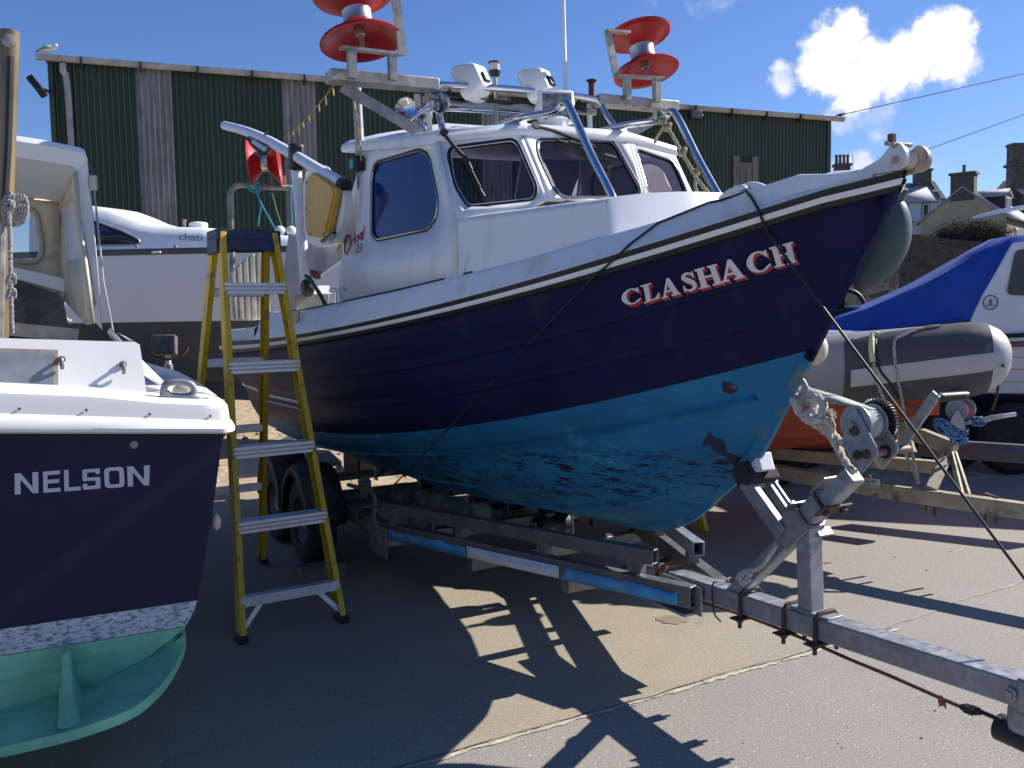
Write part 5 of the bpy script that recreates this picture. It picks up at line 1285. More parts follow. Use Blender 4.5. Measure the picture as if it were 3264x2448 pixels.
G.loft(rows); G.build('gunwale', M_CREAMW, nel, sharp=42)
for a, b in ((62, 1303), (29, 1328), (275, 1307), (242, 1332), (477, 1320), (447, 1341), (670, 1326), (640, 1348)):
    MB().lathe([(.0045, 0), (.003, .003)], nx(a, b, -.036)+V((0, -.003, 0)), (0, -1, .1), 8).build('screw', M_RUST, nel)
# after deck and raised coaming panel
dk_ = MB(); zt = 1.2
UP = [(0, 1078), (430, 1090), (445, 1098), (455, 1160), (468, 1262), (0, 1236)]
P0 = [nx(a, b, y) for (a, b), y in zip(UP, (.16, .16, .155, .13, .09, .09))]
PL = [V((-1.7, .16, P0[0].z+.03)), *P0[:5], P0[5], V((-1.7, .09, P0[5].z+.02))]
dk_.add(PL, [tuple(range(len(PL)))])
tp2 = [V((p.x-.01*i, p.y+.05, p.z+.0)) for i, p in enumerate(PL[:3])]
dk_.loft([PL[:3], tp2]); 
dk_.loft([[PL[2], PL[3], PL[4], PL[5]], [PL[2]+V((-.02, .9, .02)), PL[3]+V((-.005, .9, .02)), PL[4]+V((.0, .9, .02)), PL[5]+V((.02, .9, .02))]])
dk_.build('coaming', M_CREAMW, nel, bevel=.012, sharp=40)
MB().add([V((-1.7, .03, 1.2)), V((x1-.05, .03, 1.195)), V((x1-.05, 1.5, 1.22)), V((-1.7, 1.5, 1.22))], [(0, 1, 2, 3)]).build('deck', mat('pale_deck', (.62, .62, .6), .6), nel)  # one even pale grey over the whole deck
on = lambda a, b, d=0.0: nx(a, b, .125-(b-1165)/100*.04-d)
# locker door, hooks
q = MB(); q.prism([on(a, b, .004) for a, b in ((-60, 1108), (185, 1115), (186, 1240), (-60, 1240))], (0, .01, 0)); q.build('locker_frame', mat('corroded_frame', (.33, .28, .24), .6, dirt=(.30, .12, .04), dirt_amt=.9, dscale=14, dthr=.54), nel)
q = MB(); q.prism([on(a, b, .007) for a, b in ((-60, 1122), (172, 1126), (171, 1228), (-60, 1230))], (0, .006, 0)); q.build('locker_door', mat('dull_sheet', (.30, .31, .34), .45, metal=.3, var=.18, scale=9, dirt=(.42, .30, .18), dirt_amt=.6, dscale=9, dthr=.58), nel)
for a, b in ((197, 1146), (392, 1162)):
    q = MB(); c = on(a, b); q.lathe([(.012, 0), (.010, .01)], c, (0, -1, .2), 10); q.tube(spl([c, c+V((0, -.028, .004)), c+V((0, -.034, -.014)), c+V((0, -.024, -.026))], 5), .006, 8); q.build('hook', M_GALVR, nel)
q = MB(); q.lathe([(.012, 0), (.012, .006), (.007, .008)], nx(427, 1417, 0), (0, -1, 0), 12); q.build('drain_plug', M_GREY, nel)
q = MB(); q.ball(nx(681, 1668, .02)+V((.01, .02, 0)), .028, 14, 8, (.6, .9, 1)); q.build('hull_fitting', mat('cream_plastic', (.58, .53, .42), .5), nel)
# fairlead on the quarter
q = MB(); fa = lambda a, b: nx(a, b, .03)
q.tube(spl([fa(520, 1266), fa(522, 1240), fa(535, 1222), fa(570, 1217), fa(605, 1223), fa(618, 1240), fa(612, 1258), fa(585, 1264), fa(545, 1262), fa(528, 1250)], 5), .011, 10)
q.loft([[fa(470, 1266), fa(520, 1262)], [fa(475, 1272), fa(655, 1280)], [fa(520, 1262), fa(612, 1258)]]); q.tube([fa(505, 1270), fa(560, 1268), fa(615, 1268), fa(660, 1282)], [.008, .012, .012, .006], 8)
q.build('fairlead', M_GALV, nel, sharp=60)
q = MB(); q.ball(nx(590, 1245, .09), .032, 18, 10, (1.25, .6, .85)); q.build('bollard', mat('cream_plastic', (.58, .53, .42), .5), nel)
# inner side coaming that runs forward to the shelter
q = MB(); q.loft([[nx(452, 1180, .22), nx(515, 1222, .22)], [nx(350, 1050, 1.15), nx(372, 1068, 1.2)], [nx(348, 1060, 1.15), nx(368, 1090, 1.2)]]); q.build('side_coaming', M_CREAMW, nel, solid=.02, sharp=60)
# ---- shelter
Y1, Y2 = 1.15, 1.75
s1 = lambda a, b: nx(a, b, Y1)
s2 = lambda a, b: nx(a, b, Y2)
roof_o = [(-120, 420), (35, 432), (150, 450), (255, 472), (270, 480), (277, 500)]
q = MB(); O = [s1(*p) for p in roof_o]; 
q.loft([[p+V((.0, .9, .06)) for p in O], [p+V((0, .03, .008)) for p in O], O, [p+V((0, -.012, -.02)) for p in O], [s1(-120, 478), s1(25, 497), s1(140, 513), s1(225, 528), s1(238, 533), s1(244, 550)], [p+V((0, .03, .0)) for p in [s1(-120, 480), s1(25, 499), s1(140, 515), s1(225, 530), s1(238, 535), s1(244, 552)]], [s2(-120, 590), s2(25, 622), s2(100, 634), s2(180, 642), s2(190, 648), s2(194, 660)]])
q.build('shelter_roof', M_CREAMW, nel, sharp=35)
q = MB()   # starboard wing: post and side panel
po = [(277, 500), (282, 560), (286, 600), (293, 660), (308, 830), (325, 1052)]; pi_ = [(244, 550), (240, 600), (246, 650), (255, 720), (275, 850), (298, 1020)]
q.loft([[s1(*p)+V((.004, .06, 0)) for p in po], [s1(*p) for p in po], [s1(*p) for p in pi_], [s1(*p)+V((-.004, .03, 0)) for p in pi_]])
q.build('shelter_post', M_CREAMW, nel, sharp=40, bevel=.004)
W_ = lambda a, b: NF_.pl(a, b, s1(246, 650), (s2(194, 650)-s1(246, 650)).cross(V((0, 0, 1))))
q = MB(); wing = [W_(*p) for p in ((242, 545), (194, 640), (190, 800), (212, 960), (280, 1035), (296, 1030), (275, 850), (255, 720))]
win = rnd_poly([W_(*p) for p in ((238, 640), (196, 662), (196, 700), (212, 826), (222, 832), (262, 824))], .02, 4)
q.fill([wing, win]); q.build('shelter_side', mat('beige_inside', (.60, .52, .37), .6, var=.08, dirt=(.36, .30, .2), dirt_amt=.6, dscale=5, dthr=.55), nel, solid=.015)
q = MB(); q.fill([win]); q.build('side_window', mat('pale_perspex', (.62, .66, .70), .25, var=.06), nel)
# after bulkhead with window and door
bh = [s2(-200, 560), s2(25, 618), s2(190, 645), s2(192, 800), s2(213, 1060), s2(-200, 1060)]
w2 = rnd_poly([s2(-90, 640), s2(100, 668), s2(118, 690), s2(135, 790), s2(125, 828), s2(100, 836), s2(-90, 815)], .05, 5)
q = MB(); q.fill([bh, w2]); q.build('bulkhead', mat('beige_inside', (.50, .46, .38)), nel, solid=.02)
q = MB(); q.tube([p+V((0, -.012, 0)) for p in w2], .012, 8, closed=True); bwf = q.build('bulkhead_window', mat('beige_trim', (.46, .40, .3), .6), nel)
q = MB(); q.fill([w2]); q.build('pane', glass('clear_glass', (.75, .78, .8)), bwf)
q = MB(); q.prism([s2(a, b)+V((0, -.02, 0)) for a, b in ((-200, 845), (10, 880), (180, 935), (205, 965), (222, 1060), (-200, 1050))], (0, .012, 0)); q.build('cabin_door', mat('weathered_door', (.11, .10, .09), .7, var=.3, scale=6, dirt=(.2, .16, .1), dirt_amt=.6, dscale=5, dthr=.55), nel)
q = MB(); q.prism([s2(a, b)+V((0, -.03, 0)) for a, b in ((-200, 815), (15, 845), (200, 885), (220, 912), (214, 935), (180, 925), (10, 878), (-200, 850))], (0, .02, 0)); q.build('door_coaming', M_CREAMW, nel, bevel=.006)
q = MB(); q.tube(spl([s2(222, 935), s2(200, 940), s2(195, 980), s2(205, 1020), s2(228, 1030)], 5), .018, 10); q.build('door_handle', mat('beige_trim', (.46, .40, .3)), nel)
q = MB(); q.tube(spl([s1(262, 718), s1(259, 728)+V((0, -.03, 0)), s1(275, 840)+V((0, -.035, 0)), s1(294, 955)+V((0, -.03, 0)), s1(297, 968)], 6), .0105, 12); q.build('grab_handle', M_CHROME, nel)
q = MB(); q.box(s1(287, 583)+V((.012, .0, 0)), (.03, .04, .062)); q.build('side_lamp', mat('cream_plastic', (.58, .53, .42)), nel, bevel=.006)
q = MB(); q.tube([s1(284, 610)+V((.02, 0, 0)), nx(330, 900, 1.0), nx(360, 1055, .9)], .004, 6); q.build('stay', mat('grey_line', (.35, .36, .36), .7), nel)
q = MB(); q.beam(nx(-60, 1040, .5), nx(250, 1070, .5), .02, .045); q.build('timber_rail', mat('bleached_timber', (.30, .28, .25), .8, var=.2, scale=20), nel)
# mast at the stern, open tube with sheave; rope coil hung on it
M_MAST = mat('varnished_mast', (.23, .17, .09), .35, var=.35, scale=7, stretch=(1, 1, .15), dirt=(.05, .04, .03), dirt_amt=.7, dscale=10, dthr=.55)
ym = .42
a, b = nx(-6, 1120, ym), nx(32, 100, ym); rm = .0295
ax = (b-a).normalized()
q = MB(); q.lathe([(rm, 0), (rm, (b-a).length), (rm*.82, (b-a).length), (rm*.82, (b-a).length-.06)], a, ax, 24); ms = q.build('mast', M_MAST, nel)
q = MB(); q.tube([nx(36, 190, ym)+V((0, -.034, 0)), nx(34, 300, ym)+V((0, -.034, 0)), nx(28, 480, ym)+V((0, -.034, 0)), nx(18, 640, ym)+V((0, -.034, 0))], .011, 8); q.build('mast_track', M_DARK, ms)
q = MB(); q.lathe([(.018, 0), (.022, .006), (.022, .012), (.01, .016)], nx(31, 140, ym)+V((0, -.028, 0)), (0, -1, 0), 16); q.build('sheave', M_STEEL, ms)
q = MB(); q.tube([nx(8, 720, ym)+V((0, -.04, 0)), nx(4, 900, ym)+V((0, -.04, 0)), nx(0, 1100, ym)+V((0, -.04, 0))], .014, 8); q.build('lower_track', M_STEEL, ms)
q = MB(); yc_ = ym-.055; rnd = random.Random(2)
for i in range(6):
    dx = i*9; q.rope(spl([nx(20+dx, 618+rnd.uniform(-6, 6), yc_), nx(34+dx, 628, yc_-.008), nx(42+dx, 660, yc_-.012), nx(38+dx*.9, 700, yc_-.012), nx(24+dx*.8, 715+rnd.uniform(-5, 8), yc_-.005), nx(14+dx*.7, 690, yc_), nx(12+dx*.8, 650, yc_), nx(22+dx, 622, yc_)], 5), .0068)
q.rope(spl([nx(15, 650, yc_-.015), nx(34, 640, yc_-.022), nx(40, 660, yc_-.022), nx(22, 672, yc_-.015), nx(16, 655, yc_-.015)], 5), .009)
q.rope(spl([nx(28, 660, yc_-.02), nx(32, 760, yc_-.02), nx(34, 880, yc_-.02), nx(38, 1062, yc_-.02)], 6), .0075)
for b in (888, 935): q.rope([nx(34, b, yc_-.02)+V((.011*cos(t), .011*sin(t), .016*sin(t*1.5))) for t in [i*.5 for i in range(16)]], .0075)
tag(q.build('rope_coil', mat('grey_rope', (.30, .28, .27), .9, var=.3, scale=70), None, fr=NF_), 'grey white rope coiled on the brown mast at the left edge', 'rope')
# the name on the transom
def zn(a, b): return (a/2.011, 1200+b/2.011)
GN = {}
GN['N'] = [[(0, 0), (0, 1), (.26, 1), (.75, .30), (.75, 1), (1, 1), (1, 0), (.76, 0), (.25, .70), (.25, 0)]]
GN['E'] = [[(0, 0), (0, 1), (1, 1), (1, .82), (.26, .82), (.26, .60), (.94, .60), (.94, .42), (.26, .42), (.26, .18), (1, .18), (1, 0)]]
GN['L'] = [[(0, 0), (0, 1), (.28, 1), (.28, .18), (1, .18), (1, 0)]]
def rr_(x0, y0, x1_, y1_, r): return [tuple(p)[:2] for p in rnd_poly([V((x0, y0, 0)), V((x1_, y0, 0)), V((x1_, y1_, 0)), V((x0, y1_, 0))], r, 5)]
GN['O'] = [rr_(0, 0, 1, 1, .24), rr_(.24, .17, .76, .83, .12)]
GN['S'] = [[tuple(p)[:2] for p in rnd_poly([V((x, y, 0)) for x, y in ((0, 0), (1, 0), (1, .58), (.26, .58), (.26, .83), (.74, .83), (.74, .72), (1, .72), (1, 1), (0, 1), (0, .42), (.74, .42), (.74, .17), (.26, .17), (.26, .30), (0, .30))], .10, 4)]]
M_LETG = mat('grey_white_vinyl', (.50, .50, .58), .45, var=.04)
for ch, *qd in (('N', (95, 757), (247, 747), (245, 612), (93, 622)), ('E', (278, 746), (388, 737), (384, 601), (275, 611)), ('L', (413, 737), (518, 729), (505, 600), (412, 600)), ('S', (532, 727), (645, 718), (640, 588), (526, 597)), ('O', (672, 717), (800, 709), (792, 577), (666, 586)), ('N', (820, 706), (957, 697), (960, 568), (814, 578))):
    if ch == 'L': qd = [(413, 737), (518, 729), (512, 592), (410, 600)]
    decal('name_letter', [GN[ch]], [zn(*p) for p in qd], lambda a, b: nx(a, b, -.004), NF_, M_LETG, nel, 0, sub=0)
# ------------------------------------------------------------------ green corrugated shed
A_ = far(160, 205, 15.85); C_ = far(2640, 390, 21.8); HS = 6.0
dvec = V((C_.x-A_.x, C_.y-A_.y, 0)); WL_ = dvec.length
SF = Fr((A_.x, A_.y, 0), math.atan2(dvec.y, dvec.x))
shed = thing('shed', 'long dark green corrugated shed with grey rooflight strips, behind the boats', 'shed', SF)
sp_ = lambda a, b, y=0.: SF.px(a, b, y=y)
M_GRNW = mat('green_sheeting', (.038, .066, .044), .6, var=.18, scale=.8, stretch=(1, 1, .3), dirt=(.05, .068, .05), dirt_amt=.6, dscale=3)
M_GREYW = mat('weathered_rooflight', (.26, .262, .262), .75, var=.2, scale=2.5, stretch=(3, 1, .4), dirt=(.13, .13, .135), dirt_amt=.7, dscale=4, dthr=.52)
ztop = 5.93
def corr(x0, x1, m, nm, off=0.0):
    q = MB(); p = .098; n = int((x1-x0)/p*8); pts = []
    for i in range(n+1):
        x = x0+(x1-x0)*i/n; ph = (x/p) % 1.0
        d = .021*max(-1, min(1, 1.7*sin(2*pi*ph))); pts.append(V((x, off+d, 0)))
    q.loft([pts, [V((v.x, v.y, ztop)) for v in pts]]); return q.build(nm, m, shed, sharp=60)
px_x = lambda a: sp_(a, 420).x
cuts = [(px_x(441), px_x(553)), (px_x(904), px_x(1010)), (px_x(1535), px_x(1628))]
x = 0.0
for a, b in cuts:
    corr(x, a, M_GRNW, 'wall_sheeting'); corr(a, b, M_GREYW, 'rooflight_panel', -.004); x = b
corr(x, WL_, M_GRNW, 'wall_sheeting')
q = MB(); D_ = 11.0
for xx in (0, WL_): q.add([V((xx, .03, 0)), V((xx, D_, 0)), V((xx, D_, ztop)), V((xx, D_/2, ztop+.62)), V((xx, .03, ztop))], [(0, 1, 2, 3, 4)])
q.add([V((0, D_, 0)), V((WL_, D_, 0)), V((WL_, D_, ztop)), V((0, D_, ztop))], [(0, 1, 2, 3)]); q.build('gable_wall', M_GRNW, shed)
q = MB(); q.loft([[V((-.12, -.1, ztop+.06)), V((WL_+.25, -.1, ztop+.06))], [V((-.12, D_/2, ztop+.68)), V((WL_+.25, D_/2, ztop+.68))], [V((-.12, D_+.1, ztop+.06)), V((WL_+.25, D_+.1, ztop+.06))]]); q.build('roof', mat('roof_sheet', (.12, .12, .12), .7), shed, solid=.04)
gt = MB(); M_GUT = mat('grey_gutter', (.34, .34, .35), .55, var=.25, scale=3)
gp = [(-.04, .05), (-.06, -.02), (-.10, -.05), (-.14, -.05), (-.17, -.02), (-.18, .05), (-.168, .05), (-.155, -.015), (-.13, -.035), (-.08, -.015), (-.06, .05)]
gt.loft([[V((xx, y, ztop+z+.02)) for y, z in gp] for xx in (-.2, WL_+.35)], capA=True, capB=True); gt.build('gutter', M_GUT, shed, sharp=50)
q = MB()
for i in range(17): 
    xx = .5+i*(WL_-.5)/17; MB().box((xx, -.125, ztop-.02), (.03, .17, .16)).build('gutter_bracket', M_DARK, shed)
q = MB(); xd = px_x(224); q.tube(spl([V((xd-.05, -.12, ztop-.05)), V((xd-.05, -.11, ztop-.2)), V((xd, -.09, ztop-.5)), V((xd+.02, -.09, 3)), V((xd+.03, -.09, .1))], 4), .055, 12); q.build('downpipe', M_GUT, shed)
MB().box((xd, -.05, 4.35), (.3, .04, .04)).build('pipe_clip', M_DARK, shed)
q = MB(); q.box((0, -.01, ztop/2), (.08, .08, ztop)); q.build('corner_flashing', M_GRNW, shed)
q = MB(); q.box((WL_, -.01, ztop/2), (.10, .08, ztop)); q.build('corner_flashing', M_GRNW, shed)
# flue on the roof
c = sp_(1886, 300, 2.0); c2 = sp_(1886, 255, 2.0)
MB().lathe([(.075, -1.2), (.075, (c2-c).length*.8), (.1, (c2-c).length*.82), (.075, (c2-c).length*.86), (.13, (c2-c).length*.94), (.13, (c2-c).length)], c, (0, 0, 1), 16).build('flue', M_RUST, shed)
# floodlights
c = sp_(118, 275, -.35); R1 = Matrix.Rotation(radians(-35), 3, 'Y') @ Matrix.Rotation(radians(-30), 3, 'X')
fl = MB().box(c, (.12, .22, .36), R1).build('floodlight', M_DARK, shed, bevel=.02)
MB().box(c+R1@V((-.062, 0, 0)), (.006, .18, .3), R1).build('lens', mat('lamp_glass', (.2, .22, .23), .15), fl)
MB().tube([c+V((.05, .1, 0)), V((.0, 0, c.z-.02)), V((.02, .1, c.z-.02))], .025, 8).build('lamp_arm', M_DARK, shed)
c = sp_(2216, 366, -.25); fl = MB().box(c, (.30, .12, .2)).build('floodlight', M_DARK, shed, bevel=.015)
MB().box(c+V((0, -.062, 0)), (.24, .006, .15)).build('lens', mat('lamp_glass2', (.10, .12, .11), .3), fl)
MB().tube([c+V((.1, 0, 0)), c+V((.3, .1, .02)), c+V((.35, .3, .03))], .02, 8).build('lamp_arm', M_DARK, shed)
# boarded hatch low in the wall
M_BRD = mat('bleached_boards', (.16, .15, .13), .85, var=.3, scale=5, stretch=(6, 1, .6))
h0, h1 = sp_(2332, 520), sp_(2410, 640)
for i in range(4):
    t = i/4; MB().box((h0.x+(h1.x-h0.x)*(t+.125), -.06, (h0.z+h1.z)/2+(.06 if i in (0, 3) else -.08)), ((h1.x-h0.x)/4.3, .05, h0.z-h1.z+.2)).build('hatch_board', M_BRD, shed)
# gull on the left corner and a small bird on the right
def bird(c, L_, name, label, cols, face=1):
    f_ = Fr(c, 0); b_ = thing(name, label, 'bird', f_)
    q = MB(); prof = [(.003, -.5), (.06, -.42), (.13, -.25), (.175, 0), (.165, .18), (.10, .33), (.05, .40)]
    q.lathe([(r*L_, h*L_) for r, h in prof], (0, 0, .26*L_), V((face, 0, .18)), 16); q.build('body', cols[0], b_)
    q = MB(); q.ball((face*.40*L_, 0, .42*L_), .105*L_, 14, 9, (1.1, .9, .95)); hd = q.build('head', cols[0], b_)
    q = MB(); q.lathe([(.03*L_, 0), (.004, .15*L_)], (face*.50*L_, 0, .405*L_), (face, 0, -.15), 8); q.build('beak', cols[2], hd)
    q = MB()
    for s in (-1, 1):
        q = MB(); q.loft([[V((face*.25*L_, s*.15*L_, .36*L_)), V((face*.22*L_, s*.17*L_, .24*L_))], [V((-face*.1*L_, s*.18*L_, .38*L_)), V((-face*.1*L_, s*.19*L_, .22*L_))], [V((-face*.42*L_, s*.10*L_, .24*L_)), V((-face*.40*L_, s*.11*L_, .18*L_))], [V((-face*.66*L_, s*.02*L_, .13*L_)), V((-face*.64*L_, s*.02*L_, .11*L_))]]); q.build('wing', cols[1], b_, solid=.012*L_)
        q = MB(); q.tube([(face*.02*L_, s*.06*L_, .14*L_), (face*.05*L_, s*.06*L_, 0)], .012*L_, 6); q.build('leg', cols[2], b_)
M_GULLW = mat('white_feathers', (.74, .74, .74), .8); M_GULLG = mat('grey_feathers', (.28, .29, .31), .8); M_BEAK = mat('bird_beak', (.5, .36, .08), .5)
gp_ = SF.M @ sp_(155, 186, -.1); gp_.z = (SF.M @ V((0, 0, ztop+.085))).z
bird(gp_, .34, 'gull', 'white gull with grey wings perched on the left end of the shed gutter', (M_GULLW, M_GULLG, M_BEAK), 1)
M_DKF = mat('dark_feathers', (.02, .02, .025), .7)
gq = SF.M @ V((WL_+.28, -.1, ztop+.085)); bird(gq, .2, 'small_bird', 'small dark bird perched on the right end of the shed gutter', (M_DKF, M_DKF, M_DKF), 1)
# ------------------------------------------------------------------ stone walls, hill, houses
M_STONE = None
def stone_mat(nm, dark, light, sc):
    m = bpy.data.materials.new(nm); m.use_nodes = True; nt = m.node_tree; N = nt.nodes; L = nt.links; b = N['Principled BSDF']
    tc = N.new('ShaderNodeTexCoord'); mp = N.new('ShaderNodeMapping'); mp.inputs['Scale'].default_value = (1, 1, 1.7); L.new(tc.outputs['Object'], mp.inputs[0])
    vo = N.new('ShaderNodeTexVoronoi'); vo.inputs['Scale'].default_value = sc; vo.inputs['Randomness'].default_value = .9; L.new(mp.outputs[0], vo.inputs['Vector'])
    ve = N.new('ShaderNodeTexVoronoi'); ve.feature = 'DISTANCE_TO_EDGE'; ve.inputs['Scale'].default_value = sc; ve.inputs['Randomness'].default_value = .9; L.new(mp.outputs[0], ve.inputs['Vector'])
    sp = N.new('ShaderNodeSeparateColor'); L.new(vo.outputs['Color'], sp.inputs[0])
    mx = N.new('ShaderNodeMix'); mx.data_type = 'RGBA'; L.new(sp.outputs[0], mx.inputs[0]); mx.inputs[6].default_value = (*dark, 1); mx.inputs[7].default_value = (*light, 1)
    ns = N.new('ShaderNodeTexNoise'); ns.inputs['Scale'].default_value = sc*2.3; ns.inputs['Detail'].default_value = 8; L.new(tc.outputs['Object'], ns.inputs['Vector'])
    m2 = N.new('ShaderNodeMix'); m2.data_type = 'RGBA'; m2.blend_type = 'MULTIPLY'; m2.inputs[0].default_value = .8; L.new(mx.outputs[2], m2.inputs[6]); L.new(ns.outputs['Color'], m2.inputs[7])
    ed = N.new('ShaderNodeMapRange'); ed.inputs[1].default_value = .02; ed.inputs[2].default_value = .08; L.new(ve.outputs['Distance'], ed.inputs[0])
    m3 = N.new('ShaderNodeMix'); m3.data_type = 'RGBA'; L.new(ed.outputs[0], m3.inputs[0]); m3.inputs[6].default_value = (*V(light)*.75, 1); L.new(m2.outputs[2], m3.inputs[7]); L.new(m3.outputs[2], b.inputs['Base Color'])
    b.inputs['Roughness'].default_value = .9; bp = N.new('ShaderNodeBump'); bp.inputs['Strength'].default_value = .8; bp.inputs['Distance'].default_value = .03; L.new(ed.outputs[0], bp.inputs['Height']); L.new(bp.outputs['Normal'], b.inputs['Normal'])
    return m
M_STONE = stone_mat('dark_rubble', (.05, .045, .042), (.12, .11, .10), 3.2); M_STONE2 = stone_mat('lichened_rubble', (.09, .085, .08), (.27, .26, .24), 2.2)
def wallthing(nm, label, tops, depth_, thick, m):
    """wall whose top edge passes through the given sight lines at their depths"""
    P = [far(a, b, Y) for a, b, Y in tops]; q = MB(); ext = []
    for p0, p1 in zip(P[:-1], P[1:]):
        n = max(2, int((p1-p0).length/1.2))
        for i in range(n): ext.append(p0.lerp(p1, i/n)+V((0, 0, noise.noise(V((i*1.7, p0.x, 0)))*.10)))
    ext.append(P[-1])
    q.loft([[V((p.x, p.y, 0)) for p in ext], [p+V((0, 0, -.25)) for p in ext], [p+V((0, -.06, -.24)) for p in ext], [p+V((0, -.06, 0)) for p in ext], [p+V((0, thick, .03)) for p in ext], [V((p.x, p.y+thick, 0)) for p in ext]]); 
    return tag(q.build(nm, m, None, sharp=30), label, 'wall')
wallthing('retaining_wall', 'high dark rubble retaining wall below the houses', [(2660, 742, 46), (2868, 748, 45), (2975, 757, 45), (3180, 778, 45), (3420, 800, 45)], 45, 1.5, M_STONE)
wallthing('stone_wall', 'nearer pale lichened stone wall seen just right of the bow', [(2600, 806, 30), (2868, 810, 30)], 30, .8, M_STONE2)
q = MB(); q.loft([[V((x, y, z)) for x in (8, 20, 45, 90, 160)] for y, z in ((46.3, 4.2), (70, 5.6), (95, 7.6), (130, 9.6), (220, 12))]); tag(q.build('hill', mat('hill_grass', (.09, .08, .04), .95, var=.3, scale=.3)), 'grassy slope above the harbour wall', 'hill', kind='structure')
M_HARL = mat('white_harling', (.66, .67, .70), .85, var=.05, scale=.7); M_SLATE = mat('worn_slate', (.42, .42, .42), .75, var=.2, scale=1.4, stretch=(1, 1, 3), dirt=(.28, .26, .24), dirt_amt=.6, dscale=1.6)
M_CHIM = mat('chimney_stone', (.13, .11, .095), .9, var=.3, scale=3); M_MARG = mat('window_margin', (.20, .22, .26), .8); M_WFR = mat('white_frame', (.72, .73, .75), .5); M_DKGL = mat('dark_pane', (.015, .017, .022), .08)
M_POT = mat('chimney_pot', (.20, .13, .10), .85, var=.2)
def chimney(parent, fp, x0, x1, z0, z1, y0, dy, pots, zp):
    q = MB(); q.box(((x0+x1)/2, y0+dy/2, (z0+z1)/2), (x1-x0, dy, z1-z0)); q.box(((x0+x1)/2, y0+dy/2, z1-.12), (x1-x0+.3, dy+.3, .22)); c = q.build('chimney', M_CHIM, parent)
    for i in range(pots):
        xx = x0+(x1-x0)*(i+.5)/pots; MB().lathe([(.16, 0), (.13, zp*.7), (.17, zp*.85), (.15, zp)], (xx, y0+dy/2, z1), (0, 0, 1), 12).build('chimney_pot', M_POT, c)
def house_win(parent, f_, x0, y0, x1, y1, cols=1, frac=.5):
    a, b = f_(x0, y0), f_(x1, y1); cx_, cz_ = (a.x+b.x)/2, (a.z+b.z)/2; w_, h_ = abs(b.x-a.x), abs(a.z-b.z)
    o = MB(); o.box((cx_, -.02, cz_), (w_, .06, h_)); m_ = o.build('window', M_MARG, parent)
    MB().box((cx_, -.06, cz_), (w_*.74, .05, h_*.84)).build('frame', M_WFR, m_)
    MB().box((cx_, -.09, cz_-.02*h_), (w_*.5, .04, h_*.72)).build('pane', M_DKGL, m_)
# white harled house
b0 = far(3002, 790, 100); H1 = Fr((b0.x, b0.y, 0), radians(-6)); wh1 = thing('white_house', 'white two storey house with pale slate roof on the hill behind the bow', 'house', H1)
f1 = lambda a, b, y=0.: H1.px(a, b, y=y)
er, el_ = f1(3002, 641), f1(2780, 632); zb = f1(3000, 800).z
q = MB(); q.prism([V((el_.x, 0, zb)), V((er.x, 0, zb)), V((er.x, 0, er.z)), V((el_.x, 0, el_.z))], (0, 7, 0)); q.build('wall', M_HARL, wh1)
rg = f1(2944, 586, 3.5); q = MB()
q.loft([[V((el_.x, -.3, er.z-.05)), V((er.x+.25, -.3, er.z-.05))], [V((el_.x, 3.5, rg.z)), V((er.x+.25, 3.5, rg.z))], [V((el_.x, 7.3, er.z-.05)), V((er.x+.25, 7.3, er.z-.05))]]); rf1 = q.build('roof', M_SLATE, wh1, solid=.18)
q = MB(); q.add([V((er.x, .0, er.z)), V((er.x, 3.5, rg.z)), V((er.x, 7, er.z))], [(0, 1, 2)]); q.build('gable', M_HARL, wh1)
q = MB(); q.beam(V((er.x+.1, -.3, er.z+.1)), V((er.x+.1, 3.5, rg.z+.15)), .5, .3, up=(0, 0, 1)); q.build('gable_skew', M_CHIM, wh1)
a, b = f1(2901, 541, 3.5), f1(2952, 600, 3.5); chimney(wh1, f1, er.x-1.9, er.x-.1, rg.z-.8, a.z, 3.0, .9, 4, .8)
for w_ in ((2872, 641, 2897, 690), (2937, 645, 2963, 693), (2935, 719, 2961, 768), (2800, 640, 2826, 690)): house_win(wh1, f1, *w_)
a, b = f1(2878, 712), f1(2900, 775); MB().box(((a.x+b.x)/2, -.03, (a.z+b.z)/2), (b.x-a.x, .08, a.z-b.z)).build('door', mat('red_brown_door', (.13, .05, .035), .5), wh1)
MB().box(((a.x+b.x)/2-.1, -.15, a.z+.1), (1.6, .5, .16)).build('door_hood', M_MARG, wh1)
a, b = f1(2884, 588, 1.5), f1(2906, 603, 1.5); MB().beam(V((a.x, 1.15, a.z-.1)), V((b.x, 1.2, a.z-.1)), .9, .1, up=(0, -.45, .9)).build('skylight', M_DKGL, rf1)
# neighbouring house whose chimney shows behind the foredeck
b0 = far(2686, 700, 90); H2 = Fr((b0.x, b0.y, 0), radians(-6)); h2 = thing('cottage', 'house hidden behind the foredeck, only its clustered chimney pots showing', 'house', H2)
f2 = lambda a, b, y=0.: H2.px(a, b, y=y)
ez = f2(2686, 640).z; q = MB(); q.box((-1, 4, ez/2+1.2), (7, 7, ez-2.4)); q.build('wall', M_CHIM, h2)
q = MB(); q.loft([[V((-4.7, .3, ez-.1)), V((2.7, .3, ez-.1))], [V((-4.7, 4, ez+2.2)), V((2.7, 4, ez+2.2))], [V((-4.7, 7.7, ez-.1)), V((2.7, 7.7, ez-.1))]]); q.build('roof', M_SLATE, h2, solid=.15)
a, b = f2(2663, 522, 3.5), f2(2710, 560, 3.5); chimney(h2, f2, a.x, b.x, ez+1.2, a.z, 3.4, .9, 4, .95)
MB().tube([f2(2716, 545, 3.5), f2(2719, 528, 3.5), f2(2718, 490, 3.5)], .03, 5).build('aerial', M_DARK, h2)
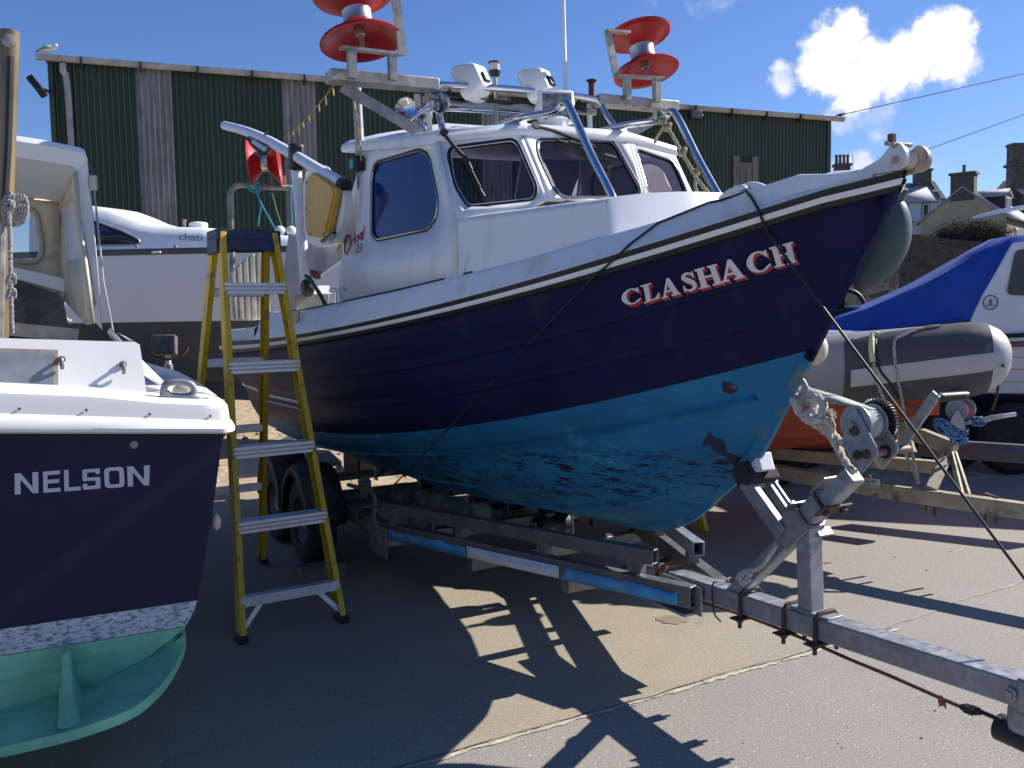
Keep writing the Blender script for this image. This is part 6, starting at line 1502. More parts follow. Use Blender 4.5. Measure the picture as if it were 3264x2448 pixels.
# cream house
M_CRH = mat('cream_harling', (.52, .41, .25), .9, var=.1, scale=.6); M_BRH = mat('brown_harling', (.20, .16, .11), .9, var=.12)
b0 = far(3206, 800, 80); H3 = Fr((b0.x, b0.y, 0), radians(48)); h3 = thing('cream_house', 'cream gabled house with dormer and broad chimney at the right', 'house', H3)
f3g = lambda a, b: H3.pl(a, b, (0, 0, 0), (cos(radians(-80)), sin(radians(-80)), 0))
# local frame: front wall on y = 0 running to the right, gable wall running back on x = 0
gx_ = lambda a, b: H3.px(a, b, x=0.); fy = lambda a, b, y=0.: H3.px(a, b, y=y)
E_ = fy(3206, 690); g0 = gx_(3020, 712); ga = gx_(3110, 634)
ez = E_.z; W3_ = 7.4; 
q = MB(); zb = 5.0
q.add([V((0, 0, zb)), V((0, W3_, zb)), V((0, W3_, ez)), V((0, W3_/2, ez+W3_*.40)), V((0, 0, ez))], [(0, 1, 2, 3, 4)]); q.build('gable_wall', M_CRH, h3)
q = MB(); q.add([V((0, 0, zb)), V((12, 0, zb)), V((12, 0, ez)), V((0, 0, ez))], [(0, 1, 2, 3)]); q.add([V((12, 0, zb)), V((12, W3_, zb)), V((12, W3_, ez)), V((12, 0, ez))], [(0, 1, 2, 3)]); q.build('front_wall', M_BRH, h3)
q = MB(); rz = ez+W3_*.40; q.loft([[V((-.15, -.3, ez-.12)), V((12, -.3, ez-.12))], [V((-.15, W3_/2, rz+.05)), V((12, W3_/2, rz+.05))], [V((-.15, W3_+.3, ez-.12)), V((12, W3_+.3, ez-.12))]]); rf3 = q.build('roof', M_SLATE, h3, solid=.14)
chimney(h3, None, -.1, .9, rz-1.2, rz+1.35, W3_/2-1.0, 2.0, 1, .7)
dz0 = ez+.6; q = MB(); q.box((3.2, W3_/4-.2, dz0+.8), (2.2, 2.0, 1.5)); q.build('dormer', mat('dormer_slate', (.045, .038, .038), .7), h3)
q = MB(); q.loft([[V((1.9, -.1+W3_/4-1.3, dz0+1.5)), V((3.2, W3_/4-1.3, dz0+2.2)), V((4.5, W3_/4-1.3, dz0+1.5))], [V((1.9, W3_/4+1.4, dz0+1.5)), V((3.2, W3_/4+1.4, dz0+2.2)), V((4.5, W3_/4+1.4, dz0+1.5))]]); q.build('dormer_roof', M_SLATE, h3, solid=.1)
for xx in (2.75, 3.7): 
    wq = MB().box((xx, W3_/4-1.22, dz0+.85), (.75, .06, 1.15)).build('window', M_WFR, h3); MB().box((xx, W3_/4-1.26, dz0+.85), (.55, .05, .95)).build('pane', M_DKGL, wq)
wq = MB().box((-.03, W3_*.28, ez-1.9), (.08, .8, 1.1)).build('window', M_WFR, h3); MB().box((-.08, W3_*.28, ez-1.9), (.06, .55, .85)).build('pane', M_DKGL, wq)
for xx in (3.5,): 
    wq = MB().box((xx, -.04, ez-1.6), (1.0, .1, 1.6)).build('window', M_WFR, h3); MB().box((xx, -.1, ez-1.6), (.7, .06, 1.3)).build('pane', M_DKGL, wq)
# tall chimney at the right edge, on a house mostly out of frame
b0 = far(3268, 700, 95); H4 = Fr((b0.x, b0.y, 0), 0); h4 = thing('stone_house', 'house beyond the right edge, its tall dark chimney just in frame', 'house', H4)
f4 = lambda a, b: H4.px(a, b, y=0.)
q = MB(); q.box((4, 4, 8.2), (8, 7, 10.4)); q.build('wall', M_CHIM, h4)
a = f4(3253, 447); q = MB(); q.box((a.x+.7, 2, (a.z+12)/2), (1.4, 1.2, a.z-12)); q.box((a.x+.7, 2, a.z-2.3), (1.9, 1.5, .3)); q.box((a.x+.7, 2, a.z-.15), (1.6, 1.4, .25)); q.build('chimney', M_CHIM, h4)
q = MB(); q.loft([[V((-.2, .3, 13.2)), V((8.3, .3, 13.2))], [V((-.2, 4, 15.0)), V((8.3, 4, 15.0))], [V((-.2, 7.7, 13.2)), V((8.3, 7.7, 13.2))]]); q.build('roof', M_SLATE, h4, solid=.15)
# bush on the wall top: brown twigs
def bush(nm, label, c, sx, sy, sz, n, m, cat, seed, twig=.012, leafm=None, group=None):
    rnd = random.Random(seed); f_ = Fr(c, 0); b_ = thing(nm, label, cat, f_, group); q = MB(); lf = MB()
    for i in range(n):
        a = rnd.uniform(0, 2*pi); base = V((rnd.uniform(-.8, .8)*sx, rnd.uniform(-.5, .5)*sy, 0)); k = rnd.uniform(.45, 1.0)
        e = base*1.25+V((cos(a)*.28*sx, sin(a)*.5*sy, sz*k*(1-.5*abs(base.x/sx)**2))); mid_ = base.lerp(e, .5)+V((rnd.uniform(-.1, .1)*sx, 0, .08*sz))
        q.tube([base, mid_, e], [twig*1.6, twig, twig*.4], 4, caps=False)
        for j in range(5):
            t = rnd.uniform(.35, 1); p = base.lerp(e, t)+V((0, 0, .06*sz)); d = V((rnd.uniform(-1, 1), rnd.uniform(-1, 1), rnd.uniform(-.2, 1)))*.2*sz
            q.tube([p, p+d*.5, p+d], [twig*.7, twig*.5, twig*.25], 3, caps=False)
            if leafm and rnd.random() < .8:
                for _ in range(3):
                    o = p+d*rnd.uniform(.2, 1.1); u = V((rnd.uniform(-1, 1), rnd.uniform(-1, 1), rnd.uniform(-1, 1)))*.06*sz; w = V((rnd.uniform(-1, 1), rnd.uniform(-1, 1), rnd.uniform(-1, 1)))*.05*sz; lf.add([o, o+u, o+w], [(0, 1, 2)])
    q.build('branches', m, b_)
    if leafm: lf.build('foliage', leafm, b_)
M_TWIG = mat('brown_twigs', (.075, .055, .04), .9, var=.4, scale=2); M_TWIGL = mat('dry_leaves', (.11, .085, .05), .9, var=.5, scale=3)
cb = far(3095, 785, 46.5); bush('bush', 'brown twiggy bush spilling over the top of the dark retaining wall', cb, 1.65, .9, 1.35, 420, M_TWIG, 'bush', 3, .012, M_TWIGL)
M_GRNL = mat('yellow_green_leaves', (.16, .17, .04), .9, var=.4, scale=4)
cb = far(2918, 765, 46.2); bush('wall_plant', 'small yellow green plant on the wall top below the white house', cb, .7, .4, .32, 90, M_TWIG, 'plant', 8, .006, M_GRNL)
# bare tree behind the white house corner
tf = Fr(far(3030, 760, 92), 0); bt = thing('bare_tree', 'bare leafless tree between the white house and the cream house', 'tree', tf)
rnd = random.Random(6); q = MB(); tq = MB()
top_z = H1.px(3030, 652, y=-8).z-tf.M.translation.z
tq.tube([V((0, 0, 0)), V((.1, 0, top_z*.3)), V((.05, 0, top_z*.55))], [.16, .12, .07], 8); tq.build('trunk', M_TWIG, bt)
def branch(p, d, L_, r, dep):
    e = p+d*L_; q.tube([p, p.lerp(e, .5)+V((rnd.uniform(-.05, .05), rnd.uniform(-.05, .05), 0))*L_, e], [r, r*.8, r*.55], 4, caps=False)
    if dep == 0: return
    for _ in range(3):
        nd = (d+V((rnd.uniform(-.75, .75), rnd.uniform(-.75, .75), rnd.uniform(-.1, .55)))).normalized(); branch(p.lerp(e, rnd.uniform(.5, 1)), nd, L_*rnd.uniform(.55, .8), r*.6, dep-1)
for i in range(7):
    a = 2*pi*i/7; branch(V((.08, 0, top_z*(.3+.04*i))), V((cos(a)*.8, sin(a)*.8, .8)).normalized(), top_z*.24, .055, 4)
q.build('branches', M_TWIG, bt)
# street lamp
lf_ = Fr(far(2993, 800, 95), 0); sl_ = thing('street_lamp', 'slim grey street lamp beside the white house roof', 'street lamp', lf_)
zt_ = (far(2990, 612, 95)-lf_.M.translation).z
MB().tube([V((0, 0, 0)), V((0, 0, zt_-.2)), V((-.1, 0, zt_)), V((-.5, 0, zt_+.1))], [.07, .05, .045, .04], 8).build('lamp_post', M_GALV, sl_)
MB().box((-.35, 0, zt_+.12), (1.0, .3, .18)).build('lamp_head', M_WFR, sl_, bevel=.05)
# overhead wires
def wire(p, q_, sag, label):
    q_ = p+(q_-p)*3.0; m_ = MB(); m_.tube([p.lerp(q_, i/20)+V((0, 0, -sag*sin(pi*i/20))) for i in range(21)], .010, 5); tag(m_.build('overhead_wire', mat('wire_black', (.006, .006, .007), .9, spec=.05)), label, 'wire', 'overhead wires right of the shed')
wire(SF.M @ V((WL_+.2, 0, ztop+.12)), far(3420, 190, 30), .1, 'upper thin wire running from the shed eave to the upper right')
wire(SF.M @ V((WL_, .1, 4.4)), far(3420, 300, 30), .1, 'lower thin wire crossing the sky above the bow roller')
# ------------------------------------------------------------------ inflatable on its trailer (right)
Pa, Pb = far(2650, 1177, 5.35), far(3085, 1146, 5.15)
rd = Pb-Pa; ryaw = math.atan2(rd.y, rd.x)
RF = Fr((Pb.x, Pb.y, 0), ryaw)
rib = thing('inflatable_boat', 'grey inflatable boat with orange hull and pale end cone, on the rusty cream trailer', 'inflatable boat', RF)
rx = lambda a, b, y=0.: RF.px(a, b, y=y)
M_TUBE = mat('light_grey_tube', (.27, .27, .29), .5, var=.06, scale=4, dirt=(.45, .45, .46), dirt_amt=.5, dscale=5, dthr=.6)
M_TUBED = mat('dark_grey_tube', (.065, .065, .069), .55, var=.10, scale=5, dirt=(.22, .22, .23), dirt_amt=.5, dscale=4, dthr=.6)
M_TUBEW = mat('pale_tube_panel', (.44, .44, .44), .5, var=.06)
M_ORG = mat('orange_hull', (.42, .06, .018), .5, var=.12, scale=3)
zA, zB = Pa.z, Pb.z; xA = -(Pb-Pa).to_2d().length
ctr = lambda x: V((x, 0, zB+(zB-zA)*(x/(-xA))))
RT = .212
def sect(x, r, t0, t1, n=24):
    c = ctr(x); out = []
    for i in range(n+1):
        t = radians(t0+(t1-t0)*i/n); out.append(c+V((0, -cos(t)*r, sin(t)*r)))
    return out
xe = .0
cone = [(xe+.22*sin(radians(a)), RT*max(.10, cos(radians(a))**.8)) for a in (0, 15, 30, 45, 60, 72, 82, 90)]
q = MB(); q.loft([sect(x, RT, 0, 360, 36) for x in (-3.0, -2.2, xA, -.4, 0)]); tb = q.build('tube', M_TUBE, rib)
q = MB(); q.loft([sect(x, r, 0, 360, 36) for x, r in cone], capB=True); q.build('end_cone', M_TUBEW, rib)
xp = rx(2682, 1190).x
q = MB(); rows = []
for i in range(13):
    x = xp+(.09-xp)*i/12; top = 52+i*4+4*noise.noise(V((i*1.3, 0, 0))); rows.append(sect(x, (RT if x <= 0 else RT*cos(math.asin(min(.99, x/.22)))**.8)+.004, -92, min(88, top)))
q.loft(rows); q.build('reinforcing_patch', M_TUBED, rib)
q = MB(); rows = []
for i in range(21):
    x = rx(2690, 1190).x+.02+(.20-rx(2690, 1190).x-.02)*i/20; cth = -13+13*i/20; hw = 13.5
    r = RT if x <= 0 else RT*max(.1, cos(math.asin(min(.999, x/.22))))**.8
    rows.append(sect(x, r+.009, cth-hw, cth+hw, 8))
q.loft(rows); q.build('rub_stripe', M_TUBEW, rib)
q = MB(); hx = [-3.0, -2.2, -1.6, -1.0, -.5, -.12]
rows = []
for i, x in enumerate(hx):
    k = 1 if i < 4 else (.9 if i == 4 else .8); c = ctr(x)
    rows.append([V((x, .16, c.z-.02)), V((x, .10, c.z-.18)), V((x+.0, .14, c.z-.33)), V((x-.05*(i == 5), .20, c.z-.34)), V((x-.10*(i == 5), .42, c.z-.45)), V((x-.1*(i == 5), .44, c.z-.45)), V((x-.15*(i == 5), .95, c.z-.62)), V((x, 1.75, c.z-.18))])
q.loft(rows, capB=True); q.build('hull', M_ORG, rib, sharp=25)
q = MB(); c = ctr(-1); q.add([V((-3, .1, zB-.12)), V((-.1, .1, zB-.1)), V((-.1, 1.8, zB-.1)), V((-3, 1.8, zB-.12))], [(0, 1, 2, 3)]); q.build('deck', M_TUBE, rib)
def onr(a, b, off=.012):
    d = RF.dir(a, b).normalized(); e = RF.eye; ax = (ctr(0)-ctr(-1)).normalized(); w = e-ctr(0)
    dd = d-ax*d.dot(ax); ww = w-ax*w.dot(ax); A, B_, C_ = dd.dot(dd), 2*dd.dot(ww), ww.dot(ww)-(RT+off)**2; D = B_*B_-4*A*C_
    if D < 0: return e+d*(-B_/(2*A))
    return e+d*((-B_-math.sqrt(D))/(2*A))
z8 = lambda a, b: (2400+a/2.56, 900+b/2.56)
q = MB(); q.tube(spl([onr(*z8(*p), .014) for p in ((1018, 432), (995, 418), (975, 432), (968, 480), (968, 560), (980, 650))], 5), .017, 10)
tag(q.build('yellow_hose', mat('pale_yellow_hose', (.55, .52, .30), .5), None, fr=RF), 'pale yellow hose strap over the grey inflatable tube', 'strap')
M_ROPEG = mat('speckled_rope', (.40, .36, .28), .9, var=.45, scale=90)
ge = lambda a, b, y: rx(*z8(a, b), y)
q = MB(); q.tube(spl([onr(*z8(985, 655), .01), onr(*z8(1000, 760), .01), onr(*z8(1015, 830), .012)]+[ge(1080, 980, -.22), ge(1150, 1170, -.30), ge(1290, 1500, -.4), ge(1352, 1640, -.45)], 6), .0085, 8); tag(q.build('lashing_rope', M_ROPEG, None, fr=RF), 'speckled rope from the yellow hose down to the cream trailer', 'rope')
q = MB(); q.tube(spl([onr(*z8(1530, 352), .008), onr(*z8(1400, 370), .008), onr(*z8(1300, 400), .008), onr(*z8(1215, 440), .008), onr(*z8(1165, 465), .008), onr(*z8(1152, 520), .008), onr(*z8(1160, 640), .01), onr(*z8(1185, 800), .012), ge(1215, 960, -.22), ge(1250, 1150, -.3), ge(1300, 1400, -.4), ge(1345, 1610, -.45)], 6), .0085, 8); tag(q.build('lashing_rope', M_ROPEG, None, fr=RF), 'speckled rope from the top of the grey tube down to the cream trailer', 'rope')
q = MB(); q.tube(spl([onr(*z8(1000, 440), .006), onr(*z8(1010, 600), .008), onr(*z8(1040, 720), .008), onr(*z8(1110, 810), .008), onr(*z8(1165, 900), .008), ge(1220, 975, -.2), ge(1330, 1025, -.1), ge(1420, 1020, .0)], 6), .008, 8); tag(q.build('black_cable', M_BLACK, None, fr=RF), 'black cable sagging across the grey inflatable tube', 'cable')
q = MB(); q.tube(spl([onr(*z8(2040, 675), .0)+V((.0, -.0, 0)), ge(2055, 730, -.02), ge(2005, 830, -.02), ge(1990, 930, .0), ge(1950, 1040, .05)], 6), .007, 8); q2 = MB(); tag(q.build('black_cable', M_BLACK, None, fr=RF), 'black cable hanging from the tip of the pale end cone', 'cable')
# ---- rusty cream trailer under the inflatable
TF = Fr((0, 0, 0), 0); t2 = thing('rusty_trailer', 'rusty cream painted trailer with a hand winch, under the inflatable', 'trailer', TF)
M_CRT = mat('rusty_cream_paint', (.36, .31, .21), .65, var=.18, scale=9, dirt=(.13, .065, .035), dirt_amt=.9, dscale=7, dthr=.54, bump=.15)
def gz_(a, b, z): return gnd(a, b, z)
b1, b2, b3, b4 = gz_(2330, 1478, .40), gz_(2880, 1572, .40), gz_(2845, 1568, .41), gz_(3420, 1650, .40)
q = MB(); q.beam(b1, b2, .07, .085); q.build('side_beam', M_CRT, t2, bevel=.006)
q = MB(); q.beam(b3+V((0, -.03, .005)), b3+(b4-b3)*2.3, .075, .08); q.build('drawbar', M_CRT, t2, bevel=.006)
bb = gz_(2960, 1590, .40)
q = MB(); q.beam(bb+V((0, -.01, .04)), far(3022, 1442, bb.y+.25), .065, .065, up=(1, 0, 0)); q.build('winch_post', M_CRT, t2, bevel=.006)
q = MB(); q.beam(far(2845, 1352, bb.y+.6), far(3045, 1432, bb.y+.22), .055, .085); q.build('winch_arm', M_CRT, t2, bevel=.006)
for dx in (0, 22): q = MB(); q.beam(far(3032+dx*.5, 1445, bb.y+.2), gz_(3068+dx, 1590, .42), .014, .03, up=(0, 1, 0)); q.build('stay', M_CRT, t2)
for a in (2968, 3160): 
    p = gz_(a, 1585 if a < 3000 else 1610, .40); ub = MB(); ub.tube([p+V((0, -.05, -.09)), p+V((0, -.05, .05)), p+V((0, .05, .05)), p+V((0, .05, -.09))], .011, 8); ub.build('u_bolt', M_RUST, t2)
for i, (a, b) in enumerate(((2655, 1500), (2770, 1522), (2905, 1360), (2950, 1382), (3010, 1412))):
    MB().lathe([(.018, 0), (.012, .01)], far(a, b, bb.y+.55 if b < 1450 else gz_(a, b+15, .40).y-.045), (0, -1, 0), 8).build('bolt', M_RUST, t2)
# far beam, axle and wheels in the shade below
f1_, f2_ = gz_(2420, 1440, .42), gz_(3000, 1490, .42); MB().beam(f1_, f2_, .07, .08).build('side_beam', M_CRT, t2)
for a, b in ((2470, 1545), (2560, 1490)):
    p = gnd(a, b, 0); MB().lathe([(.12, -.07), (.25, -.08), (.28, -.04), (.28, .04), (.25, .08), (.12, .07)], p+V((0, 0, .28)), V((.25, 1, 0)), 28).build('wheel', M_TYRE, t2)
# plate with the club name
def on_beam(a, b):
    n = V((-(b2-b1).y, (b2-b1).x, 0)).normalized(); d = ray(a, b); p0 = b1-n*.037*(1 if n.y > 0 else -1); return EYEP+d*((p0-EYEP).dot(n)/d.dot(n))
pl_ = [(2738, 1521), (2804, 1527), (2804, 1556), (2738, 1548)]
q = MB(); P = rnd_poly([on_beam(*p) for p in pl_], .01, 3); q.prism([p+V((0, -.003, 0)) for p in P], (0, -.003, 0)); q.build('name_plate', mat('cream_plate', (.55, .55, .47), .5), t2)
def txt_s(body, quad, off, nm, m): 
    vs, fs = text_pts(body); out = []
    for u, v in vs:
        a, b, c, d = quad; out.append(on_beam((a[0]*(1-u)+b[0]*u)*(1-v)+(d[0]*(1-u)+c[0]*u)*v, (a[1]*(1-u)+b[1]*u)*(1-v)+(d[1]*(1-u)+c[1]*u)*v)+V((0, -off, 0)))
    return MB().add(out, fs).build(nm, m, t2)
txt_s('BANFF', [(2750, 1537), (2793, 1541), (2793, 1530), (2750, 1526)], .0085, 'plate_lettering', M_DARK)
txt_s('SAILING CLUB', [(2743, 1547), (2798, 1553), (2798, 1545), (2743, 1540)], .0085, 'plate_lettering', M_DARK)
# its winch
wy = bb.y+.15; wp = lambda a, b, dy=0.: far(a, b, wy+dy)
c = wp(3056, 1306); ax = V((.75, .66, 0)).normalized()
wd = MB().lathe([(.062, -.03), (.062, -.024), (.03, -.02), (.03, .05), (.062, .054), (.062, .06)], c, ax, 28).build('winch_drum', M_GALV, t2)
MB().lathe([(.031, -.018), (.052, -.016), (.052, .048), (.031, .05)], c, ax, 24).build('webbing', mat('red_webbing', (.40, .05, .045), .8), wd)
MB().lathe([(.066, .06), (.066, .072)], c, ax, 30).build('gear', M_GALV, wd)
q = MB(); q.prism([wp(3035, 1330, -.06), wp(3052, 1305, -.06), wp(3072, 1335, -.06), wp(3078, 1362, -.06), wp(3070, 1375, -.06), wp(3030, 1348, -.06)], (0, .008, 0)); q.build('winch_frame', M_GALV, t2)
q = MB(); q.cyl(wp(3078, 1348), wp(3122, 1340), .012, 10); q.beam(wp(3110, 1350), wp(3160, 1332), .014, .03); q.beam(wp(3150, 1334), wp(3196, 1326), .012, .026); q.build('crank', M_GALV, t2)
MB().cyl(wp(3190, 1327), wp(3237, 1320), .012, 12).build('crank_grip', mat('white_grip', (.6, .6, .6), .3), t2)
q = MB(); rnd = random.Random(9)
for i in range(22):
    a = [wp(2975+rnd.uniform(0, 25), 1335+rnd.uniform(0, 30), rnd.uniform(-.05, .05)), wp(3015+rnd.uniform(-15, 15), 1368+rnd.uniform(-25, 25), rnd.uniform(-.08, .05)), wp(3050+rnd.uniform(-15, 15), 1395+rnd.uniform(-18, 20), rnd.uniform(-.06, .05)), wp(3078+rnd.uniform(-10, 10), 1385+rnd.uniform(-20, 25), rnd.uniform(-.05, .05))]
    q.tube(spl(a, 4), .0065, 6)
for i in range(8):
    t = [wp(3118+rnd.uniform(-12, 12)+14*cos(k), 1343+14*sin(k), rnd.uniform(-.03, .03)) for k in [j*.7 for j in range(9)]]; q.tube(t, .0055, 6)
tag(q.build('rope_bundle', mat('bright_blue_rope', (.10, .22, .42), .85, var=.45, scale=60), None), 'tangled blue rope wrapped round the post of the rusty winch', 'rope')
# ------------------------------------------------------------------ white cabin boat with a blue cover
o_ = far(3264, 1400, 7.4); WF = Fr((o_.x, o_.y, 0), radians(-17)); cru = thing('cabin_boat', 'white cabin boat under a bright blue cockpit cover, at the right edge', 'cabin boat', WF)
wx = lambda a, b, y=0.: WF.px(a, b, y=y)
M_CW = mat('white_topsides', (.66, .67, .70), .35, var=.04); M_CB = mat('navy_antifouling', (.012, .02, .075), .6, var=.2); M_COV = mat('blue_canvas', (.012, .06, .33), .75, var=.12, scale=5, bump=.25, bscale=14)
xs_w = [2300, 2450, 2642, 2800, 2950, 3095, 3200, 3330, 3450, 3600]
sh_ = [1100, 1082, 1063, 1062, 1064, 1068, 1068, 1060, 1050, 1030]
rows = []
for i, (a, s_) in enumerate(zip(xs_w, sh_)):
    top = wx(a, s_); r = [top+V((0, .03, .02)), top]
    for k, b in enumerate((1100, 1140, 1180, 1222, 1262)):
        p = wx(a, b-(8-i)*(1.5)); dy = .03+.05*k; r.append(V((top.x, dy-.012, p.z))); r.append(V((top.x, dy+.012, p.z-.012)))
    rows.append(r)
base_r = rows[-1]
for dx, k, dz in ((.5, .93, .03), (1.1, .78, .08), (1.7, .52, .15), (2.2, .22, .22), (2.45, .01, .27)):  # unseen bow carried on past the frame, for the shade it casts
    rows.append([V((base_r[0].x+dx, 1.15-(1.15-p.y)*k, p.z+dz)) for p in base_r])
q = MB(); q.loft(rows); q.loft([[V((p.x, 2.3-p.y, p.z)) for p in r] for r in rows]); q.loft([[r[0], V((r[0].x, 1.15, r[0].z+.03)), V((r[0].x, 2.3-r[0].y, r[0].z))] for r in rows]); q.build('hull', M_CW, cru, sharp=20)
q = MB(); rw = [[r[-1], V((r[-1].x, .42, r[-1].z-.12)), V((r[-1].x, .75, r[-1].z-.30)), V((r[-1].x, 1.15, r[-1].z-.42))] for r in rows]; q.loft(rw); q.loft([[V((p.x, 2.3-p.y, p.z)) for p in r] for r in rw]); q.build('hull_bottom', M_CB, cru, sharp=30)
q = MB(); q.tube([wx(a, b, -.01) for a, b in ((3150, 1073), (3264, 1068), (3450, 1055))], .02, 8); q.build('rubbing_strake', M_BLACK, cru)
for b, m_, h in ((1094, M_CB, .016), (1104, mat('red_stripe', (.30, .03, .04), .5), .022)):
    q = MB(); q.beam(wx(3196, b, -.004), wx(3450, b-12, -.004), .006, h); q.build('stripe', m_, cru)
lo_ = [(2420, 1092), (2642, 1061), (2870, 1043), (3095, 1019), (3112, 985), (3130, 944), (3180, 858), (3228, 776), (3340, 768)]
up_ = [(2470, 1062), (2650, 1020), (2760, 985), (2869, 938), (2950, 902), (3010, 870), (3120, 808), (3220, 752), (3340, 742)]
Lr = [wx(a, b, .06) for a, b in lo_]; Ur = [wx(a, b, .30) for a, b in up_]
rows = []
for l, u in zip(Lr, Ur):
    r = []
    for t in (0, .25, .5, .75, 1): p = l.lerp(u, t); p.z -= .05*sin(pi*t)*(1 if l.x < Lr[4].x else .2); r.append(p)
    r += [V((u.x, 1.1, u.z+.03)), V((u.x, 1.9, u.z)), V((l.x, 2.2, l.z))]; rows.append(r)
q = MB(); q.loft(rows); q.build('cockpit_cover', M_COV, cru, sharp=45)
q = MB(); cw = [wx(a, b, .05) for a, b in ((3088, 1070), (3095, 1019), (3130, 944), (3228, 776), (3340, 768))]
xe_ = cw[-1].x; cw += [V((xe_+1.7, .05, cw[-1].z+.06)), V((xe_+2.2, .05, cw[-1].z-.5)), V((xe_+2.2, .05, cw[0].z+.03))]; q.prism(cw, (0, .06, 0)); q.prism([V((p.x+max(0, (wx(3228, 776, .05).x+.12-p.x)), .12, p.z-.015)) for p in cw], (0, 2.1, 0)); q.build('cabin', M_CW, cru, bevel=.01)  # cabin roof lengthened and raised out of view to shade the yard
q = MB(); q.prism(rnd_poly([wx(a, b, .045) for a, b in ((3236, 796), (3400, 790), (3400, 948), (3207, 940))], .05, 4), (0, -.01, 0)); q.build('window', mat('smoked_window', (.03, .03, .045), .15), cru)
# round club emblem: ring with a small horned figure
ec = wx(3157, 964, .04); er_ = wx(3180, 964, .04).x-ec.x; M_EMB = mat('emblem_ink', (.06, .06, .12), .6)
q = MB(); q.tube([ec+V((er_*cos(t), 0, er_*1.08*sin(t))) for t in [2*pi*i/32 for i in range(32)]], .0045, 5, closed=True); q.build('emblem_ring', M_EMB, cru)
q = MB(); s_ = er_
q.fill([[(-.18, -.45), (.18, -.45), (.26, -.1), (.12, .12), (.16, .3), (.34, .42), (.14, .42), (0, .5), (-.14, .42), (-.34, .42), (-.16, .3), (-.12, .12), (-.26, -.1)], [(-.08, -.35), (.1, -.35), (.1, -.05), (-.08, -.05)]], fn=lambda u, v: ec+V((u*s_, -.002, v*s_)))
q.fill([[(-.72, -.55), (.72, -.55), (.5, -.42), (.2, -.47), (-.2, -.47), (-.5, -.38)]], fn=lambda u, v: ec+V((u*s_, -.002, v*s_))); q.build('emblem_figure', M_EMB, cru)
MB().tube([wx(3100, 695, 1.1), wx(3180, 675, 1.1), wx(3300, 655, 1.1)], [.012, .02, .02], 8).build('boat_pole', M_CW, cru)
for a, b in ((2798, 1047), (2942, 1029)): MB().lathe([(.01, 0), (.01, .004)], wx(a, b, .05), (0, -1, 0), 8).build('cover_stud', M_DARK, cru)
# trailer of the cabin boat with lettering on the beam
t0, t1 = gnd(2930, 1425, .48), gnd(3500, 1462, .48)
t3 = thing('blue_trailer', 'dark blue trailer beam under the white cabin boat, with blue lettering', 'trailer', Fr((0, 0, 0), 0))
MB().beam(t0, t1, .08, .12).build('side_beam', mat('dark_blue_steel', (.055, .06, .075), .55, var=.25), t3, bevel=.006)
tn = V(((t1-t0).y, -(t1-t0).x, 0)).normalized(); tq0 = t0+tn*.044
tb_ = lambda a, b: EYEP+ray(a, b)*((tq0-EYEP).dot(tn)/ray(a, b).dot(tn))
text_on('beam_lettering', 'ROLLER COASTER', [(3177, 1441), (3385, 1448), (3385, 1433), (3177, 1428)], tb_, mat('blue_letters', (.05, .06, .35), .5), t3)
for a, b in ((3120, 1530), (3330, 1545)):
    p = gnd(a, b, 0); MB().lathe([(.12, -.08), (.27, -.09), (.31, -.04), (.31, .04), (.27, .09), (.12, .08)], p+V((0, .5, .31)), V((.05, 1, 0)), 28).build('wheel', M_TYRE, t3)
# black outboard motor and steering hoop between the bow and the cover
of = Fr(far(2700, 1200, 8.6).xy.to_3d(), 0); ob_ = thing('outboard_motor', 'black outboard motor cowl just right of the blue bow', 'outboard motor', of)
c = of.px(2700, 1012, y=0); q = MB(); q.loft([[V((c.x+k*x_*.14, y_*.18*k, c.z+z_)) for x_, y_ in ((-1, -.6), (-.6, -1), (.6, -1), (1, -.6), (1, .6), (.6, 1), (-.6, 1), (-1, .6))] for k, z_ in ((.75, -.35), (.95, -.3), (1, -.1), (1, .03), (.85, .09), (.45, .115))], wrap=True, capA=True, capB=True); q.build('cowl', mat('black_gloss', (.008, .009, .015), .12), ob_, sharp=60, bevel=.01)
q = MB(); q.loft([[V((c.x+x_*.07*k, y_*.12*k+.0, z_)) for x_, y_ in ((-1, -1), (1, -1), (1, 1), (-1, 1))] for k, z_ in ((1, c.z-.35), (.8, .55), (.9, .4))], wrap=True, capA=True, capB=True); q.build('leg', M_DARK, ob_, bevel=.01)
MB().lathe([(.02, 0), (.11, .02), (.11, .03), (.02, .06)], (c.x, .2, .45), (0, 1, 0), 12).build('propeller', M_DARK, ob_)
q = MB(); q.tube(spl([far(2640, 945, 9), far(2690, 927, 9), far(2725, 932, 9), far(2748, 955, 9), far(2757, 990, 9), far(2757, 1100, 9)], 6), .022, 10); tag(q.build('roll_hoop', M_BLACK), 'black tube hoop standing behind the outboard motor', 'hoop')
# cream ball fender hung between the stem and the inflatable
ff = far(2594, 1112, 4.9); q = MB(); q.ball(ff, .075, 20, 14, (1, 1, 1.25)); q.lathe([(.02, 0), (.02, .05)], ff+V((0, 0, .10)), (0, 0, 1), 10)
pg = B.M @ V((-.35, .70, CZ(-.35)+.005)); q.tube([ff+V((0, 0, .13)), ff.lerp(pg, .6)+V((0, 0, .03)), pg, B.M @ V((-.35, .58, CZ(-.35)+.01))], .006, 6)
tag(q.build('ball_fender', mat('cream_fender', (.62, .55, .42), .45, var=.06)), 'cream ball fender peeping out beside the stem', 'fender')
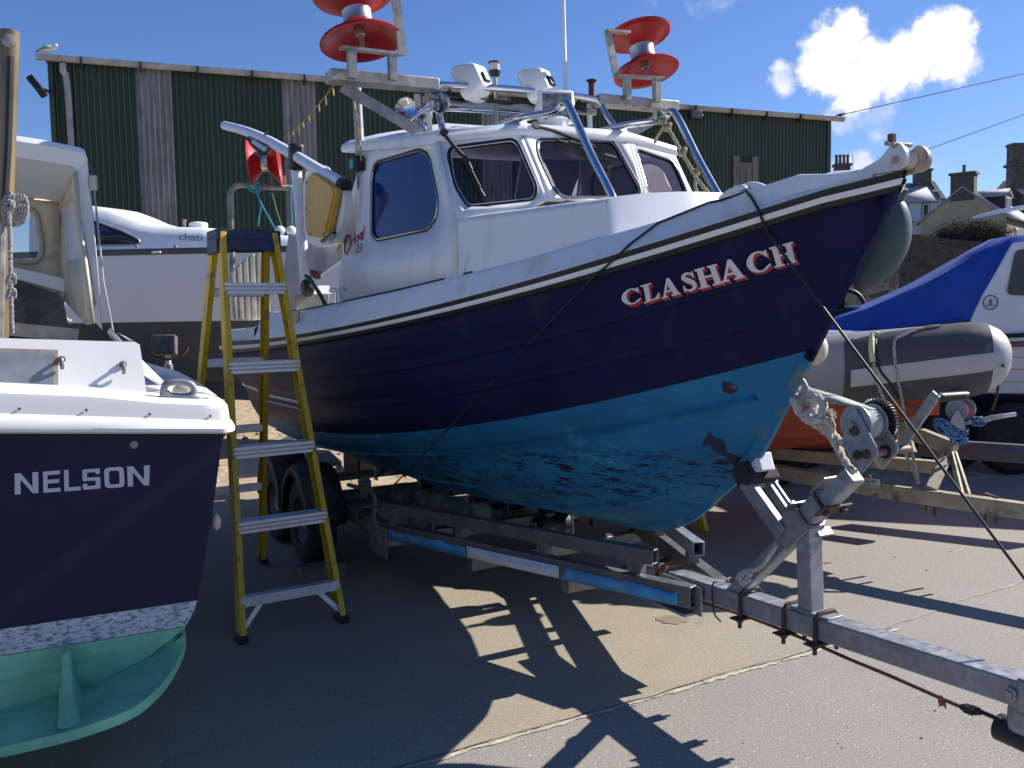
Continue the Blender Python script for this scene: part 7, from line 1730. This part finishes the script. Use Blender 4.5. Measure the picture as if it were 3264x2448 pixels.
# second yellow ladder, mostly hidden behind the hull
g0_ = gnd(2243, 1697, 0); g1_ = gnd(2180, 1690, 0)
L2 = Fr((g0_.x, g0_.y, 0), radians(28)); l2 = thing('second_ladder', 'yellow ladder foot showing under the forefoot of the blue boat', 'ladder', L2)
for xx in (0, -.33):
    k = .05 if xx == 0 else -.02
    MB().beam((xx, 0, .01), (xx-.16 if xx == 0 else xx+.02, .28, 1.3), .03, .075, up=(0, 1, 0)).build('rail', M_YEL, l2, bevel=.003)
for z in (.25, .5, .75, 1.0): MB().box((-.2, .05+.2*z, z), (.26, .06, .03)).build('tread', M_ALU, l2)
# ------------------------------------------------------------------ white cruiser in front of the shed
o_ = far(660, 1300, 9.4); CF = Fr((o_.x, o_.y, 0), radians(1)); ch = thing('cruiser', 'white sailing cruiser with grey bottom, side on in front of the shed', 'cruiser', CF)
cx_f = lambda a, b, y=0.: CF.px(a, b, y=y)
M_CHW = mat('cruiser_white', (.66, .67, .71), .35, var=.03, scale=1.5, dirt=(.50, .48, .45), dirt_amt=.3, dscale=1.5, dthr=.58, dsharp=.2); M_CHG = mat('grey_antifouling', (.075, .085, .095), .7, var=.2, scale=2, dirt=(.10, .10, .10), dirt_amt=.5, dscale=3)
M_CHC = mat('cruiser_cabin', (.76, .77, .76), .35, var=.03)
BM = 2.4
xsC = [-2.6, -2.2, -1.4, -.6, .2, 1.0, 1.6, 2.1, 2.5, 2.8]; bmC = [.62, .72, .85, .95, 1.0, .98, .86, .66, .38, .03]
zt = cx_f(500, 803).z; zw = cx_f(500, 1026).z
rows = []
for x, k in zip(xsC, bmC):
    y0 = BM/2*(1-k); up = max(0, x-.6)**2*.03
    rows.append([V((x, y0+.03, zt+up)), V((x, y0, zt+up-.02)), V((x, y0+.01, (zt+zw)/2+.12)), V((x-.0, y0+.05, (zt+zw)/2-.1)), V((x-.02, y0+.13*k+.02, zw))])
q = MB(); q.loft(rows); q.loft([[V((p.x, BM-p.y, p.z)) for p in r] for r in rows]); q.loft([[r[0], V((r[0].x, BM/2, r[0].z+.04)), V((r[0].x, BM-r[0].y, r[0].z))] for r in rows]); q.add([*rows[0], *[V((p.x, BM-p.y, p.z)) for p in rows[0][::-1]]], [tuple(range(10))]); q.build('hull', M_CHW, ch, sharp=30)
q = MB(); rw = []
for r, k in zip(rows, bmC):
    a = r[-1]; rw.append([a, V((a.x, a.y+.22*k, a.z-.32)), V((a.x, a.y+(BM/2-a.y)*.55, a.z-.60*k-.05)), V((a.x, BM/2-.08*k, a.z-.72*k-.05)), V((a.x, BM/2-.05*k, max(.28, a.z-.95*k)))])
q.loft(rw); q.loft([[V((p.x, BM-p.y, p.z)) for p in r] for r in rw]); q.add([*rw[0], *[V((p.x, BM-p.y, p.z)) for p in rw[0][::-1]]], [tuple(range(10))]); q.build('hull_bottom', M_CHG, ch, sharp=40)
q = MB(); q.loft([[r[1]+V((0, -.012, .06)), r[1]+V((0, -.022, .04)), r[1]+V((0, -.02, .0)), r[1]+V((0, -.0, -.005))] for r in rows]); q.build('rub_rail', mat('grey_brown_rail', (.10, .085, .08), .6), ch)
q = MB(); pr = [(100, 640), (230, 648), (293, 655), (345, 664), (400, 684), (450, 706), (490, 717), (540, 722), (640, 723), (662, 729), (700, 738), (800, 744), (930, 750), (1010, 770), (1030, 795)]
yc1, yc2 = .38, BM-.38
rows2 = []
for a, b in pr:
    p = cx_f(a, b, yc1); z0 = zt+.01; h = max(.02, p.z-z0)
    rows2.append([V((p.x, yc1-.12, z0)), V((p.x, yc1-.07, z0+h*.6)), V((p.x, yc1-.02, z0+h*.88)), V((p.x, yc1+.06, z0+h)), V((p.x, BM/2, z0+h+.05)), V((p.x, yc2-.06, z0+h)), V((p.x, yc2+.02, z0+h*.88)), V((p.x, yc2+.07, z0+h*.6)), V((p.x, yc2+.12, z0))])
q.loft(rows2); q.build('cabin', M_CHC, ch, sharp=55)
def cwin(px, nm, m, yy):
    P = rnd_poly([cx_f(a, b, yy)+V((0, .03*max(0, (cx_f(a, b, yy).z-zt))/.3, 0)) for a, b in px], .03, 4); w_ = MB().fill([P]).build(nm, m, ch, solid=.012)
    MB().tube([p+V((0, -.006, 0)) for p in P], .010, 6, closed=True).build('window_rim', M_STEEL, w_); return w_
cwin([(140, 690), (290, 700), (340, 718), (400, 741), (440, 762), (446, 772), (436, 780), (140, 782)], 'window', mat('cruiser_glass', (.015, .02, .045), .08), yc1-.115)
cwin([(768, 766), (850, 768), (850, 786), (785, 786)], 'window', mat('pale_cruiser_glass', (.5, .55, .56), .15), yc1-.115)
yl = yc1-.108
text_on('name_lettering', 'chati', [(570, 765), (645, 768), (645, 746), (570, 742)], lambda a, b: cx_f(a, b, yl), mat('grey_letters', (.10, .10, .11), .5), ch)
q = MB(); c = cx_f(633, 722, .9); q.lathe([(.10, -.03), (.105, .02), (.09, .035), (.02, .045)], c+V((0, 0, .01)), (0, 0, 1), 20); q.build('mushroom_vent', M_CHC, ch)
q = MB(); c = cx_f(588, 720, .9); q.lathe([(.015, -.05), (.015, .05), (.022, .055), (.022, .07)], c, (0, 0, 1), 10); q.build('deck_post', M_STEEL, ch)
for a in (437, 560): MB().lathe([(.018, 0), (.018, .03)], cx_f(a, 786, .16), (0, -1, 0), 10).build('stanchion_base', M_STEEL, ch)
MB().box(cx_f(498, 804, -.02), (.09, .03, .02)).build('scupper', M_CHC, ch, bevel=.005)
# prop stand with its timber pad
js = Fr(gnd(556, 1570, 0), radians(10)); jf = thing('boat_stand', 'steel prop stand with timber pad under the white cruiser', 'boat stand', js)
zz_ = lambda a, b: js.px(a, b, y=0.)
tp_z = zz_(555, 1130).z
MB().cyl((0, 0, 0), (0, 0, tp_z-.08), .035, 14).build('post', M_GALV, jf)
MB().cyl((0, 0, tp_z-.3), (0, 0, tp_z+.0), .022, 12).build('screw', M_WHITE2, jf)
MB().box((-.02, -.02, tp_z+.08), (.19, .1, .16), Matrix.Rotation(radians(-12), 3, 'X')).build('timber_pad', mat('grey_timber', (.13, .115, .095), .85, var=.4, scale=9, stretch=(3, 1, 1)), jf, bevel=.01)
MB().tube(spl([(-.16, -.04, tp_z+.02), (-.05, -.08, tp_z-.03), (.1, -.07, tp_z-.02), (.17, -.04, tp_z+.06)], 5), .012, 8).build('pad_bracket', M_RUST, jf)
for a in (90, 210, 330): MB().beam((0, 0, .55), (cos(radians(a))*.42, sin(radians(a))*.42, .02), .03, .03, up=(0, 1, .2)).build('leg', M_GALV, jf)
# white panels lying behind the trailer wheels
M_PAN = mat('white_panel', (.55, .55, .60), .55, var=.06)
p = gnd(800, 1545, .1); pf = Fr((p.x, p.y, 0), radians(12)); q = MB(); q.box((0, .2, .26), (.27, .4, .19)); tag(q.build('white_box', M_PAN, None, fr=pf, bevel=.01), 'small white box on the ground behind the ladder', 'box')
q = MB(); P = [pf.px(a, b, z=.34) for a, b in ((840, 1490), (940, 1440), (1050, 1446), (1090, 1484), (1030, 1492))]; q.prism(P, (0, 0, .03)); tag(q.build('loose_board', M_PAN, None, fr=pf, bevel=.004), 'white flat panel lying just behind the trailer mudguards', 'panel')
M_TIM = mat('dark_timber', (.06, .05, .042), .85, var=.3, scale=10)
for i, (a, b, z) in enumerate(((905, 1520, .15), (1110, 1515, .15), (1165, 1520, .12))):
    p = gnd(a, b, 0); q = MB(); q.box((p.x, p.y+.3, .16), (.14, .3, .32)); tag(q.build('timber_block', M_TIM, None, bevel=.01), ('dark timber block standing under the left end of the white panel', 'dark timber block under the right end of the white panel', 'dark timber block just right of the white panel')[i], 'timber block', 'timber blocks under the white panel')
q = MB(); p0 = T.px(1010, 1825, z=.045); q = MB(); q.box((p0.x, p0.y+.02, .045), (.13, .26, .09), Matrix.Rotation(radians(8), 3, 'Z')); tag(q.build('wheel_chock', mat('grey_timber2', (.13, .12, .11), .85, var=.3, scale=12), None, fr=T, bevel=.01), 'grey timber block chocking the front trailer wheel', 'chock')
# stones and rubble scattered on the sandy ground behind
rnd = random.Random(21); q = MB()
for i in range(420):
    x, y = rnd.uniform(-6, 6), rnd.uniform(7.4, 12); r = rnd.choice((.012, .018, .025, .04)); q.ball((x, y, r*.3), r, 6, 4, (1, rnd.uniform(.7, 1.3), .6))
for i in range(160):
    x, y = rnd.uniform(-1, 3.2), rnd.uniform(2.2, 6); r = rnd.choice((.002, .003, .004, .006)); q.ball((x, y, r*.3), r, 5, 3, (1, rnd.uniform(.7, 1.3), .6))
tag(q.build('gravel', mat('rubble_stones', (.36, .32, .26), .9, var=.35, scale=6)), 'small loose stones scattered over the yard and sandy ground', 'gravel', kind='stuff')
# knotted rope on the near trailer beam
q = MB(); tr_ = lambda a, b, y: T.px(a, b, y=y)
c0 = T.px(1180, 1560, y=-.76)
q.rope(spl([tr_(1110, 1545, -.80), tr_(1150, 1555, -.80), tr_(1180, 1560, -.80), tr_(1195, 1590, -.81), tr_(1192, 1640, -.80), tr_(1200, 1690, -.80), tr_(1210, 1730, -.80)], 5), .012)
for k in range(3): q.rope([c0+V((.03*cos(t), -.03+.02*sin(t*2), .035*sin(t)+.012*k)) for t in [i*.55 for i in range(12)]], .012)
tag(q.build('beam_rope', mat('dirty_rope', (.16, .15, .13), .9, var=.3, scale=50), None, fr=T), 'dirty rope knotted round the near trailer beam ahead of the mudguard', 'rope')
# ------------------------------------------------------------------ light and sky
CLOUDS = [(2640, 150, 120, 1.0), (2705, 105, 90, 1.0), (2790, 205, 130, 1.0), (2890, 190, 120, 1.0), (2985, 125, 95, 1.0), (3055, 185, 95, .95), (2630, 215, 110, .9), (2720, 270, 105, .85), (2500, 235, 75, .62), (2840, 250, 110, .8), (2690, 345, 95, .5), (2790, 375, 95, .42), (3105, 195, 70, .6), (2735, 525, 80, .55), (2660, 560, 80, .5), (2250, 0, 110, .34), (2980, 520, 130, .2), (2060, 30, 70, .25)]
SKYSAT, SKYHUE, SKYSTR, CLB, EXPO = 1.12, .5, .066, 12.0, .68
SUN_EL, SUN_AZ = radians(34), radians(24)           # azimuth measured from +x towards +y
sd = V((cos(SUN_EL)*cos(SUN_AZ), cos(SUN_EL)*sin(SUN_AZ), sin(SUN_EL)))
ld = bpy.data.lights.new('sun', 'SUN'); ld.energy = 5.0; ld.angle = radians(.5); ld.color = (1, .955, .88)
lo = bpy.data.objects.new('sun', ld); COL.objects.link(lo); lo.rotation_euler = sd.to_track_quat('Z', 'Y').to_euler()
w = bpy.data.worlds.new('World'); SC.world = w; w.use_nodes = True
nt = w.node_tree; N = nt.nodes; L = nt.links; bg = N['Background']
sky = N.new('ShaderNodeTexSky'); sky.sky_type = 'NISHITA'; sky.sun_disc = False
sky.sun_elevation = SUN_EL; sky.sun_rotation = pi/2-SUN_AZ
sky.air_density = 1.0; sky.dust_density = .25; sky.ozone_density = 3.0
tc = N.new('ShaderNodeTexCoord'); dirv = tc.outputs['Generated']
nrm = N.new('ShaderNodeVectorMath'); nrm.operation = 'NORMALIZE'; L.new(dirv, nrm.inputs[0]); dirv = nrm.outputs[0]
def vm(op, a, b):
    x = N.new('ShaderNodeVectorMath'); x.operation = op
    for i, q in enumerate((a, b)):
        if isinstance(q, (tuple, Vector)): x.inputs[i].default_value = tuple(q)
        else: L.new(q, x.inputs[i])
    return x
def mt(op, a, b=0., c=0.):
    x = N.new('ShaderNodeMath'); x.operation = op
    for i, q in enumerate((a, b, c)):
        if isinstance(q, (int, float)): x.inputs[i].default_value = q
        else: L.new(q, x.inputs[i])
    return x.outputs[0]
# cumulus: soft lobes round directions in the sky, edges broken by noise
nz = N.new('ShaderNodeTexNoise'); nz.inputs['Scale'].default_value = 17; nz.inputs['Detail'].default_value = 9; nz.inputs['Roughness'].default_value = .62
L.new(dirv, nz.inputs['Vector'])
nz2 = N.new('ShaderNodeTexNoise'); nz2.inputs['Scale'].default_value = 48; nz2.inputs['Detail'].default_value = 6; nz2.inputs['Roughness'].default_value = .6
L.new(dirv, nz2.inputs['Vector'])
wob = vm('SUBTRACT', nz.outputs['Color'], (.5, .5, .5)); wob = vm('SCALE', wob.outputs[0], (0, 0, 0)); wob.inputs['Scale'].default_value = .075
wv = vm('ADD', dirv, wob.outputs[0]).outputs[0]
tot = None
for (a, b, r, s) in CLOUDS:
    c = ray(a, b).normalized()
    d = vm('DISTANCE', wv, c).outputs['Value']
    q = N.new('ShaderNodeMapRange'); q.interpolation_type = 'SMOOTHSTEP'; q.inputs[1].default_value = r/FOC; q.inputs[2].default_value = r*.35/FOC; q.inputs[3].default_value = 0; q.inputs[4].default_value = s
    L.new(d, q.inputs[0]); tot = q.outputs[0] if tot is None else mt('MAXIMUM', tot, q.outputs[0])
den = mt('ADD', tot, mt('MULTIPLY', mt('SUBTRACT', nz2.outputs['Fac'], .5), .8))
den = mt('MULTIPLY', den, mt('MINIMUM', mt('MULTIPLY', tot, 6), 1))
cl = N.new('ShaderNodeMapRange'); cl.interpolation_type = 'SMOOTHSTEP'; cl.inputs[1].default_value = .16; cl.inputs[2].default_value = .85; L.new(den, cl.inputs[0])
hs = N.new('ShaderNodeHueSaturation'); hs.inputs['Saturation'].default_value = SKYSAT; hs.inputs['Hue'].default_value = SKYHUE; L.new(sky.outputs[0], hs.inputs['Color'])
mxc = N.new('ShaderNodeMix'); mxc.data_type = 'RGBA'; L.new(cl.outputs[0], mxc.inputs[0]); tn_ = N.new('ShaderNodeMix'); tn_.data_type = 'RGBA'; tn_.blend_type = 'MULTIPLY'; tn_.inputs[0].default_value = 1; L.new(hs.outputs[0], tn_.inputs[6]); tn_.inputs[7].default_value = (.88, .96, 1.27, 1)
L.new(tn_.outputs[2], mxc.inputs[6])
shd = N.new('ShaderNodeMapRange'); shd.inputs[1].default_value = .35; shd.inputs[2].default_value = 1.0; L.new(mt('ADD', mt('MULTIPLY', den, .8), mt('MULTIPLY', nz.outputs['Fac'], .35)), shd.inputs[0])
mcl = N.new('ShaderNodeMix'); mcl.data_type = 'RGBA'; L.new(shd.outputs[0], mcl.inputs[0]); mcl.inputs[6].default_value = (CLB*.52, CLB*.56, CLB*.68, 1); mcl.inputs[7].default_value = (CLB, CLB, CLB*1.02, 1)
L.new(mcl.outputs[2], mxc.inputs[7])
L.new(mxc.outputs[2], bg.inputs['Color']); bg.inputs['Strength'].default_value = SKYSTR
SC.view_settings.view_transform = 'Standard'; SC.view_settings.look = 'None'; SC.view_settings.exposure = EXPO; SC.view_settings.gamma = 1
SC.cycles.max_bounces = 8; SC.cycles.transparent_max_bounces = 12
SC.cycles.use_denoising = True
